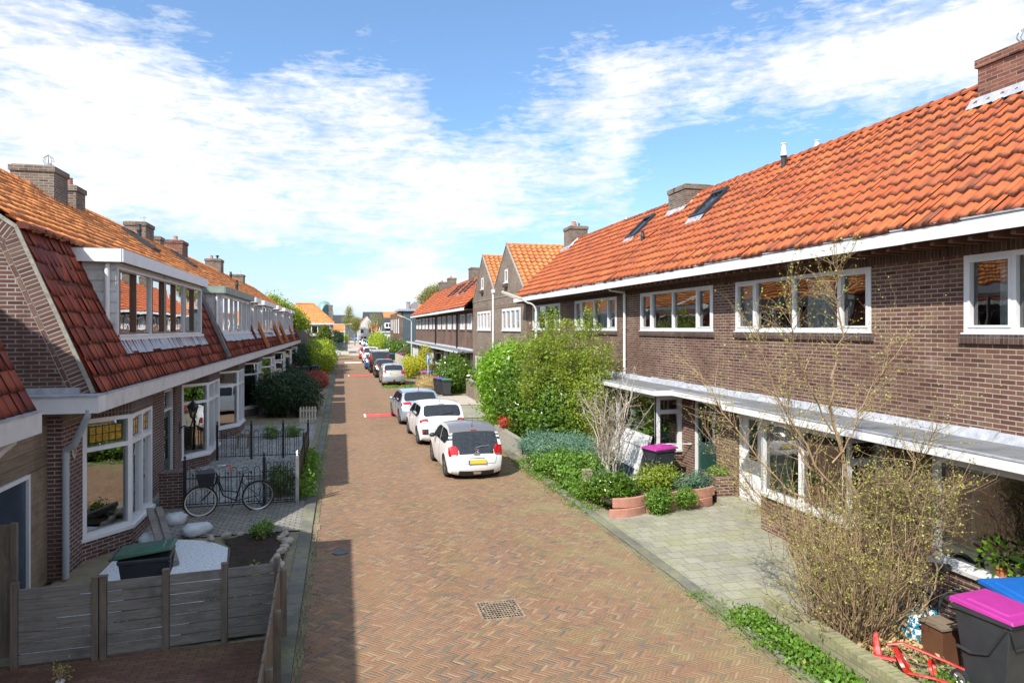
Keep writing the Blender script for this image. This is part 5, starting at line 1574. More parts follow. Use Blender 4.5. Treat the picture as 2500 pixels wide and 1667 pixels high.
        for side in (-1, 1):
            for f0 in (.0, .34):
                rw_ = [[R((7.25 + f0 * 1.6 + .28 * a / 2) * SUB, side * (.885 + .115 * b / 3), .006) for b in range(4)] + [S(side, at((7.25 + f0 * 1.6 + .28 * a / 2) * SUB)[0] + .11, at((7.25 + f0 * 1.6 + .28 * a / 2) * SUB)[1] + .0, .006)] for a in range(3)]
                m_ = MB(); m_.grid(rw_, flip=(side < 0)); m_.build('grey_stripe', M['binb'], t, local=True)
    else:
        rib_patch('lower_bumper', .2, 1.3, -.62, .62, M['plastic'], .008, 3, 10)
        rib_patch('brake_light', rw[1] + .12, rw[1] + .32, -.16, .16, M['redlamp'], .010, 2, 6)
    if lights == 'hy':
        for side in (-1, 1):
            rw_ = [[R((1.9 + 1.0 * a / 3) * SUB, side * (.70 + .28 * b / 4), .007) for b in range(5)] for a in range(4)]
            m_ = MB(); m_.grid(rw_, flip=(side < 0)); fo = m_.build('bumper_insert', M['plastic'], t, local=True)
            c_ = Vector(R(2.4 * SUB, side * .93, .015)); m_ = MB(); m_.lathe([(.055, 0), (.05, .012), (0, .016)], 14, Matrix.Translation(c_) @ Matrix.Rotation(side * .9, 4, 'Z') @ Matrix.Rotation(PI / 2, 4, 'X'))
            m_.build('fog_light', M['redlamp'], fo, local=True)
    if detail and lights != 'van':
        for (ia, ib, sa, sb) in ((2.7, 2.7, -.74, .74), (2.7, 5.2 if cspec == 'c' else 6.0, .74, .80), (2.7, 5.2 if cspec == 'c' else 6.0, -.74, -.80)):
            if cspec == 'c' and ia != ib: ib = 4.7
            m_ = MB(); m_.tube([R((ia + (ib - ia) * k / 12) * SUB, sa + (sb - sa) * k / 12, .0012) for k in range(13)], .0045, 4); m_.build('tailgate_seam', M['plastic'], t, local=True)
    # wiper and aerial
    m_ = MB(); m_.tube([R((rw[0] + .15) * SUB, -.02, .03), R((rw[0] + .32) * SUB, .2, .035), R((rw[0] + .40) * SUB, .5, .022)], .010, 5); m_.build('rear_wiper', M['plastic'] if cspec != 'c' else M['alloy'], t, local=True)
    a_ = Vector(R(9.8 * SUB, 0, .0)); m_ = MB(); m_.tube([a_, a_ + Vector((0, -.02, .03)), a_ + Vector((0, -.09, .19))], [.018, .008, .003], 5); m_.build('aerial', M['plastic'], t, local=True)
    if plate:
        zi = 3.1 if cspec == 'c' or lights in ('hy',) else 4.75
        c_ = Vector(R(zi * SUB, 0, .022)); ny, nz = nrm(zi * SUB)
        m_ = MB(); m_.box(-.235, .235, -.006, .006, -.05, .05)
        an = math.atan2(nz, -ny)
        Mt = Matrix.Translation(c_) @ Matrix.Rotation(-an, 4, 'X')
        m_.transform(Mt); po = m_.build('number_plate', M['plate'], t, local=True)
        m_ = MB(); m_.box(-.235, -.195, -.009, -.0065, -.05, .05); m_.transform(Mt); m_.build('blue_band', M['sign'], po, local=True)
    t.location = pos; t.rotation_euler = (0, 0, rz)
    return t

P_white = carpaint("white_car_paint", (.80, .81, .82)); P_white2 = carpaint("cool_white_car_paint", (.76, .79, .83))
P_silver = carpaint("silver_car_paint", (.46, .48, .50), .45, .3); P_blusil = carpaint("blue_silver_car_paint", (.34, .42, .50), .4, .28)
P_grey = carpaint("warm_grey_roof_paint", (.25, .235, .22), .4, .3); P_black = carpaint("black_car_paint", (.012, .012, .014))
P_blue = carpaint("blue_car_paint", (.012, .06, .32)); P_red = carpaint("red_car_paint", (.60, .01, .015)); P_cyan = carpaint("bright_blue_van_paint", (.0, .22, .52))
P_dk = carpaint("anthracite_car_paint", (.05, .055, .065))
gc = 'cars parked along the right hand kerb'
car('small white hatchback with a grey roof and black tailgate, nearest parked car', 3.42, 1.50, 1.31, P_white, (3.375, 17.35, 0), math.radians(1.4), group=gc, roofmat=P_grey, lights='c', wheelr=.285, cspec='c', prof=CITY, rw=(6, 8.75), rwm=.80, oh=(.15, .18))
car('white hatchback with an oval rear window parked between grey roofed and silver blue hatchbacks', 3.72, 1.60, 1.36, P_white2, (3.28, 22.65, 0), math.radians(2.2), group=gc, lights='hy', wheelr=.29, rw=(6.35, 8.5))
car('silver blue hatchback with wide red tail lights ahead of the white hatchbacks', 4.05, 1.64, 1.33, P_blusil, (3.10, 27.6, 0), math.radians(2.6), group=gc, lights='wide', wheelr=.30, rw=(6.5, 8.6))
car('silver hatchback with tall red tail lights and a tow bar', 3.95, 1.58, 1.42, P_silver, (3.44, 47.0, 0), math.radians(.6), group=gc, lights='tall', wheelr=.30, rw=(6.5, 8.5))
tb = MB(); c_ = Vector((0, -.12, .33)); tb.tube([(0, .1, .3), (0, -.12, .3), (0, -.14, .37)], .03, 6); tb.lathe([(0, .0), (.04, .02), (.04, .05), (0, .07)], 10, Matrix.Translation((0, -.14, .38)))
tb.build('tow_bar', M['plastic'], bpy.data.objects['parked_car.003'], local=True)
car('small black hatchback right ahead of the silver one with a tow bar', 3.8, 1.56, 1.42, P_black, (3.30, 54.7, 0), group=gc, lights='tall', wheelr=.3, detail=False)
vn = car('tall black van carrying a white roof rack', 4.5, 1.72, 1.86, P_black, (3.2, 60.3, 0), prof=VAN, group=gc, lights='van', wheelr=.34, detail=False, rwm=.90, rw=(6.2, 8.4), cat='van', name='parked_van')
rk = MB()
for y in (.6, 1.6, 2.6): rk.box(-.78, .78, y, y + .08, 1.93, 2.0)
for s in (-.78, .74): rk.box(s, s + .05, .4, 2.9, 1.90, 2.06)
rk.build('roof_rack', M['whiteold'], vn, local=True)
car('bright blue small hatchback half hidden by the black van', 3.7, 1.52, 1.42, P_blue, (2.92, 66.0, 0), group=gc, lights='tall', wheelr=.3, detail=False)
car('white van parked beyond the blue hatchback', 4.3, 1.75, 1.75, P_white, (3.15, 78.5, 0), prof=VAN, group=gc, lights='van', wheelr=.32, detail=False, rwm=.9, rw=(6.2, 8.4), cat='van', name='parked_van')
car('red hatchback, the last car before the crossing', 4.0, 1.6, 1.5, P_red, (2.95, 88.4, 0), group=gc, lights='tall', wheelr=.3, detail=False)
car('white hatchback standing in the side street at the crossing', 3.9, 1.65, 1.42, P_white, (-4.2, 98.0, 0), math.radians(-90), lights='tall', wheelr=.31, detail=False)
gl_ = 'cars parked beyond the crossing'
far = [(5.6, 128, P_white, 'white car nearest beyond the crossing'), (5.4, 137, P_cyan, 'blue car second beyond the crossing'), (5.3, 146, P_dk, 'dark car with red lights beyond the crossing'), (5.1, 156, P_white, 'white car between dark ones beyond the crossing'),
       (4.9, 167, P_dk, 'dark car fifth beyond the crossing'), (4.7, 178, P_black, 'black car sixth beyond the crossing'), (2.6, 236, P_white, 'white car at the far end of the lane')]
for x, y, p_, l_ in far: car(l_, 4.1, 1.65, 1.45, p_, (x, y, 0), group=gl_, lights='tall', wheelr=.3, detail=False)
car('bright blue van driving at the far end of the lane', 4.3, 1.75, 1.8, P_cyan, (4.3, 214, 0), prof=VAN, lights='van', wheelr=.32, detail=False, rwm=.9, rw=(6.2, 8.4), cat='van', name='blue_van')
# ---------------------------------------------------------------- street objects
def wheelie(label, pos, rz, lid, h=1.0, open_=0., group=None, detail=True):
    """two wheeled bin; its hinge, handle and wheels are on the +y side"""
    t = T('wheelie_bin', label, 'bin', (0, 0, 0), group)
    k = h / 1.0
    b = MB()
    w0, w1, d0, d1 = .20, .27, .20, .30
    b.hexa([(-w0, -d0, .05), (w0, -d0, .05), (w0, d0, .05), (-w0, d0, .05), (-w1, -d1, .90), (w1, -d1, .90), (w1, d1, .90), (-w1, d1, .90)])
    b.hexa([(-w1 - .02, -d1 - .02, .86), (w1 + .02, -d1 - .02, .86), (w1 + .02, d1 + .01, .86), (-w1 - .02, d1 + .01, .86), (-w1 - .02, -d1 - .02, .915), (w1 + .02, -d1 - .02, .915), (w1 + .02, d1 + .01, .915), (-w1 - .02, d1 + .01, .915)])
    b.build('bin_body', M['binb'], t, bevel=.012, local=True)
    l = MB()
    l.hexa([(-w1 - .03, -d1 - .05, .905), (w1 + .03, -d1 - .05, .905), (w1 + .03, d1 + .04, .925), (-w1 - .03, d1 + .04, .925), (-w1 - .02, -d1 - .03, .945), (w1 + .02, -d1 - .03, .945), (w1 + .02, d1 + .03, .985), (-w1 - .02, d1 + .03, .985)])
    l.hexa([(-w1 + .06, -d1 + .05, .94), (w1 - .06, -d1 + .05, .94), (w1 - .06, d1 - .08, .97), (-w1 + .06, d1 - .08, .97), (-w1 + .09, -d1 + .08, .965), (w1 - .09, -d1 + .08, .965), (w1 - .09, d1 - .10, .995), (-w1 + .09, d1 - .10, .995)])
    if open_:
        l.transform(Matrix.Translation((0, d1, .92)) @ Matrix.Rotation(-open_, 4, 'X') @ Matrix.Rotation(.06, 4, 'Y') @ Matrix.Translation((0, -d1, -.92)))
    lo = l.build('lid', lid, t, bevel=.012, local=True)
    hd = MB(); hd.tube([(-w1 + .02, d1 + .09, .93), (w1 - .02, d1 + .09, .93)], .017, 8)
    for s in (-w1 + .06, 0, w1 - .06): hd.tube([(s, d1, .92), (s, d1 + .09, .93)], .015, 6)
    hd.build('handle', M['binb'], t, local=True)
    for s in (-1, 1):
        wm = MB(); Mx = Matrix.Translation((s * (w0 + .03), d0 + .05, .10)) @ Matrix.Rotation(s * PI / 2, 4, 'Y')
        wm.lathe([(.0, -.02), (.10, -.022), (.10, .022), (.075, .026), (.07, .012), (.03, .012), (.02, .028), (0, .028)], 20, Mx)
        wo_ = wm.build('wheel', M['rubber'], t, local=True)
        hub = MB(); hub.lathe([(.072, .014), (.055, .018), (.05, .013)], 16, Mx); 
        for q in range(6):
            an = q * PI / 3; hub.tube([Mx @ Vector((.02 * math.cos(an), .02 * math.sin(an), .018)), Mx @ Vector((.06 * math.cos(an), .06 * math.sin(an), .016))], .006, 4)
        hub.build('hub', M['alloy'], wo_, local=True)
    if detail:
        st = MB(); st.box(-.10, .12, -.16, -.02, .0, .003); st.transform(Matrix.Translation((0, -.06, .967)) @ Matrix.Rotation(.09, 4, 'X')); st.build('sticker', M['white'], lo, local=True)
        st = MB(); st.box(-.10, -.04, -.16, -.02, .0, .004); st.transform(Matrix.Translation((0, -.06, .9675)) @ Matrix.Rotation(.09, 4, 'X')); st.build('sticker_band', M['sign'], lo, local=True)
        rb = MB(); rb.tube([(-w1 - .005, -.26, .84), (-w0 - .045, -.06, .50), (-w0 - .045, .12, .44), (-w0 - .055, .27, .46)], .018, 5)
        rb.build('side_rib', M['plastic'], t, local=True)
        rb = MB(); rb.tube([(-w1 + .0, -d1 - .003, .84), (-.16, -d1 + .015, .62), (.16, -d1 + .015, .62), (w1, -d1 - .003, .84)], .012, 5)
        rb.build('front_rib', M['plastic'], t, local=True)
    t.location = pos; t.rotation_euler = (0, 0, rz); t.scale = (1, 1, k)
    return t
wheelie('dark bin with a large magenta lid in front of the plant filled window', (6.78, 5.80, .0), .12, M['mag'])
wheelie('dark bin with a blue lid behind the near magenta one', (7.45, 6.05, .0), -.15, M['blue'])
wheelie('dark bin with a magenta lid by the leaning white frames', (7.72, 15.72, .0), -1.35, M['mag'], .98)
g3 = 'three bins by the straw coloured grass'
wheelie('magenta lidded bin of the three in a row beside the straw grass', (5.60, 40.9, 0), PI - .1, M['mag'], detail=False, group=g3)
wheelie('blue lidded bin of the three in a row beside the straw grass', (5.72, 40.15, 0), PI - .1, M['blue'], detail=False, group=g3)
wheelie('green lidded bin of the three in a row beside the straw grass', (5.90, 39.3, 0), PI - .1, M['green'], detail=False, group=g3)
g4 = 'two bins behind the short palisade'
wheelie('magenta lidded bin behind the short grey palisade', (5.50, 46.6, 0), .1, M['mag'], detail=False, group=g4)
wheelie('blue lidded bin behind the short grey palisade', (5.78, 47.3, 0), .1, M['blue'], detail=False, group=g4)
g5 = 'three bins behind the red hedge'
for x, y, m_, n_ in ((-3.42, 55.1, 'mag', 'magenta'), (-2.74, 55.6, 'greend', 'dark green'), (-2.05, 56.4, 'blue', 'blue')):
    wheelie(n_ + ' lidded bin of the three turned wheels forward behind the red hedge', (x, y, 0), PI, M[m_], detail=False, group=g5)
wheelie('magenta lidded bin inside the far slatted garden fence', (6.6, 80.2, 0), .1, M['mag'], detail=False); wheelie('blue lidded bin inside the far slatted garden fence', (5.6, 81, 0), .1, M['blue'], detail=False)
wheelie('black bin with a dark green lid ajar behind the wooden fence', (-2.55, 10.12, .0), PI / 2 + .1, M['greend'], .96, .13)

# low mossy wall
lw = T('low_garden_wall', 'low mossy yellow brick wall before the bare shrub', 'wall', (5.5, 8.05, 0))
b = MB(); b.hexa([(5.49, 3.5, 0), (5.67, 3.5, 0), (5.66, 8.05, 0), (5.48, 8.05, 0), (5.49, 3.5, .25), (5.67, 3.5, .25), (5.66, 8.05, .25), (5.48, 8.05, .25)]); b.build('brickwork', M['brickY'], lw)
b = MB()
for k in range(66):
    y = 8.06 - k * .0685; j = rnd.uniform(-.004, .004)
    b.box(5.478 + (8.06 - y) * .002, 5.668 + (8.06 - y) * .002, y - .060, y, .251, .322 + j)
b.build('coping_bricks', M['headers'], lw)

# red hand plough
rp = T('hand_plough', 'red painted iron wheel plough lying behind the low wall', 'garden tool', (6.1, 6.3, 0))
b = MB(); Mx = Matrix.Translation((6.12, 6.38, .26)) @ Matrix.Rotation(.9, 4, 'Z') @ Matrix.Rotation(PI / 2 - .35, 4, 'X')
b.lathe([(.20, -.02), (.235, -.02), (.235, .02), (.20, .02)], 26, Mx, closed=True); wo_ = b.build('wheel', M['red'], rp)
b = MB(); b.lathe([(.0, -.01), (.20, -.008), (.20, .008), (0, .01)], 22, Mx); b.build('wheel_disc', M['red'], wo_)
b = MB(); b.tube([(6.02, 6.5, .50), (6.15, 6.42, .56), (6.40, 6.15, .42), (6.62, 5.95, .28)], .022, 6); b.tube([(6.0, 6.2, .22), (6.2, 6.05, .20), (6.5, 5.8, .1)], .022, 6); b.build('handle_bar', M['red'], rp)
b = MB(); Mx = Matrix.Translation((6.36, 6.22, .22)) @ Matrix.Rotation(.7, 4, 'Z') @ Matrix.Rotation(PI / 2 - .2, 4, 'X'); b.lathe([(.11, -.015), (.14, -.015), (.14, .015), (.11, .015)], 22, Mx, closed=True); b.build('small_wheel', M['red'], rp)
b = MB(); b.tube([(6.0, 6.62, .22), (6.05, 6.7, .42), (6.12, 6.78, .52)], [.05, .035, .02], 6); b.tube([(5.92, 6.62, .22), (6.12, 6.42, .24)], .035, 6); b.build('frame', M['red'], rp)

for ch in [rp] + list(rp.children_recursive):
    if ch.type == 'MESH':
        for v_ in ch.data.vertices: v_.co.z *= .62

# patterned bag, box
def pillow(name, label, cat, c, s, mat, seed=0, rz=0., flat=1.):
    rg = random.Random(seed); rows = []
    for i in range(11):
        th = -PI / 2 + PI * i / 10; row = []
        for j in range(19):
            ph = 2 * PI * j / 18
            k = 1 + .12 * math.sin(3 * ph + seed) * math.cos(th) + (rg.uniform(-.13, .13) if j < 18 else 0)
            if j == 18: row.append(row[0]); continue
            x, y = math.cos(th) ** .6 * math.cos(ph) * k, math.cos(th) ** .6 * math.sin(ph) * k
            z = math.sin(th)
            X_, Y_ = x * s[0] * math.cos(rz) - y * s[1] * math.sin(rz), x * s[0] * math.sin(rz) + y * s[1] * math.cos(rz)
            row.append((c[0] + X_, c[1] + Y_, c[2] + z * s[2] * k))
        rows.append(row)
    m_ = MB(); m_.grid(rows); o = m_.build(name, mat, smooth=True, merge=.0005); tag(o, label, cat); return o
m_, t_ = newmat('blue_checked_bag')
ck = t_.n('ShaderNodeTexChecker', Scale=16., Color1=(.02, .25, .42), Color2=(.75, .8, .8)); t_.t.links.new(objc(t_), ck.inputs['Vector'])
principled(t_, ck.outputs[0], .5); M['checked'] = m_
pillow('checked_bag', 'blue and white checked plastic bag beside the bare shrub', 'bag', (6.95, 7.0, .22), (.24, .2, .22), M['checked'], 3)
bx = T('wooden_box', 'old brown wooden box between the checked bag and the bin', 'box', (6.84, 6.55, 0))
b = MB(); b.box(6.70, 6.97, 6.42, 6.72, 0, .42); b.build('box_body', M['brown_door'], bx, bevel=.008)
b = MB(); b.box(6.68, 6.99, 6.40, 6.74, .422, .45); b.build('lid', M['woody'], bx)

# bicycles
def bicycle(name, label, fr_, rr, rz_up=0., light=True, group=None, basket=True):
    """front and rear wheel contact points"""
    t = T(name, label, 'bicycle', (fr_[0], fr_[1], 0), group)
    f, r = Vector((fr_[0], fr_[1], 0)), Vector((rr[0], rr[1], 0)); d_ = (f - r).normalized(); L = (f - r).length; s = Vector((0, 0, 1)).cross(d_)
    lean = Vector((s.x, s.y, 0)) * rz_up
    R_ = .335
    P = lambda a, h, k=0.: r + d_ * a + Vector((0, 0, h)) + lean * h + s * k
    for c_, nm in ((f, 'front_wheel'), (r, 'rear_wheel')):
        ax = (s - Vector((0, 0, 1)) * rz_up * 1.0).normalized()
        cc = c_ + Vector((0, 0, R_)) + lean * R_
        q = ax.to_track_quat('Z', 'Y').to_matrix().to_4x4(); Mx = Matrix.Translation(cc) @ q
        m_ = MB(); m_.lathe([(R_ - .035, -.014), (R_ - .02, -.02), (R_, 0), (R_ - .02, .02), (R_ - .035, .014)], 36, Mx, closed=True); w_ = m_.build(nm, M['rubber'], t, smooth=True)
        m_ = MB(); m_.lathe([(R_ - .055, -.010), (R_ - .034, -.017), (R_ - .034, .017), (R_ - .055, .010)], 36, Mx, closed=True)
        m_.build('rim', M['cream'] if (nm == 'front_wheel' and light) else M['alloy'], w_)
        m_ = MB()
        for k in range(18):
            an = 2 * PI * k / 18; m_.tube([Mx @ Vector((.02 * math.cos(an + .5), .02 * math.sin(an + .5), .015 * (-1) ** k)), Mx @ Vector(((R_ - .05) * math.cos(an), (R_ - .05) * math.sin(an), 0))], .0022, 3, cap=False)
        m_.lathe([(.02, -.035), (.02, .035)], 8, Mx); m_.build('spokes', M['alloy'], w_)
        g = MB(); rows = []
        a0, a1 = (.5, 2.9) if c_ is r else (.3, 2.5)
        for k in range(15):
            an = a0 + (a1 - a0) * k / 14; v = d_ * math.cos(an) + (Vector((0, 0, 1)) + lean) * math.sin(an)
            rows.append([cc + v * (R_ + .02) + s * q2 for q2 in (-.028, 0, .028)])
        g.grid(rows); g.build('mudguard', M['black'], t)
    bb, hd = P(L * .40, .28), P(L - .30, .78)
    seat = P(L * .27, .80)
    m_ = MB()
    m_.tube([P(L - .33, .86), P(L - .28, .68)], .02, 8)
    m_.tube([P(L - .31, .74), P(L * .62, .42), bb], .016, 8); m_.tube([P(L - .32, .80), P(L * .62, .52), P(L * .36, .46)], .014, 8)
    m_.tube([bb, P(L * .30, .70), P(L * .27, .84)], .016, 8)
    m_.tube([bb, P(0, R_)], .011, 6); m_.tube([P(L * .30, .66), P(0, R_)], .009, 6)
    m_.tube([P(L - .28, .68), P(L - .16, .5), P(L, R_)], .014, 8); m_.build('frame', M['black'], t)
    m_ = MB(); m_.tube([P(L - .33, .86), P(L - .35, .98), P(L - .36, 1.0, .06), P(L - .34, 1.02, .2), P(L - .50, 1.0, .27)], .011, 6); m_.tube([P(L - .36, 1.0, -.06), P(L - .34, 1.02, -.2), P(L - .50, 1.0, -.27)], .011, 6); m_.tube([P(L - .36, 1.0, -.06), P(L - .36, 1.0, .06)], .011, 6)
    hb = m_.build('handlebar', M['chrome'], t)
    m_ = MB(); m_.tube([P(L - .50, 1.0, .27), P(L - .60, .99, .28)], .016, 6); m_.build('grip', M['red'], hb); m_ = MB(); m_.tube([P(L - .50, 1.0, -.27), P(L - .60, .99, -.28)], .016, 6); m_.build('grip', M['red'], hb)
    m_ = MB()
    rows = [[P(L * .27 + a, .88 + z, k * w_) for k in (-1, -.5, 0, .5, 1)] for a, z, w_ in ((-.13, .02, .08), (-.08, .035, .10), (0, .02, .07), (.08, .015, .03), (.14, .01, .018))]
    rows2 = [[p - Vector((0, 0, .05)) for p in row] for row in rows]
    m_.grid(rows); m_.grid(rows2, flip=True)
    for row, row2 in ((rows[0], rows2[0]), (rows2[-1], rows[-1])): m_.grid([row, row2])
    m_.build('saddle', M['black'], t, smooth=True)
    m_ = MB(); m_.tube([P(-.25, .72, .07), P(L * .22, .72, .07)], .008, 5); m_.tube([P(-.25, .72, -.07), P(L * .22, .72, -.07)], .008, 5); m_.tube([P(-.1, .72, .07), P(0, R_, .05)], .007, 5); m_.tube([P(-.25, .72, -.07), P(-.25, .72, .07)], .007, 5); m_.build('carrier', M['black'], t)
    m_ = MB(); m_.lathe([(.085, -.006), (.09, 0), (.085, .006)], 20, Matrix.Translation(bb + s * .05) @ (s.to_track_quat('Z', 'Y').to_matrix().to_4x4()), closed=True); m_.tube([bb + s * .06, bb + s * .07 + d_ * .1 - Vector((0, 0, .13))], .009, 5); m_.tube([bb - s * .06, bb - s * .07 - d_ * .1 + Vector((0, 0, .13))], .009, 5); m_.build('crankset', M['black'], t)
    if basket:
        m_ = MB(); c_ = L - .10
        P8 = [P(c_ - .12, .66, -.15), P(c_ + .13, .66, -.15), P(c_ + .13, .66, .15), P(c_ - .12, .66, .15), P(c_ - .16, .95, -.2), P(c_ + .19, .95, -.2), P(c_ + .19, .95, .2), P(c_ - .16, .95, .2)]
        m_.hexa(P8); bk = m_.build('basket', M['plastic'], t, bevel=.01)
        m_ = MB()
        for h in (.0, .2, .4, .6, .8, 1.0):
            ring = [P8[i].lerp(P8[i + 4], h) for i in range(4)]
            for i in range(4): m_.tube([ring[i], ring[(i + 1) % 4]], .008, 4)
        m_.build('basket_rim', M['black'], bk)
    # stand
    m_ = MB(); m_.tube([P(.05, .3, -.03), P(-.14, .0, -.14)], .010, 5); m_.build('kickstand', M['black'], t)
    return t
bicycle('bicycle', 'black Dutch bicycle with a front basket leaning on the hooped iron fence', (-2.83, 15.22), (-1.74, 15.50), .10)
bicycle('bicycle', 'bicycle with a black saddle under the plant filled window behind the bins', (7.3, 7.9), (7.45, 6.85), .05, False, basket=False)

# iron fences
def iron_fence(label, p0, p1, h=.86, sp=.125, posts=(), ph=1.05, hoop=True, group=None, z0=.10, postmat=None):
    t = T('iron_fence', label, 'fence', (p0[0], p0[1], 0), group)
    F = Fr(p0, p1); L = F.len; n = max(2, round(L / sp)); n += n % 2; sp = L / n
    m_ = MB(); ba = MB()
    for k in range(n + 1):
        a = k * sp
        if k < n and k % 2 == 0 and hoop:
            r_ = sp / 2 * 1.0
            pts = [F.p(a, 0, z0)] + [F.p(a + r_ - r_ * math.cos(PI * q / 8), 0, h - r_ + r_ * math.sin(PI * q / 8) * 1.5) for q in range(9)] + [F.p(a + sp, 0, z0)]
            m_.tube(pts, .0085, 5)
        elif not hoop:
            m_.tube([F.p(a, 0, z0), F.p(a, 0, h)], .008, 5); m_.lathe([(.008, 0), (.022, .02), (0, .07)], 5, Matrix.Translation(F.p(a, 0, h)))
        if hoop and k % 2 == 1 and k < n:
            a2 = a + sp / 2
            m_.tube([F.p(a2, 0, z0), F.p(a2, 0, h - .13)], .0075, 5); m_.lathe([(.008, 0), (.022, .02), (0, .07)], 5, Matrix.Translation(F.p(a2, 0, h - .13)))
    m_.build('pickets', M['black'], t)
    for z in (z0 + .02, h - .19):
        r_ = MB(); r_.fbox(F, 0, L, -.010, .010, z, z + .018); r_.build('rail', M['black'], t)
    for a in posts:
        p = MB(); p.fbox(F, a - .03, a + .03, -.03, .03, 0, ph); p.lathe([(.035, 0), (.03, .03), (.012, .05), (.035, .08), (0, .14)], 8, Matrix.Translation(F.p(a, 0, ph))); p.build('post', postmat or M['black'], t)
    return t
iron_fence('hooped black iron fence right behind the bicycle', (-3.28, 15.88), (-1.62, 15.84), posts=(.02, 1.63))
iron_fence('black iron gate with a rounded handle arch between bicycle and pale gate post', (-1.60, 15.84), (-1.02, 15.82), h=.95, sp=.082, posts=())
gp = MB(); gp.box(-.99, -.92, 15.78, 15.85, 0, 1.06); gp.lathe([(.04, 0), (.03, .04), (.015, .06), (.035, .09), (0, .15)], 8, Matrix.Translation((-.955, 15.815, 1.06)))
o = gp.build('gate_post', M['alloy']); tag(o, 'pale metal gate post at the pavement beside the iron gate', 'gate post')
iron_fence('spiked iron fence along the kerb backed with brown reed matting', (-.95, 15.95), (-.98, 21.4), h=.9, hoop=False, posts=(0.1, 2.7, 5.4))
rm = MB(); rows = [];
for i in range(60):
    y = 16.1 + 5.2 * i / 59; rows.append([(-1.0 + .01 * math.sin(i * 2.4), y, z) for z in (.1, .8)])
rm.grid(rows); rm.build('reed_matting', M['woodz'], bpy.data.objects['iron_fence.002'])
iron_fence('hooped black iron fence across the slab paved second garden', (-3.55, 21.55), (-1.0, 21.45), posts=(.0, .95, 1.85), group=None)

# wooden fence in front
wf = T('wooden_fence', 'grey weathered board fence with square posts, foreground garden', 'fence', (-3.65, 8.95, 0))
px_ = [(-3.62, 8.93), (-2.805, 8.96), (-2.72, 8.96), (-2.06, 9.02), (-1.41, 9.08), (-.80, 9.13)]
for (x, y) in px_:
    p = MB(); h_ = .98; p.box(x - .035, x + .035, y - .035, y + .035, 0, h_); p.box(x - .04, x + .04, y - .04, y + .04, h_ + .001, h_ + .015); p.build('post', M['woodz'], wf)
for (a, b_) in ((0, 1), (2, 3), (3, 4), (4, 5)):
    x0, y0 = px_[a]; x1, y1 = px_[b_]; F = Fr((x0 + .04, y0), (x1 - .04, y1))
    for k in range(7):
        z0 = .06 + k * .125; j0, j1 = rnd.uniform(-.004, .004), rnd.uniform(-.004, .004)
        m_ = MB(); h_ = .112
        m_.hexa([F.p(0, .012, z0 + j0), F.p(F.len, .012, z0 + j1), F.p(F.len, -.010, z0 + j1), F.p(0, -.010, z0 + j0), F.p(0, .012, z0 + h_ + j0), F.p(F.len, .012, z0 + h_ + j1), F.p(F.len, -.010, z0 + h_ + j1), F.p(0, -.010, z0 + h_ + j0)])
        m_.build('board', M['wood'], wf)
sf = T('side_fence', 'tall split wood panel fence seen edge on along the kerb', 'fence', (-.82, 9.0, 0))
F = Fr((-.76, 9.08), (-.67, 6.0))
for k in range(22):
    a0, a1 = F.len * k / 22, F.len * (k + 1) / 22; m_ = MB(); j = rnd.uniform(-.02, .02); m_.fbox(F, a0 + .003, a1 - .003, -.012, .012, .05, .93 + j); m_.build('slat', M['woodz'], sf)
for a in (.0, 1.3, 2.6):
    m_ = MB(); m_.fbox(F, a, a + .07, -.085, -.014, 0, .86); m_.build('post', M['woodz'], sf)
bg_ = T('board_gate', 'tall brown plank gate leaf at the blue door', 'gate', (-3.98, 9.2, 0))
for k in range(3):
    m_ = MB(); m_.box(-4.16 + k * .135, -4.16 + k * .135 + .13, 9.18, 9.205, .05, 1.58 + .01 * k); m_.build('plank', M['woodz'], bg_)
m_ = MB(); m_.box(-3.76, -3.70, 9.16, 9.22, 0, 1.62); m_.build('post', M['woodz'], bg_)

# yard objects
def slab_structure(name, poly, z, mat, kind='structure'):
    m_ = MB(); m_.face([(x, y, z) for x, y in poly]); o = m_.build(name, mat); o['kind'] = kind; return o
slab_structure('gravel_bed', [(-3.7, 9.2), (-2.0, 9.15), (-1.78, 11.6), (-1.95, 12.9), (-2.35, 13.4), (-2.95, 13.65), (-3.7, 13.0)], .035, M['gravel'])
slab_structure('soil_bed', [(-1.98, 9.15), (-.92, 9.15), (-.96, 13.4), (-1.45, 13.75), (-2.1, 13.35), (-1.9, 12.9), (-1.76, 11.6)], .05, M['soil'])
gvp = np.random.RandomState(5)
def rock(mb, c, r, rg):
    b = len(mb.v); M4 = Matrix.Translation(c) @ Matrix.Rotation(rg.uniform(0, 6), 4, 'Z') @ Matrix.Diagonal((r * rg.uniform(.8, 1.3), r * rg.uniform(.6, 1), r * rg.uniform(.5, .8), 1))
    mb.lathe([(0, -1), (.7, -.8), (1, -.1), (.85, .5), (.4, .9), (0, 1)], 7, M4)
    for i in range(b, len(mb.v)):
        x, y, z = mb.v[i]; k = .12 * r; mb.v[i] = (x + rg.uniform(-k, k), y + rg.uniform(-k, k), z + rg.uniform(-k, k))
rg = random.Random(4)
spots = [(-1.05 + rg.uniform(-.03, .12), 13.62 - k * .26, .075 + rg.random() * .04) for k in range(15)] + [(-1.35 - k * .24, 13.75 + rg.uniform(-.12, .05) - .10 * k, .06 + rg.random() * .04) for k in range(5)]
for i, (x, y, r_) in enumerate(spots):
    m_ = MB(); rock(m_, Vector((x, y, .05 + r_ * .4)), r_, rg); o = m_.build('edging_rock', M['stone']); tag(o, 'rough pale rock edging the dark soil bed', 'rock', 'rocks edging the soil bed')
m_ = MB(); rows = [(-3.35 + .02 * k, 14.95 - .28 * k) for k in range(2)]
bgm = M['plasticbag']
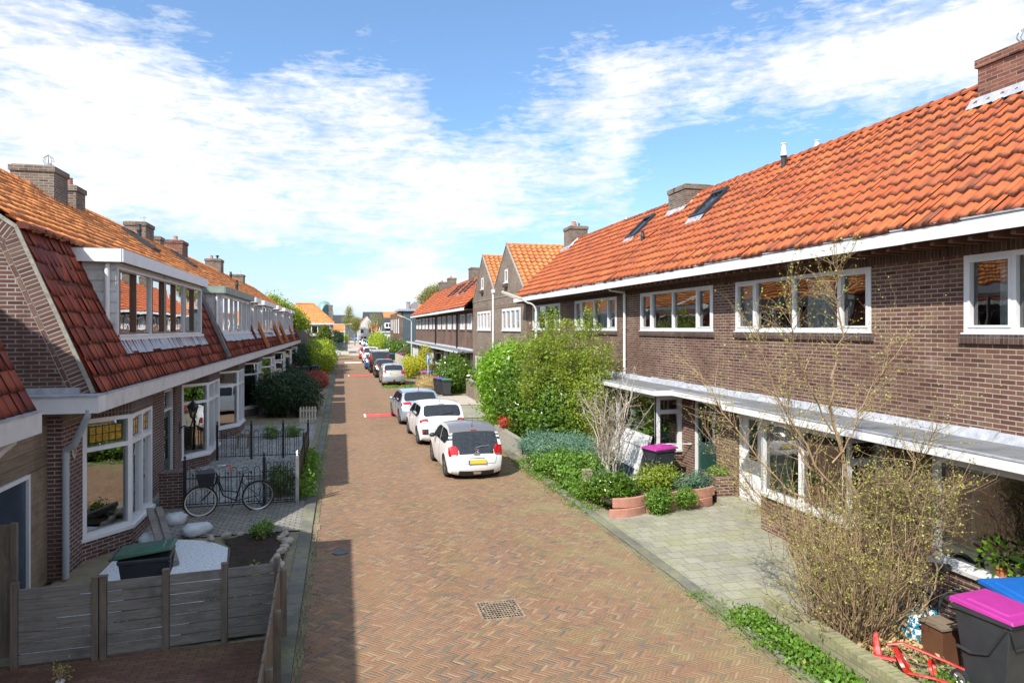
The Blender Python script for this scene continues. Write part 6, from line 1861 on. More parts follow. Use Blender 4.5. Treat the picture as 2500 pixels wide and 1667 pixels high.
pillow('sand_bag', 'full white plastic sack lying at the edge of the white gravel', 'sack', (-2.66, 13.85, .13), (.26, .16, .12), bgm, 1, .3)
pillow('crumpled_bag', 'crumpled plastic bag left of the leaning posts under the bay window', 'bag', (-3.30, 13.25, .15), (.17, .14, .15), bgm, 5, .8)
pillow('crumpled_bag', 'crumpled plastic bag behind the leaning posts by the doorstep', 'bag', (-3.2, 14.7, .13), (.22, .16, .12), bgm, 8, .5)
for k, (x, y) in enumerate(((-2.86, 12.3), (-2.72, 12.34))):
    m_ = MB(); a = Vector((x + .1, y - .25, .06)); b_ = Vector((x - .48, y + 1.15, .62)); w_ = Vector((.05, .015, 0)); u_ = Vector((0, -.02, .075))
    m_.hexa([a - w_, a + w_, b_ + w_, b_ - w_, a - w_ + u_, a + w_ + u_, b_ + w_ + u_, b_ - w_ + u_]); o = m_.build('timber_post', M['wood']); tag(o, ['left one of two grey timbers leaning against the first bay window', 'right one of two grey timbers leaning against the first bay window'][k], 'timber', 'two leaning timbers')
bp = T('brick_pier', 'waist high dark brick pier between bay window and bicycle', 'pier', (-3.6, 16.3, 0))
b = MB(); b.box(-3.82, -3.36, 16.12, 16.5, 0, .70); b.build('brickwork', M['brickL'], bp); b = MB(); b.box(-3.84, -3.34, 16.10, 16.52, .701, .77); b.build('coping', M['brickL'], bp)
# small pot with plant in the forecourt corner
def potplant(label, c, r, h, leafm, n=120, size=.07, lr=.16, lh=.16, potm='orange', seed=1):
    t = T('potted_plant', label, 'plant', c)
    m_ = MB(); m_.lathe([(r * .7, 0), (r * .95, h * .85), (r * 1.1, h * .86), (r * 1.1, h), (r * .9, h), (r * .85, h * .9), (0, h * .9)], 16, Matrix.Translation(c)); m_.build('pot', M[potm], t, smooth=False)
    rg = np.random.RandomState(seed); P = rg.normal(size=(n, 3)) * np.array([lr, lr, lh]) * .6 + np.array([c[0], c[1], c[2] + h + lh]); leafcloud('foliage', P, size, LEAF[leafm], t, seed, .5)
    s = MB()
    for k in range(7): s.tube([(c[0], c[1], c[2] + h * .9), (c[0] + rg.uniform(-lr, lr) * .6, c[1] + rg.uniform(-lr, lr) * .6, c[2] + h + lh * 1.2)], .005, 4)
    s.build('stems', M['twig'], t)
    return t
potplant('small yellow green plant in a white pot at the foreground forecourt corner', (-2.95, 8.33, .02), .04, .08, 'bud', 60, .035, .08, .09, 'white')
potplant('leafy green plant in an orange pot behind the big near window', (7.98, 6.75, .78), .11, .17, 'laurel', 260, .09, .20, .16, 'orange', 3)
potplant('broad leaved plant in an orange pot behind the near window, above the blue lid', (8.02, 6.12, .78), .09, .13, 'weed', 40, .22, .16, .38, 'orange', 4)
potplant('small bushy plant in a blue pot behind the near window', (8.0, 6.42, .78), .07, .11, 'weed', 120, .05, .12, .12, 'blue', 5)
potplant('large fern like houseplant in an orange pot behind the side bay window', (8.12, 16.6, .78), .13, .18, 'laurel', 260, .16, .28, .34, 'orange', 6)
potplant('bushy houseplant in the far bay window by the picture pane', (8.15, 17.6, .78), .13, .18, 'juniper', 300, .14, .28, .30, 'orange', 7)
# stool in second garden
st = T('wooden_stool', 'small wooden stool under the second bay beyond the hooped fence', 'stool', (-3.1, 23.6, 0))
b = MB(); b.box(-3.3, -2.9, 23.45, 23.75, .42, .46); b.build('seat', M['woody'], st)
for x in (-3.27, -2.96):
    for y in (23.48, 23.69): b = MB(); b.tube([(x, y, 0), (x * .995, y, .42)], .02, 6); b.build('leg', M['woody'], st)
# picket gate
pk = T('picket_gate', 'pale wooden picket gate in front of the dark bush', 'gate', (-1.7, 29.0, 0))
for k in range(6):
    b = MB(); x = -1.66 + k * .115; b.prism([(x, 28.98, .06), (x + .07, 28.98, .06), (x + .07, 28.98, .68), (x + .035, 28.98, .74), (x, 28.98, .68)], (0, .02, 0)); b.build('picket', M['woodp'], pk)
for z in (.18, .52): b = MB(); b.box(-1.68, -.98, 29.001, 29.03, z, z + .06); b.build('rail', M['woodp'], pk)
# drain grate
dg = T('drain_grate', 'square rusty iron grating set in the brick road', 'grate', (2.12, 9.2, 0), rz=0)
b = MB(); x0, x1, y0, y1 = 1.82, 2.42, 8.90, 9.52
for (a, b_, c_, d_) in ((x0, x1, y0, y0 + .03), (x0, x1, y1 - .03, y1), (x0, x0 + .03, y0 + .03, y1 - .03), (x1 - .03, x1, y0 + .03, y1 - .03)): b.box(a, b_, c_, d_, .002, .020)
b.build('frame', M['iron'], dg)
b = MB()
for k in range(1, 13):
    x = x0 + .03 + (x1 - x0 - .06) * k / 13; b.box(x - .005, x + .005, y0 + .03, y1 - .03, .012, .018)
for k in range(1, 9):
    y = y0 + .03 + (y1 - y0 - .06) * k / 9; b.box(x0 + .03, x1 - .03, y - .007, y + .007, .012, .0175)
b.build('grating', M['iron'], dg)
b = MB(); b.lathe([(.235, .017), (.235, .021), (.25, .021), (.25, .017)], 32, Matrix.Translation(((x0 + x1) / 2, (y0 + y1) / 2, 0)), closed=True); b.build('ring', M['iron'], dg)
b = MB(); b.face([(x0, y0, .0125 - .005), (x1, y0, .0075), (x1, y1, .0075), (x0, y1, .0075)]); b.build('shaft_shade', M['black'], dg)  # flat black sheet below the bars, the shade of the shaft painted in
mh = MB(); mh.lathe([(0, .012), (.10, .012), (.105, .014), (.13, .014), (.135, .006)], 20, Matrix.Translation((-.02, 12.25, 0))); o = mh.build('manhole_cover', M['black']); tag(o, 'small round iron cover in the shaded road', 'manhole cover')
gg = T('gutter_grate', 'rusty rectangular gutter grating beside the left kerb', 'grate', (-.48, 13.9, 0)); b = MB()
for k in range(6): b.box(-.545, -.41, 13.7 + k * .07, 13.7 + k * .07 + .035, .010, .022)
b.build('bars', M['iron'], gg)
# road markings
for (x0, x1, y0, y1) in ((1.0, 2.35, 30.6, 31.75), (.55, 2.5, 57.0, 58.6)):
    m_ = MB(); m_.face([(x0 + .05, y0, .0085), (x1, y0, .0085), (x1, y1, .0085), (x0 + .05, y1, .0085)]); o = m_.build('road_marking', M['redmark']); o['kind'] = 'structure'
    m_ = MB(); m_.face([(x0 - .04, y0, .0087), (x0 + .045, y0, .0087), (x0 + .045, y1, .0087), (x0 - .04, y1, .0087)]); o = m_.build('road_marking', M['whitemark']); o['kind'] = 'structure'
m_ = MB(); m_.face([(.3, 78.8, .0085), (2.2, 78.8, .0085), (2.2, 81.0, .0085), (.3, 81.0, .0085)]); o = m_.build('road_marking', M['whitemark']); o['kind'] = 'structure'
m_ = MB(); m_.face([(.9, 150, .004), (4.6, 150, .004), (4.6, 153, .004), (.9, 153, .004)]); o = m_.build('road_marking', M['redmark']); o['kind'] = 'structure'
# right front gardens
tp = T('terracotta_edging', 'row of curved pink terracotta planter blocks in two layers', 'planter', (5.3, 13.0, 0))
for lay in range(2):
    for k in range(3):
        a0 = 5.32 + k * .88 + (.1 if lay else 0); b = MB(); n_ = 10; o_, i_ = [], []
        for q in range(n_ + 1):
            f = q / n_; x = a0 + .86 * f; y = 13.02 + (x - 5.3) * .2 - .10 * math.sin(PI * f) + lay * .05
            o_.append((x, y)); i_.append((x - .01, y + .07))
        z0, z1 = .0 + lay * .205, .20 + lay * .205
        b.prism([(x, y, z0) for x, y in o_] + [(x, y, z0) for x, y in i_[::-1]], (0, 0, z1 - z0)); b.build('block', M['terra'], tp, bevel=.012)
slab_structure('planter_soil', [(5.32, 13.12), (8.1, 13.66), (8.1, 14.4), (5.32, 14.4)], .30, M['soil'])
bp = T('brick_planter', 'low brown brick planter wall between green door and driveway', 'planter', (8.2, 13.7, 0))
b = MB(); b.box(8.14, 8.596, 13.72, 14.42, 0, .56); b.build('brickwork', M['brickR'], bp, bevel=.02)
po = T('brick_post', 'short yellowish brick garden post among the groundcover', 'post', (5.6, 15.2, 0)); b = MB(); b.box(5.52, 5.72, 15.12, 15.32, 0, .58); b.build('brickwork', M['brickY'], po, bevel=.015)
# leaning frames
for k, (x0, y0, y1, h_, tilt, m1) in enumerate(((7.10, 15.95, 17.45, .98, .30, 'white'), (7.22, 16.05, 17.95, 1.05, .30, 'whiteold'), (7.36, 16.15, 18.3, 1.12, .28, 'white'))):
    t = T('window_frame', ['small discarded white window frame, outermost in the leaning stack', 'middle discarded white window frame in the leaning stack', 'largest discarded white window frame leaning nearest the bay'][k], 'window frame', (x0, y0, 0), 'stack of discarded window frames')
    b = MB(); w_ = .09; dx = lambda z: x0 + z * tilt
    def bar(ya, yb, za, zb):
        b.hexa([(dx(za), ya, za), (dx(za) + .07, ya, za), (dx(za) + .07, yb, za), (dx(za), yb, za), (dx(zb), ya, zb), (dx(zb) + .07, ya, zb), (dx(zb) + .07, yb, zb), (dx(zb), yb, zb)])
    bar(y0, y0 + w_, .02, h_); bar(y1 - w_, y1, .02, h_); bar(y0 + w_, y1 - w_, .02, .02 + w_); bar(y0 + w_, y1 - w_, h_ - w_, h_); bar(y0 + w_, y1 - w_, h_ * .36, h_ * .36 + w_ * .8)
    b.build('frame', M[m1], t)
    b = MB(); b.face([(dx(.1) + .04, y1 - w_, .1), (dx(.1) + .04, y0 + w_, .1), (dx(h_ * .36) + .04, y0 + w_, h_ * .36), (dx(h_ * .36) + .04, y1 - w_, h_ * .36)]); b.build('pane', M['cladgrey'], t)
    b = MB(); z0_ = h_ * .36 + w_ * .8; b.face([(dx(z0_) + .03, y1 - w_, z0_), (dx(z0_) + .03, y0 + w_, z0_), (dx(h_ - w_) + .03, y0 + w_, h_ - w_), (dx(h_ - w_) + .03, y1 - w_, h_ - w_)]); b.build('panel', M['lampgrey'] if k else M['curtain'], t)
dr = T('clothes_rail', 'thin white folding clothes rail on the wall beside the green door', 'clothes rail', (8.2, 16.0, 1.0))
b = MB()
for k in range(4): b.tube([(7.75 + k * .12, 15.98, .95), (8.59, 15.7 - k * .02, .98)], .008, 4)
b.tube([(7.75, 15.98, .95), (8.15, 15.98, .95)], .008, 4); b.build('rods', M['pvc'], dr)
# street lamps
def lamp(label, x, y, h, reach, top, group='street lamps with angled arms', thin=False):
    t = T('street_lamp', label, 'street lamp', (x, y, 0), group)
    b = MB(); b.tube([(x, y, 0), (x, y, 1.0), (x, y, 1.02), (x, y, h)], [.075, .075, .05, .045], 12); b.build('pole', M['lampgrey'], t)
    b = MB(); pts = [(x, y, h)]
    for q in range(1, 7):
        an = PI / 2 * q / 6; pts.append((x - .28 * (1 - math.cos(an)), y, h + .28 * math.sin(an)))
    pts.append((x - reach * .45, y, h + .3 + (top - h - .3) * .35)); b.tube(pts, .028, 8); b.build('arm', M['lampgrey'], t)
    b = MB(); a = Vector(pts[-1]); e = Vector((x - reach, y, top)); d_ = (e - a).normalized(); s = Vector((0, 1, 0)); u = s.cross(d_)
    if u.z < 0: u = -u
    q = [a - s * .05 - u * .03, a + s * .05 - u * .03, e + s * .07 - u * .03, e - s * .07 - u * .03, a - s * .05 + u * .05, a + s * .05 + u * .05, e + s * .07 + u * .04, e - s * .07 + u * .04]
    b.hexa([q[0], q[3], q[2], q[1], q[4], q[7], q[6], q[5]]); b.build('lamp_head', M['cream'], t, bevel=.012)
    b = MB(); q = [a.lerp(e, .3) - s * .045 - u * .06, a.lerp(e, .3) + s * .045 - u * .06, a.lerp(e, .95) + s * .055 - u * .05, a.lerp(e, .95) - s * .055 - u * .05]
    b.hexa([q[0], q[3], q[2], q[1]] + [p + u * .028 for p in (q[0], q[3], q[2], q[1])]); b.build('lamp_cover', M['pvc'], t)
    return t
lamp('street lamp rising from the tall hedge by the brick gables', 6.2, 21.6, 4.45, 1.15, 5.08)
lamp('street lamp beside the far sunny row and its picket fence', 6.27, 63.7, 4.45, 1.3, 5.15)
lamp('street lamp beyond the crossing next to the white house', 7.5, 135, 4.4, 1.8, 5.5)
lamp('street lamp left of the lane beside the round hedge', .52, 150, 4.4, -1.6, 4.9)
# signs
def sign(label, x, y, h, face_yaw, w_, hh, letter='P', sub=False, group='blue parking signs'):
    t = T('parking_sign', label, 'sign', (x, y, 0), group)
    b = MB(); b.tube([(x, y, 0), (x, y, h)], .03, 8); b.build('post', M['lampgrey'], t)
    c_, s_ = math.cos(face_yaw), math.sin(face_yaw)
    Mx = Matrix.Translation((x, y - .04, h - hh / 2)) @ Matrix.Rotation(face_yaw, 4, 'Z')
    b = MB(); b.box(-w_ / 2, w_ / 2, -.012, .0, -hh / 2, hh / 2); b.transform(Mx); pl_ = b.build('sign_plate', M['sign'], t)
    cu = bpy.data.curves.new('letter', 'FONT'); cu.body = letter; cu.size = hh * .95; cu.align_x = 'CENTER'; cu.align_y = 'CENTER'; cu.extrude = .004; cu.materials.append(M['white'])
    tmp = bpy.data.objects.new('tmp', cu); C.objects.link(tmp); bpy.context.view_layer.update()
    me = bpy.data.meshes.new_from_object(tmp.evaluated_get(bpy.context.evaluated_depsgraph_get())); bpy.data.objects.remove(tmp)
    o = bpy.data.objects.new('letter', me); C.objects.link(o); o.parent = pl_
    o.matrix_local = Matrix.Translation(-Vector((x, y, 0))) @ Mx @ Matrix.Translation((0, -.016, 0)) @ Matrix.Rotation(PI / 2, 4, 'X')
    if sub:
        b = MB(); b.box(-w_ / 2, w_ / 2, -.012, 0, -hh / 2 - .95, -hh / 2 - .05); b.transform(Mx); b.build('sub_plate', M['white'], t)
    return t
sign('parking sign seen nearly edge on behind the straw coloured grass', 5.59, 45.6, 2.2, -1.35, .5, .72)
sign('parking sign with a white plate below before the white house', 7.79, 115, 2.6, .1, .62, .62, sub=True)
sign('parking sign at the far end above the blue van', 4.7, 200, 2.95, .1, .9, .9)
# fences far right
def slat_fence(label, p0, p1, h, mat, sp=.14, cat='fence', group=None, horizontal=False, name='picket_fence'):
    t = T(name, label, cat, (p0[0], p0[1], 0), group); F = Fr(p0, p1)
    if horizontal:
        n = int(h / .17)
        for k in range(n): b = MB(); b.fbox(F, 0, F.len, 0, .02, .05 + k * .17, .05 + k * .17 + .145); b.build('board', mat, t)
    else:
        n = max(1, int(F.len / sp)); b = MB()
        b2 = []
        for k in range(n):
            a = F.len * k / n; hh = h + rnd.uniform(-.04, .04)
            b = MB(); b.fbox(F, a, a + sp * .62, 0, .02, .05, hh); b.build('picket', mat, t)
        for z in (.25, h - .25): b = MB(); b.fbox(F, 0, F.len, -.03, -.001, z, z + .06); b.build('rail', mat, t)
    m_ = int(F.len / 1.8) + 1
    for k in range(m_ + 1): b = MB(); a = F.len * k / m_; b.fbox(F, a - .04, a + .04, -.08, -.032, 0, h + .06); b.build('post', mat, t)
    return t
slat_fence('short grey palisade beside the two bins', (5.02, 47.2), (5.5, 44.9), .62, M['woodz'], .12)
slat_fence('grey slatted garden fence along the far sunny row', (5.9, 78.5), (6.3, 66.5), 1.05, M['woodp'], .16)
slat_fence('dark horizontal board fence past the crossing on the left', (-2.2, 121), (1.0, 124.5), 1.45, M['cladgrey'], horizontal=True, name='board_fence')
slat_fence('low white rail fence at the left crossing corner', (-.3, 103.5), (1.0, 101.3), .6, M['woodp'], horizontal=True, name='rail_fence')
gw = T('garden_wall', 'low brown brick garden wall beside the laurel hedge', 'wall', (7.05, 35.8, 0)); b = MB(); b.box(6.98, 7.16, 35.6, 39.0, 0, .95); b.build('brickwork', M['brickG'], gw); b = MB(); b.box(6.96, 7.18, 35.58, 39.02, .951, 1.0); b.build('coping', M['mortar'], gw)
gw = T('garden_wall', 'low pale wall end under the hedge beside the nearest car', 'wall', (5.25, 22.0, 0)); b = MB(); b.box(5.24, 5.40, 20.4, 23.6, 0, .5); b.build('wall_body', M['mortar'], gw)
ss = T('outdoor_stairs', 'wooden outdoor stair with slatted railing at the far row end', 'stairs', (7, 80, 0))
for k in range(6):
    b = MB(); b.box(6.4 + k * .2, 6.6 + k * .2, 83.2, 84.4, .15 * k + .1, .15 * k + .15); b.build('tread', M['woody'], ss)
b = MB(); b.tube([(6.2, 83.1, .75), (7.7, 83.1, 1.95)], .05, 4); b.build('handrail', M['woodz'], ss)
b = MB()
for k in range(14): b.box(6.25 + k * .11, 6.29 + k * .11, 83.09, 83.12, .05 + k * .088, .75 + k * .086)
b.build('balusters', M['woodz'], ss)
# ---------------------------------------------------------------- plants
# tall bare multi-stemmed shrub
t = T('bare_shrub', 'tall bare multi-stemmed shrub with pale green buds behind the low mossy wall', 'shrub', (6.4, 7.1, 0))
rg = random.Random(21)
main, fine_, tips = MB(), MB(), []
B0 = Vector((6.42, 7.12, .0))
def arc(mb, a, b, bow, r0, r1, n=9, rg=rg, wob=.03, sides=5):
    a, b = Vector(a), Vector(b); pts = []
    for i in range(n + 1):
        f = i / n; p = a.lerp(b, f) + Vector(bow) * math.sin(PI * f) + Vector((rg.gauss(0, wob), rg.gauss(0, wob), rg.gauss(0, wob))) * (0 < i < n)
        pts.append(p)
    mb.tube(pts, [r0 + (r1 - r0) * i / n for i in range(n + 1)], sides, cap=False)
    return pts
stems = []
big = [((6.62, 7.05, 0), (6.30, 7.35, 2.9), (.15, 0, 0), .032, .018), ((6.30, 7.35, 2.9), (6.18, 7.15, 4.72), (.12, 0, .0), .018, .006),
       ((6.42, 7.2, 1.7), (5.35, 7.5, 3.9), (-.1, 0, -.15), .02, .005), ((6.45, 7.3, 1.4), (4.75, 7.9, 3.35), (-.15, 0, -.2), .017, .004), ((6.4, 7.2, 1.0), (4.95, 8.1, 2.6), (-.1, 0, -.1), .015, .004),
       ((6.3, 7.3, 2.2), (6.95, 7.0, 3.8), (.1, 0, 0), .012, .004), ((6.5, 7.2, 1.2), (7.3, 6.7, 2.7), (.15, 0, 0), .014, .004), ((6.4, 7.3, 1.6), (5.75, 7.6, 3.1), (-.05, 0, -.1), .014, .004),
       ((6.4, 7.2, .5), (5.3, 7.9, 2.0), (-.1, 0, .0), .016, .004), ((6.3, 7.3, 2.6), (5.6, 7.3, 4.3), (-.1, 0, 0), .012, .004), ((6.4, 7.1, .4), (7.55, 6.6, 1.95), (.1, 0, .1), .014, .004)]
for a, b, bow, r0, r1 in big:
    pts = arc(main, a, b, bow, r0, r1, 10); stems.append((pts, r0))
    for k in range(44):
        i = rg.randint(3, 9); q = pts[i].lerp(pts[i + 1], rg.random()) if i < 10 else pts[i]
        d_ = (pts[min(10, i + 1)] - pts[i - 1]).normalized()
        twig(fine_, q, d_ * .7 + Vector((rg.gauss(0, .6), rg.gauss(0, .6), rg.gauss(.1, .4))), rg.uniform(.25, .75), .0045, 4, .14, 1, 2, tips, rg, .05, 3, .5)
for k in range(190):       # young stems fanning from the base
    an = rg.uniform(0, 2 * PI); rr = rg.random() ** .5
    b0 = B0 + Vector((math.cos(an) * .30 * rr, math.sin(an) * .28 * rr, 0)); ht = rg.uniform(.9, 2.3)
    e = B0 + Vector((math.cos(an) * rr * rg.uniform(.7, 1.3) - .08, math.sin(an) * rr * rg.uniform(.6, 1.1), ht))
    pts = arc(main if k % 2 else fine_, b0, e, (math.cos(an) * .08, math.sin(an) * .08, 0), rg.uniform(.005, .010), .0025, 7, rg, .03, 4)
    for q in range(5):
        i = rg.randint(2, 6); twig(fine_, pts[i], (pts[i + 1] - pts[i]).normalized() * .8 + Vector((rg.gauss(0, .5), rg.gauss(0, .5), .1)), rg.uniform(.2, .5), .0038, 3, .16, 1, 2, tips, rg, .08, 3, .5)
main.build('stems', M['twig'], t)
fine_.build('twigs', M['twig'], t)
P = []
for q in tips:
    for k in range(1): P.append((q.x + rg.gauss(0, .012), q.y + rg.gauss(0, .012), q.z + rg.gauss(0, .012)))
P = np.array(P); leafcloud('buds', P[np.random.RandomState(1).random(len(P)) < .98], .026, LEAF['bud'], t, 3, .75)
for ch in t.children:
    for v_ in ch.data.vertices: v_.co.x -= .28; v_.co.y += .10
# contorted twiggy crown growing through it on the right
t = T('contorted_shrub', 'dense round tangle of curly grey brown twigs right of the tall bare shrub', 'shrub', (6.85, 6.95, 0))
tw_, tips = MB(), []
for k in range(620):
    an = rg.uniform(0, 2 * PI); el_ = rg.uniform(-.5, 1.3); rr = rg.random() ** .45
    c_ = Vector((6.68 + .56 * rr * math.cos(an) * math.cos(el_), 6.98 + .52 * rr * math.sin(an) * math.cos(el_), 1.60 + .50 * rr * math.sin(el_)))
    twig(tw_, c_, (math.cos(an), math.sin(an), rg.uniform(-.4, 1)), rg.uniform(.25, .5), .0060, 6, .65, 1, 3, tips, rg, .02, 3, .6)
tw_.build('twigs', M['twig_h'], t)
s = MB()
for k in range(14): arc(s, (6.8 + rg.uniform(-.1, .1), 6.98 + rg.uniform(-.1, .1), 0), (6.8 + rg.uniform(-.45, .45), 6.98 + rg.uniform(-.4, .4), rg.uniform(1.2, 1.9)), (0, 0, 0), .016, .006, 7, rg, .05)
s.build('stems', M['bark'], t)
P = np.array([tuple(q) for q in tips]); leafcloud('buds', P[np.random.RandomState(2).random(len(P)) < .35], .028, LEAF['bud'], t, 5, .7)
# leaf litter and dead leaves at the base
P = np.random.RandomState(8).normal(size=(900, 3)) * np.array([.35, .32, .05]) + np.array([6.4, 7.1, .10]); P[:, 2] = np.abs(P[:, 2] - .03) + .02
o = leafcloud('leaf_litter', P, .07, LEAF['straw'], None, 9, .6); tag(o, 'dry brown leaves heaped under the bare shrub', 'leaves', kind='stuff')
def scatter(name, label, cat, xr, yr_, z, n, size, leaf, seed, kind='stuff', h=.12, dens=None, aspect=.6, clumped=True):
    r_ = np.random.RandomState(seed)
    if clumped:
        m = max(3, n // 40); cx = r_.uniform(xr[0], xr[1], m); cy = r_.uniform(yr_[0], yr_[1], m); i = r_.randint(0, m, n)
        x = cx[i] + r_.normal(size=n) * .10; y = cy[i] + r_.normal(size=n) * .12; hh = h * r_.uniform(.4, 1.2, m)[i]
    else: x = r_.uniform(xr[0], xr[1], n); y = r_.uniform(yr_[0], yr_[1], n); hh = h
    P = np.stack([x, y, z + r_.random(n) * hh], -1)
    o = leafcloud(name, P, size, leaf, None, seed, aspect, up=.6)
    tag(o, label, cat, kind=kind); return o
scatter('weeds', 'bright green weeds along the foot of the low mossy wall', 'weeds', (5.10, 5.44), (5.2, 8.2), .0, 5200, .06, LEAF['weed'], 11, h=.15)
scatter('moss_strip', 'low mossy weeds on the kerb before the driveway', 'weeds', (4.94, 5.2), (6.5, 9.0), .03, 900, .03, LEAF['weed'], 12, h=.03)
scatter('weeds', 'green weeds behind the low wall by the red plough', 'weeds', (5.75, 6.6), (5.2, 6.3), .0, 1800, .05, LEAF['weed'], 13, h=.10)
scatter('weeds', 'weeds in the shaded gutter strip of the left kerb', 'weeds', (-.56, -.44), (8.5, 13.5), .0, 500, .022, LEAF['dark'], 14, h=.04)
scatter('weeds', 'green weeds growing outside the reed backed iron fence', 'weeds', (-.93, -.72), (16.2, 21.0), .0, 3000, .075, LEAF['weed'], 15, h=.45)
scatter('weeds', 'mixed weeds along the right kerb before the groundcover', 'weeds', (4.9, 5.25), (13.3, 19.5), .0, 2200, .045, LEAF['weed'], 16, h=.08)
scatter('dead_leaves', 'brown dead leaves along the right gutter', 'leaves', (4.7, 5.3), (14, 21), .01, 700, .045, LEAF['brownbud'], 17, h=.02, clumped=False)
scatter('grass_tufts', 'grass along the kerb behind the silver car', 'grass', (2.8, 5.2), (45.2, 46.8), .0, 1800, .08, LEAF['weed'], 18, h=.05)
scatter('bed_plants', 'small yellowish plants in the dark soil bed', 'plants', (-1.75, -1.1), (9.6, 11.9), .05, 420, .05, LEAF['bud'], 19, h=.30)
bush('small_shrub', 'small light green tuft among the rocks of the soil bed', 'plant', (-1.42, 13.35, .05), [(-1.42, 13.35, .2)], [(.2, .18, .14)], LEAF['weed'], 40, 16, .06, .05, 31)
bush('small_shrub', 'left small round bush behind the hooped fence', 'plant', (-2.42, 25.4, 0), [(-2.42, 25.4, .22)], [(.26, .26, .22)], LEAF['weed'], 60, 16, .06, .06, 32, group='two small round bushes')
bush('small_shrub', 'right small round bush behind the hooped fence', 'plant', (-1.68, 25.6, 0), [(-1.68, 25.6, .22)], [(.28, .26, .22)], LEAF['weed'], 60, 16, .06, .06, 33, group='two small round bushes')
bush('climbing_bush', 'dark green bush behind the iron gate beside the kerb', 'plant', (-1.4, 16.6, 0), [(-1.40, 16.7, .35)], [(.30, .35, .36)], LEAF['laurel'], 120, 16, .06, .08, 34)
# right front garden
bush('juniper', 'spreading blue green juniper beside the nearest parked car', 'shrub', (6.2, 18.4, 0), [(6.1, 18.2, .50), (5.75, 19.4, .45), (6.35, 17.3, .46), (6.55, 16.7, .34)], [(.95, 1.0, .42), (.6, .7, .38), (.65, .8, .38), (.4, .5, .28)], LEAF['juniper'], 900, 34, .11, .10, 41, aspect=.16, shell=.75, flat=.6)
bush('groundcover_shrub', 'bright green leafy shrub below the juniper beside the brick post', 'shrub', (5.5, 16.6, 0), [(5.55, 16.9, .35), (5.45, 15.8, .28), (5.9, 16.0, .4), (5.3, 17.8, .25)], [(.55, .75, .34), (.38, .5, .28), (.4, .5, .34), (.3, .6, .22)], LEAF['weed'], 620, 26, .075, .09, 42)
bush('dwarf_shrub', 'rounded glossy green shrub over the first terracotta block', 'shrub', (5.75, 13.75, .2), [(5.75, 13.70, .42), (5.6, 14.2, .34)], [(.42, .36, .30), (.38, .4, .26)], LEAF['laurel'], 240, 26, .075, .09, 43)
bush('dwarf_shrub', 'loose light green shrub before the magenta lidded bin', 'shrub', (6.8, 14.2, .3), [(6.75, 14.1, .50), (7.15, 14.25, .48)], [(.34, .26, .22), (.3, .26, .2)], LEAF['spring'], 220, 20, .07, .09, 44)
bush('trailing_plant', 'rounded trailing plant hanging between the terracotta blocks, nearer', 'plant', (6.45, 13.25, .2), [(6.45, 13.12, .27)], [(.30, .16, .26)], LEAF['weed'], 130, 22, .05, .06, 45)
bush('trailing_plant', 'small trailing plant hanging on the second terracotta block', 'plant', (7.1, 13.35, .2), [(7.12, 13.25, .30)], [(.22, .14, .20)], LEAF['weed'], 90, 20, .05, .06, 46)
bush('herb_clump', 'fine feathery green herbs beside the brick planter', 'plant', (7.9, 14.0, .3), [(7.85, 13.95, .45), (7.5, 14.0, .40)], [(.24, .2, .2), (.3, .2, .14)], LEAF['juniper'], 150, 20, .07, .06, 47, aspect=.2)
bush('herb_clump', 'low green plants on top of the brick planter', 'plant', (8.4, 14.0, .56), [(8.38, 14.05, .60)], [(.2, .28, .08)], LEAF['weed'], 80, 16, .05, .05, 48)
bush('bulb_leaves', 'arching strap leaves on the ground before the brick post', 'plant', (5.4, 14.75, 0), [(5.38, 14.8, .16)], [(.32, .32, .14)], LEAF['weed'], 60, 14, .18, .08, 49, aspect=.12)
bush('pink_flowers', 'small pink and lilac flowers between brick post and glossy shrub', 'plant', (5.95, 14.7, 0), [(5.95, 14.8, .42)], [(.35, .3, .16)], leafmat('pink_petals', [(.55, .3, .42), (.3, .3, .55), (.14, .3, .05), (.12, .25, .04)], .3), 90, 16, .05, .08, 50)
# pale bare shrub
t = T('pale_bare_shrub', 'bare shrub with pale branches before the leaning window frames', 'shrub', (6.45, 15.9, 0))
mb, tips = MB(), []
for k in range(13):
    an = rg.uniform(0, 2 * PI); b0 = Vector((6.45 + rg.uniform(-.12, .12), 15.9 + rg.uniform(-.1, .1), 0)); ht = rg.uniform(1.5, 2.6)
    e = b0 + Vector((math.cos(an) * rg.uniform(.3, .95), math.sin(an) * rg.uniform(.2, .8), ht))
    pts = arc(mb, b0, e, (math.cos(an) * -.1, math.sin(an) * -.1, 0), rg.uniform(.018, .032), .006, 8, rg, .04, 6)
    for q in range(9):
        i = rg.randint(2, 7); twig(mb, pts[i], (pts[i + 1] - pts[i]).normalized() + Vector((rg.gauss(0, .6), rg.gauss(0, .6), .1)), rg.uniform(.35, .8), .009, 4, .18, 2, 3, tips, rg, .08, 3, .5)
mb.build('branches', M['barkw'], t)
P = np.array([tuple(q) for q in tips]); leafcloud('buds', P[np.random.RandomState(3).random(len(P)) < .45], .035, LEAF['brownbud'], t, 6, .7)
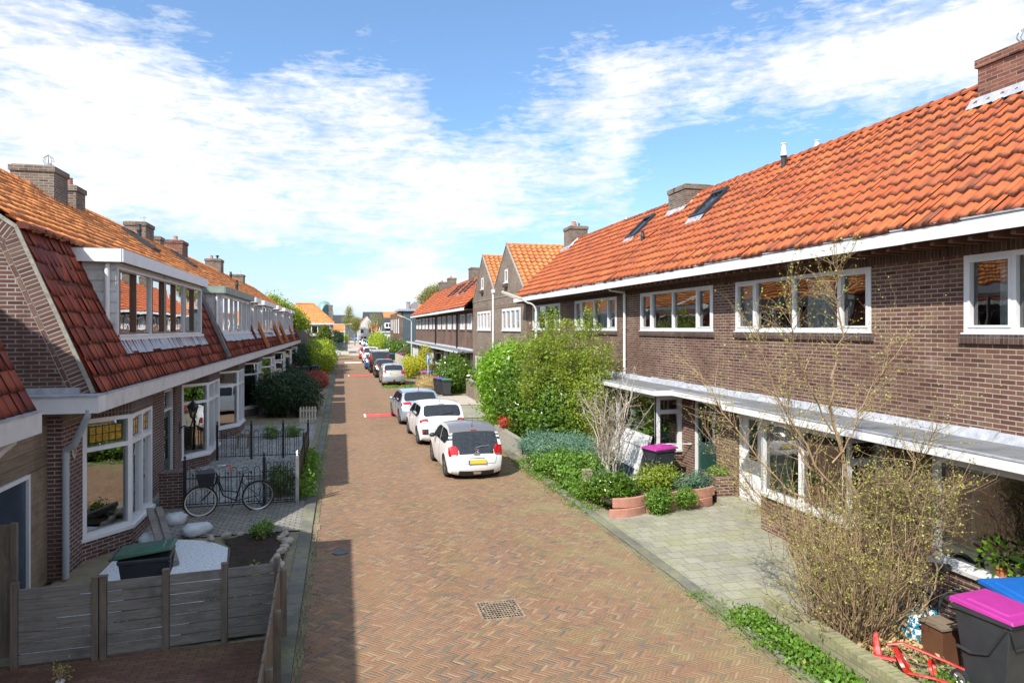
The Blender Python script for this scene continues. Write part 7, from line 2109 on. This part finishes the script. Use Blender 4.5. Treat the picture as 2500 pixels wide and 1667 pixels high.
# hedge group
bush('laurel_hedge', 'big dark glossy laurel hedge beside the parked white hatchbacks', 'hedge', (6.4, 21.5, 0), [(6.5, 21.6, 1.25), (6.35, 23.6, 1.3), (6.6, 19.9, 1.05), (6.8, 22.5, 2.1), (7.2, 20.6, 1.6)],
     [(1.0, 1.3, 1.2), (.95, 1.4, 1.25), (.85, .9, .95), (.9, 1.4, .95), (.9, 1.0, 1.0)], LEAF['laurel'], 1500, 30, .15, .17, 61, aspect=.42, shell=.8)
bush('lime_laurel', 'lime green laurel bush at the far end of the dark hedge', 'hedge', (6.2, 26.2, 0), [(6.25, 26.0, 2.25), (5.9, 26.6, 1.9), (6.5, 25.2, 2.6), (6.2, 26.2, .9)],
     [(.85, 1.0, .95), (.75, .9, .8), (.7, .8, .7), (.8, 1.0, .9)], LEAF['laurel_lime'], 700, 28, .15, .17, 62, aspect=.42, shell=.75)
bush('variegated_shrub', 'cream variegated shrub within the tall hedge', 'shrub', (6.9, 21.0, 0), [(6.35, 21.3, 2.1), (6.6, 20.0, 1.6), (6.9, 22.2, 2.7)], [(.55, .8, .75), (.5, .6, .6), (.5, .7, .5)], LEAF['variegated'], 240, 22, .09, .14, 63, shell=.85)
t = T('young_leaf_tree', 'wide shrubby tree with young yellow green leaves over the hedge', 'tree', (7.0, 20.5, 0))
mb, tips = MB(), []
for k in range(34):
    an = rg.uniform(0, 2 * PI); b0 = Vector((7.0 + rg.uniform(-.25, .25), 20.6 + rg.uniform(-.3, .3), .2))
    e = b0 + Vector((math.cos(an) * rg.uniform(.2, 1.45) - .15, math.sin(an) * rg.uniform(.3, 1.9) + .3, rg.uniform(2.0, 4.25) - .25 * abs(math.cos(an))))
    pts = arc(mb, b0, e, (math.cos(an) * .12, math.sin(an) * .12, 0), rg.uniform(.014, .026), .005, 8, rg, .05, 5)
    for q in range(12):
        i = rg.randint(3, 7); twig(mb, pts[i], (pts[i + 1] - pts[i]).normalized() + Vector((rg.gauss(0, .55), rg.gauss(0, .55), .15)), rg.uniform(.35, .85), .007, 4, .16, 1, 3, tips, rg, .12, 3, .5)
mb.build('branches', M['bark'], t)
P = np.array([tuple(q) for q in tips]); r_ = np.random.RandomState(4); P = np.repeat(P, 7, 0) + r_.normal(size=(len(P) * 7, 3)) * .07
leafcloud('crown', P, .075, LEAF['spring'], t, 7, .5)
bush('young_leaf_shrub', 'yellow green leafy shrub behind the pale bare branches', 'shrub', (7.2, 18.6, 0), [(6.95, 18.7, 1.5), (7.3, 19.3, 2.2), (7.5, 19.4, 3.0)], [(.6, .6, 1.0), (.6, .6, .8), (.55, .6, .6)], LEAF['spring'], 330, 20, .08, .15, 64, shell=.6)
bush('red_flower_bush', 'small bush with red flowers at the hedge foot behind the nearest car', 'plant', (5.35, 22.8, .5), [(5.35, 22.6, .72)], [(.18, .3, .14)], LEAF['flower'], 16, 10, .09, .08, 65)
# further right gardens
bush('green_bush', 'dense dark green bush beside the three bins', 'bush', (6.7, 42.5, 0), [(6.7, 42.5, .95), (7.2, 44.0, 1.1), (6.6, 40.9, .8)], [(1.0, 1.4, .95), (.9, 1.2, .95), (.8, .9, .75)], LEAF['laurel'], 700, 20, .16, .2, 66)
bush('straw_grass', 'dry straw coloured ornamental grass beside the parking sign', 'grass', (5.3, 42.8, 0), [(5.3, 43.3, .35), (5.3, 41.8, .35)], [(.5, .9, .35), (.4, .8, .32)], LEAF['straw'], 260, 24, .45, .10, 67, aspect=.06)
bush('yellow_shrub', 'yellow leaved shrub right of the silver car with a tow bar', 'shrub', (4.95, 53.0, 0), [(4.95, 53.2, .7), (5.6, 56.5, .85), (6.1, 55, .8)], [(.5, .9, .6), (.9, 1.6, .75), (.7, 1.2, .6)], LEAF['yellow'], 420, 18, .14, .18, 68)
bush('yellow_shrub', 'small yellow green shrub before the far white bay windows', 'shrub', (7.1, 60.0, 0), [(7.1, 60, 1.3)], [(.6, .9, 1.1)], LEAF['yellow'], 150, 14, .13, .18, 69)
bush('low_plant', 'white flowering low plant beside the palisade', 'plant', (5.3, 44.4, 0), [(5.3, 44.3, .25)], [(.4, .5, .22)], LEAF['variegated'], 60, 14, .08, .1, 70)
bush('clipped_hedge', 'tall light green hedge beyond the parked vans', 'hedge', (5.6, 97, 0), [(5.3, 97, 1.3), (5.2, 104, 1.4), (5.4, 112, 1.4)], [(1.0, 3.2, 1.5), (1.0, 4.0, 1.6), (1.0, 4.0, 1.5)], LEAF['hedge'], 1100, 14, .26, .3, 71, shell=.8)
bush('dark_round_hedge', 'dark green round hedge before the grey clad side wall', 'hedge', (6.8, 88, 0), [(6.4, 88, 1.0), (7.5, 87, .95)], [(1.3, 2.6, 1.1), (1.2, 2.2, 1.0)], LEAF['laurel'], 800, 14, .22, .3, 72, shell=.8)
# left gardens
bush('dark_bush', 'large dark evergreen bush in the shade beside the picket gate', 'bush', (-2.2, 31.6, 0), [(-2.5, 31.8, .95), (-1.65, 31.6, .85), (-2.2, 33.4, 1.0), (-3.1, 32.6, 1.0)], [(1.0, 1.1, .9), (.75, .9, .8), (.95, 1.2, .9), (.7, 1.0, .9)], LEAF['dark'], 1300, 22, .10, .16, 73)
t = bush('red_hedge', 'low clipped hedge with red leaves in front of the three bins', 'hedge', (-1.6, 48, 0), [(-1.35, 46.6, .40), (-1.45, 48.6, .42), (-2.2, 51.0, .38), (-1.6, 50.0, .40)], [(.38, .9, .40), (.42, 1.0, .40), (.7, .5, .35), (.5, .8, .38)], LEAF['redleaf'], 700, 18, .09, .12, 74, shell=.85)
bush('front_hedge', 'sunlit yellow green hedge beyond the red one', 'hedge', (-1.6, 62, 0), [(-1.7, 60.5, 1.1), (-1.5, 65, 1.3), (-2.3, 63, 1.4), (-1.8, 70, 1.3)], [(.85, 2.0, 1.1), (.8, 2.6, 1.25), (.9, 2.2, 1.1), (.9, 3.5, 1.2)], LEAF['hedge'], 1500, 16, .17, .22, 75, shell=.8)
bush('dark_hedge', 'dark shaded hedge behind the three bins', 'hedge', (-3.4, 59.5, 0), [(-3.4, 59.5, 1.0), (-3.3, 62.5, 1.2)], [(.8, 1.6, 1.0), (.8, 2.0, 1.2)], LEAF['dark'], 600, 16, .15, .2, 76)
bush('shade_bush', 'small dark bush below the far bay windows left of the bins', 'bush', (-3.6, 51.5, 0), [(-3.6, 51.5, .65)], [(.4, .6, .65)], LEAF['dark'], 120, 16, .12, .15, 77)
tree('ivy_tree', 'yellow green ivy clad tree rising behind the last shaded house', (-5.4, 72, 0), 6.5, [(-6.1, 70, 5.6), (-5.3, 71, 5.0), (-4.4, 72, 4.4), (-6.6, 70, 6.3)], [(1.1, 1.5, 1.0), (1.2, 1.5, 1.2), (1.1, 1.5, 1.2), (.8, 1.2, .7)], LEAF['hedge'], 700, 18, .22, .26, 78, .16, shell=.5)
tree('pale_leaf_tree', 'pale spring foliaged tree between ivy tree and dark conifer', (-4.4, 76, 0), 4.9, [(-4.6, 76, 3.6), (-3.9, 77, 2.9), (-5.2, 75, 3.0)], [(1.0, 1.5, .95), (.7, 1.3, 1.0), (.9, 1.4, 1.3)], LEAF['willow'], 420, 18, .18, .25, 79, .12, shell=.4)
tree('conifer', 'dark columnar conifer in front of the orange hip roofed house', (-2.1, 87, 0), 4.3, [(-2.1, 87, 2.4), (-2.05, 87, 3.3), (-2.2, 87, 1.3)], [(.85, .9, 1.6), (.6, .6, .85), (.95, 1.0, 1.3)], LEAF['conifer'], 620, 26, .16, .2, 80, .12, shell=.7)
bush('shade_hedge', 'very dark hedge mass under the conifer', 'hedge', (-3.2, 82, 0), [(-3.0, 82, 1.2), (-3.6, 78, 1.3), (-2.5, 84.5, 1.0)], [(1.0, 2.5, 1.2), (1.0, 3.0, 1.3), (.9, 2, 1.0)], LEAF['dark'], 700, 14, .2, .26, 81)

# ---------------------------------------------------------------- far background
def simple_house(name, label, x0, x1, y0, y1, ez, rz_, wallm, roofm, axis='x', hip=0., wins=(), door_=None, cat='house', group=None, eave=.25, tsz=(.45, .5)):
    t = T(name, label, cat, (x0, y0, 0), group)
    mb = MB(); F = Fr((x0, y0), (x1, y0)); wall(mb, F, 0, x1 - x0, 0, ez, [(w_[0], w_[1], w_[2], w_[3]) for w_ in wins], .15)
    mb.face([(x0, y1, 0), (x0, y0, 0), (x0, y0, ez), (x0, y1, ez)]); mb.face([(x1, y0, 0), (x1, y1, 0), (x1, y1, ez), (x1, y0, ez)]); mb.face([(x1, y1, 0), (x0, y1, 0), (x0, y1, ez), (x1, y1, ez)])
    xm, ym = (x0 + x1) / 2, (y0 + y1) / 2
    if axis == 'y':
        mb.face([(x0, y0, ez), (x1, y0, ez), (xm, y0, rz_ - .05)]); mb.face([(x1, y1, ez), (x0, y1, ez), (xm, y1, rz_ - .05)])
    elif not hip:
        mb.face([(x0, y1, ez), (x0, y0, ez), (x0, ym, rz_ - .05)]); mb.face([(x1, y0, ez), (x1, y1, ez), (x1, ym, rz_ - .05)])
    mb.build('wall', wallm, t)
    for w_ in wins: window(t, F, w_[0], w_[1], w_[2], w_[3], (1,) * (w_[4] if len(w_) > 4 else 1), (1,), .1, -.12, .02, room=False)
    bk = MB()
    for w_ in wins: bk.fbox(F, w_[0], w_[1], -.5, -.3, w_[2], w_[3])
    if wins: bk.build('interior', M['dark'], t)
    e = eave; r = MB(); uv = lambda P, o, u, v: [((Vector(p) - Vector(o)).dot(Vector(u).normalized()) / tsz[0], (Vector(p) - Vector(o)).dot(Vector(v).normalized()) / tsz[1]) for p in P]
    def fc(P, o, u, v): r.face(P, uv(P, o, u, v))
    if axis == 'x':
        a, b_, c_, d_ = (x0 - e, y0 - e, ez - .1), (x1 + e, y0 - e, ez - .1), (x1 + e, y1 + e, ez - .1), (x0 - e, y1 + e, ez - .1)
        R0, R1 = (x0 - e * (hip == 0) + hip, ym, rz_), (x1 + e * (hip == 0) - hip, ym, rz_)
        fc([a, b_, R1, R0], a, (1, 0, 0), (0, ym - y0, rz_ - ez)); fc([c_, d_, R0, R1], c_, (-1, 0, 0), (0, y0 - ym, rz_ - ez))
        if hip: fc([b_, c_, R1], b_, (0, 1, 0), (-hip, 0, rz_ - ez)); fc([d_, a, R0], d_, (0, -1, 0), (hip, 0, rz_ - ez))
    else:
        fc([(x0 - e, y1, ez - .1), (x0 - e, y0, ez - .1), (xm, y0, rz_), (xm, y1, rz_)], (x0, y1, ez), (0, -1, 0), (xm - x0, 0, rz_ - ez))
        fc([(x1 + e, y0, ez - .1), (x1 + e, y1, ez - .1), (xm, y1, rz_), (xm, y0, rz_)], (x1, y0, ez), (0, 1, 0), (x0 - xm, 0, rz_ - ez))
    ro = r.build('roof', roofm, t)
    f = MB(); f.box(x0 - e, x1 + e, y0 - e - .05, y0 - e, ez - .28, ez - .08)
    f.build('eaves_fascia', M['white'], t)
    return t, ro
mo = tilemat('distant_orange_tiles', [(.64, .24, .07), (.56, .19, .06), (.68, .28, .09)], (.36, .15, .06), .2)
t, ro = simple_house('hip_roofed_house', 'orange hip roofed house facing the crossing with white window band', -10, -1.35, 108, 117, 4.75, 7.75, M['brickG'], mo, 'x', 3.0, [(4.6, 8.3, 3.0, 4.4, 4), (1.0, 3.5, 3.0, 4.4, 3), (5, 8, .8, 2.2, 3)])
chimney(ro, -2.0, -1.4, 111, 111.7, 4.6, 7.55, M['brickCh'])
b = MB(); b.box(-6.5, -1.2, 107.3, 107.9, 2.75, 2.95); b.build('ledge', M['white'], t)
hd = MB(); a, b_ = Vector((-1.1, 107.75, 4.68)), Vector((-4.35, 112.5, 7.78)); hd.tube([a, b_], .14, 8); hd.tube([b_, (-7, 112.5, 7.78)], .14, 8); hd.build('hip_tiles', M['tileFar'], ro)
# greenhouse-like dark canopy beside it and small roofs beyond
simple_house('low_orange_house', 'small orange roofed house with a white dormer at the lane end', -2.6, .6, 178, 186, 3.2, 5.0, M['brickG'], mo, 'x', 0, [(.4, 1.4, 1, 2.2), (2, 3, 1, 2.2)])
simple_house('slate_roofed_hall', 'long dark slate roofed building behind the small orange roof', -6, 1.0, 222, 234, 5.4, 8.2, M['brickG'], M['tileBlack'], 'x', 0, [])
simple_house('grey_block', 'flat dark modern block behind the poplar like tree', -1.5, 8.0, 250, 262, 7.6, 7.8, M['cladgrey'], M['felt'], 'x', 0, [(1, 8.5, 5.6, 7.0, 8)])
simple_house('slate_roofed_hall', 'wide grey roofed school building behind the bare tree', 6.5, 22, 205, 220, 6.2, 8.9, M['white'], M['tileBlack'], 'x', 0, [(2, 13, 3.6, 5.4, 10)])
simple_house('brick_end_house', 'pale gabled house with orange roof closing the lane on the right', 3.9, 8.2, 172, 184, 4.2, 6.9, M['whiteold'], mo, 'y', 0, [(.5, 1.4, 2.6, 3.8), (2.4, 3.6, 2.6, 3.8), (.5, 3.6, .5, 2.0, 4)])
simple_house('brick_end_house', 'pinkish house with orange roof beside the bare tree', 7.0, 10.6, 165, 172, 3.2, 5.0, M['brickChRed'], mo, 'x', 0, [(.6, 1.6, 1.0, 2.4), (2.2, 3.2, 1., 2.4)])
simple_house('orange_gabled_house', 'steep orange roofed house above the black tiled one', 9.2, 14.5, 150, 162, 4.8, 7.6, M['brickG'], mo, 'x', 0, [(.5, 1.5, 3, 4.2)])
t, ro = simple_house('white_house', 'white rendered house with black tiles beyond the crossing', 7.6, 10.6, 136, 149, 3.4, 6.1, M['white'], M['tileBlack'], 'x', 0, [(.4, .9, .9, 2.4), (1.3, 1.8, .9, 2.4), (2.2, 2.7, .9, 2.4)])
dm = MB(); dm.box(8.2, 10.2, 135.9, 139, 3.9, 5.0); do_ = dm.build('dormer', M['white'], ro)
dm = MB()
for k in range(3): dm.box(8.4 + k * .6, 8.8 + k * .6, 135.86, 135.9, 4.2, 4.8)
dm.build('pane', M['cglass'], do_)
# grey clad house next to the row
t = T('grey_clad_house', 'flat roofed house with blue grey boarded side wall and brick front', 'house', (7.9, 92, 0))
b = MB(); b.box(7.95, 14, 92, 100, 0, 6.2); b.build('cladding', M['cladgrey'], t)
b = MB()
for k in range(24): b.box(8.0 + k * .25, 8.03 + k * .25, 91.96, 91.998, 0, 6.2)
b.build('board_joints', M['cladgrey'], t)
b = MB(); b.box(7.4, 14.2, 91.7, 100.4, 6.21, 6.5); b.build('roof_edge', M['lead'], t)
Fg = Fr((7.6, 112), (7.6, 92.3)); b = MB(); wall(b, Fg, 0, 19.7, 0, 6.1, [(2, 3, 3.6, 5.2), (4.5, 5.5, 3.6, 5.2), (8, 9.5, 3.2, 5.2), (12, 13.5, 3.2, 5.2), (16, 17.5, 3.2, 5.2)], .12)
b.face([(7.6, 92.3, 0), (7.949, 92.3, 0), (7.949, 92.3, 6.1), (7.6, 92.3, 6.1)]); b.build('wall', M['brickR'], t)
for a0, a1, z0, z1 in ((2, 3, 3.6, 5.2), (4.5, 5.5, 3.6, 5.2), (8, 9.5, 3.2, 5.2), (12, 13.5, 3.2, 5.2), (16, 17.5, 3.2, 5.2)):
    window(t, Fg, a0, a1, z0, z1, (1, 1), (1,), .14, -.1, .03, room=False)
b = MB(); b.lathe([(.28, 0), (.28, .9), (.36, .95), (.36, 1.05), (0, 1.1)], 12, Matrix.Translation((8.9, 95, 6.5))); b.lathe([(.4, -.1), (.5, 0), (.4, .1)], 14, Matrix.Translation((9.8, 95, 7.1)) @ Matrix.Rotation(PI / 2, 4, 'X')); b.build('roof_vent', M['alloy'], t)
simple_house('row_end_house', 'orange roof showing over the grey flat roof edge', 10.5, 18, 101, 112, 5.6, 7.6, M['brickR'], mo, 'x', 0, [])
# copper dome
t = T('domed_building', 'distant building with a green copper and glass dome', 'building', (-10, 400, 0))
b = MB(); b.lathe([(5.3, -9), (5.3, 8.4), (5.2, 11), (4.6, 14), (3.6, 16.8), (2.2, 18.8), (0, 19.6)], 28, Matrix.Translation((-9.6, 404, 0))); b.build('dome', M['dome'], t, smooth=True)
b = MB(); rows = []
for i in range(9):
    z = 8.5 + 8.5 * i / 8; w_ = 3.3 * math.sqrt(max(0.02, 1 - (i / 8) ** 2)); rows.append([(-8.0 + w_ * s_, 398.2 + .12 * i * i * .25, z) for s_ in (-1, -.5, 0, .5, 1)])
b.grid(rows); b.build('dome_glass', M['domeglass'], t, smooth=True)
b = MB(); b.tube([(-8.0 + 3.6 * math.cos(PI * k / 16), 398.0 + .04 * 16 * math.sin(PI * k / 16) ** 2 * 4, 8.4 + 9.2 * math.sin(PI * k / 16)) for k in range(17)], .35, 6); b.build('arch', M['dome'], t)
# far trees
tree('poplar', 'tall airy light green tree above the far lane', (1.6, 168, 0), 9.2, [(1.7, 168, 7.2), (1.2, 168, 5.6), (2.2, 168, 5.8), (1.7, 168, 8.4)], [(1.1, 1.2, 1.7), (1.2, 1.2, 1.4), (1.1, 1.2, 1.6), (.6, .7, 1.0)], LEAF['willow'], 420, 12, .2, .3, 91, .14, shell=.2)
tree('street_tree', 'rounded olive brown tree at the end of the lane', (2.9, 160, 0), 6.8, [(2.9, 160, 5.2), (3.0, 160, 4.2)], [(1.15, 1.2, 1.4), (1.0, 1.2, 1.2)], LEAF['willow'], 420, 14, .18, .26, 92, .14, shell=.3)
tree('street_tree', 'bare brownish tree with spreading limbs right of the lane', (5.2, 120, 0), 7.0, [(5.7, 120, 5.4), (4.9, 120, 4.6), (6.3, 120, 4.6)], [(1.3, 1.3, 1.5), (.9, 1.0, 1.0), (.9, 1.0, 1.1)], LEAF['willow'], 230, 9, .15, .3, 93, .13, 14, shell=.15)
tree('street_tree', 'small brown tree before the pale gabled house', (4.2, 190, 0), 6.4, [(4.3, 190, 5.2)], [(1.5, 1.5, 1.3)], LEAF['willow'], 160, 12, .2, .3, 94, .13, shell=.2)
tree('backyard_tree', 'grey green tree top showing over the far sunny roof', (14.0, 110, 0), 11.0, [(13.8, 110, 9.4), (14.8, 110, 9.9), (12.8, 110, 8.4)], [(1.2, 1.3, 1.1), (1.0, 1.2, 1.2), (1.0, 1.2, 1.0)], LEAF['willow'], 420, 16, .22, .3, 95, .2, shell=.3)
bush('round_hedge', 'bright round clipped hedge left of the far lane', 'hedge', (.3, 172, 0), [(.3, 172, 1.2)], [(1.2, 1.4, 1.2)], LEAF['hedge'], 260, 16, .25, .3, 96, shell=.85)
bush('far_dark_hedge', 'dark hedge behind the board fence at the crossing', 'hedge', (-1.4, 140, 0), [(-1.2, 140, 1.6)], [(1.4, 2.0, 1.7)], LEAF['dark'], 260, 14, .3, .35, 97, shell=.8)
far_ = T('far_treeline', 'distant line of bare and green trees behind the houses', 'trees', (0, 330, 0)); far_['kind'] = 'stuff'
r_ = np.random.RandomState(99); cs, rs_ = [], []
for k in range(60): cs.append((-190 + k * 7.5 + r_.uniform(-3, 3), 330 + r_.uniform(-15, 15), r_.uniform(2.5, 4.5))); rs_.append((r_.uniform(4, 7), 4, r_.uniform(2.5, 4.5)))
P, Nn = clumps(cs, rs_, 2600, 12, 1.0, 99, .5); leafcloud('foliage', P, 1.5, LEAF['willow'], far_, 99, .6, nrm=Nn)
# grey boarded shed beside the last shaded house
sd = T('boarded_shed', 'grey boarded shed roof beyond the last shaded house', 'shed', (-4, 66, 0))
for k in range(9):
    b = MB(); z = 2.4 + k * .15; b.hexa([(-6, 65.2, z), (-3.1, 65.2, z), (-3.1, 65.25, z), (-6, 65.25, z), (-6, 65.2, z + .14), (-3.1, 65.2, z + .14), (-3.1, 65.25, z + .14), (-6, 65.25, z + .14)]); b.build('board', M['wood'], sd)
b = MB(); b.box(-6, -3.15, 65.26, 69, 0, 3.7); b.build('shed_body', M['woodz'], sd)
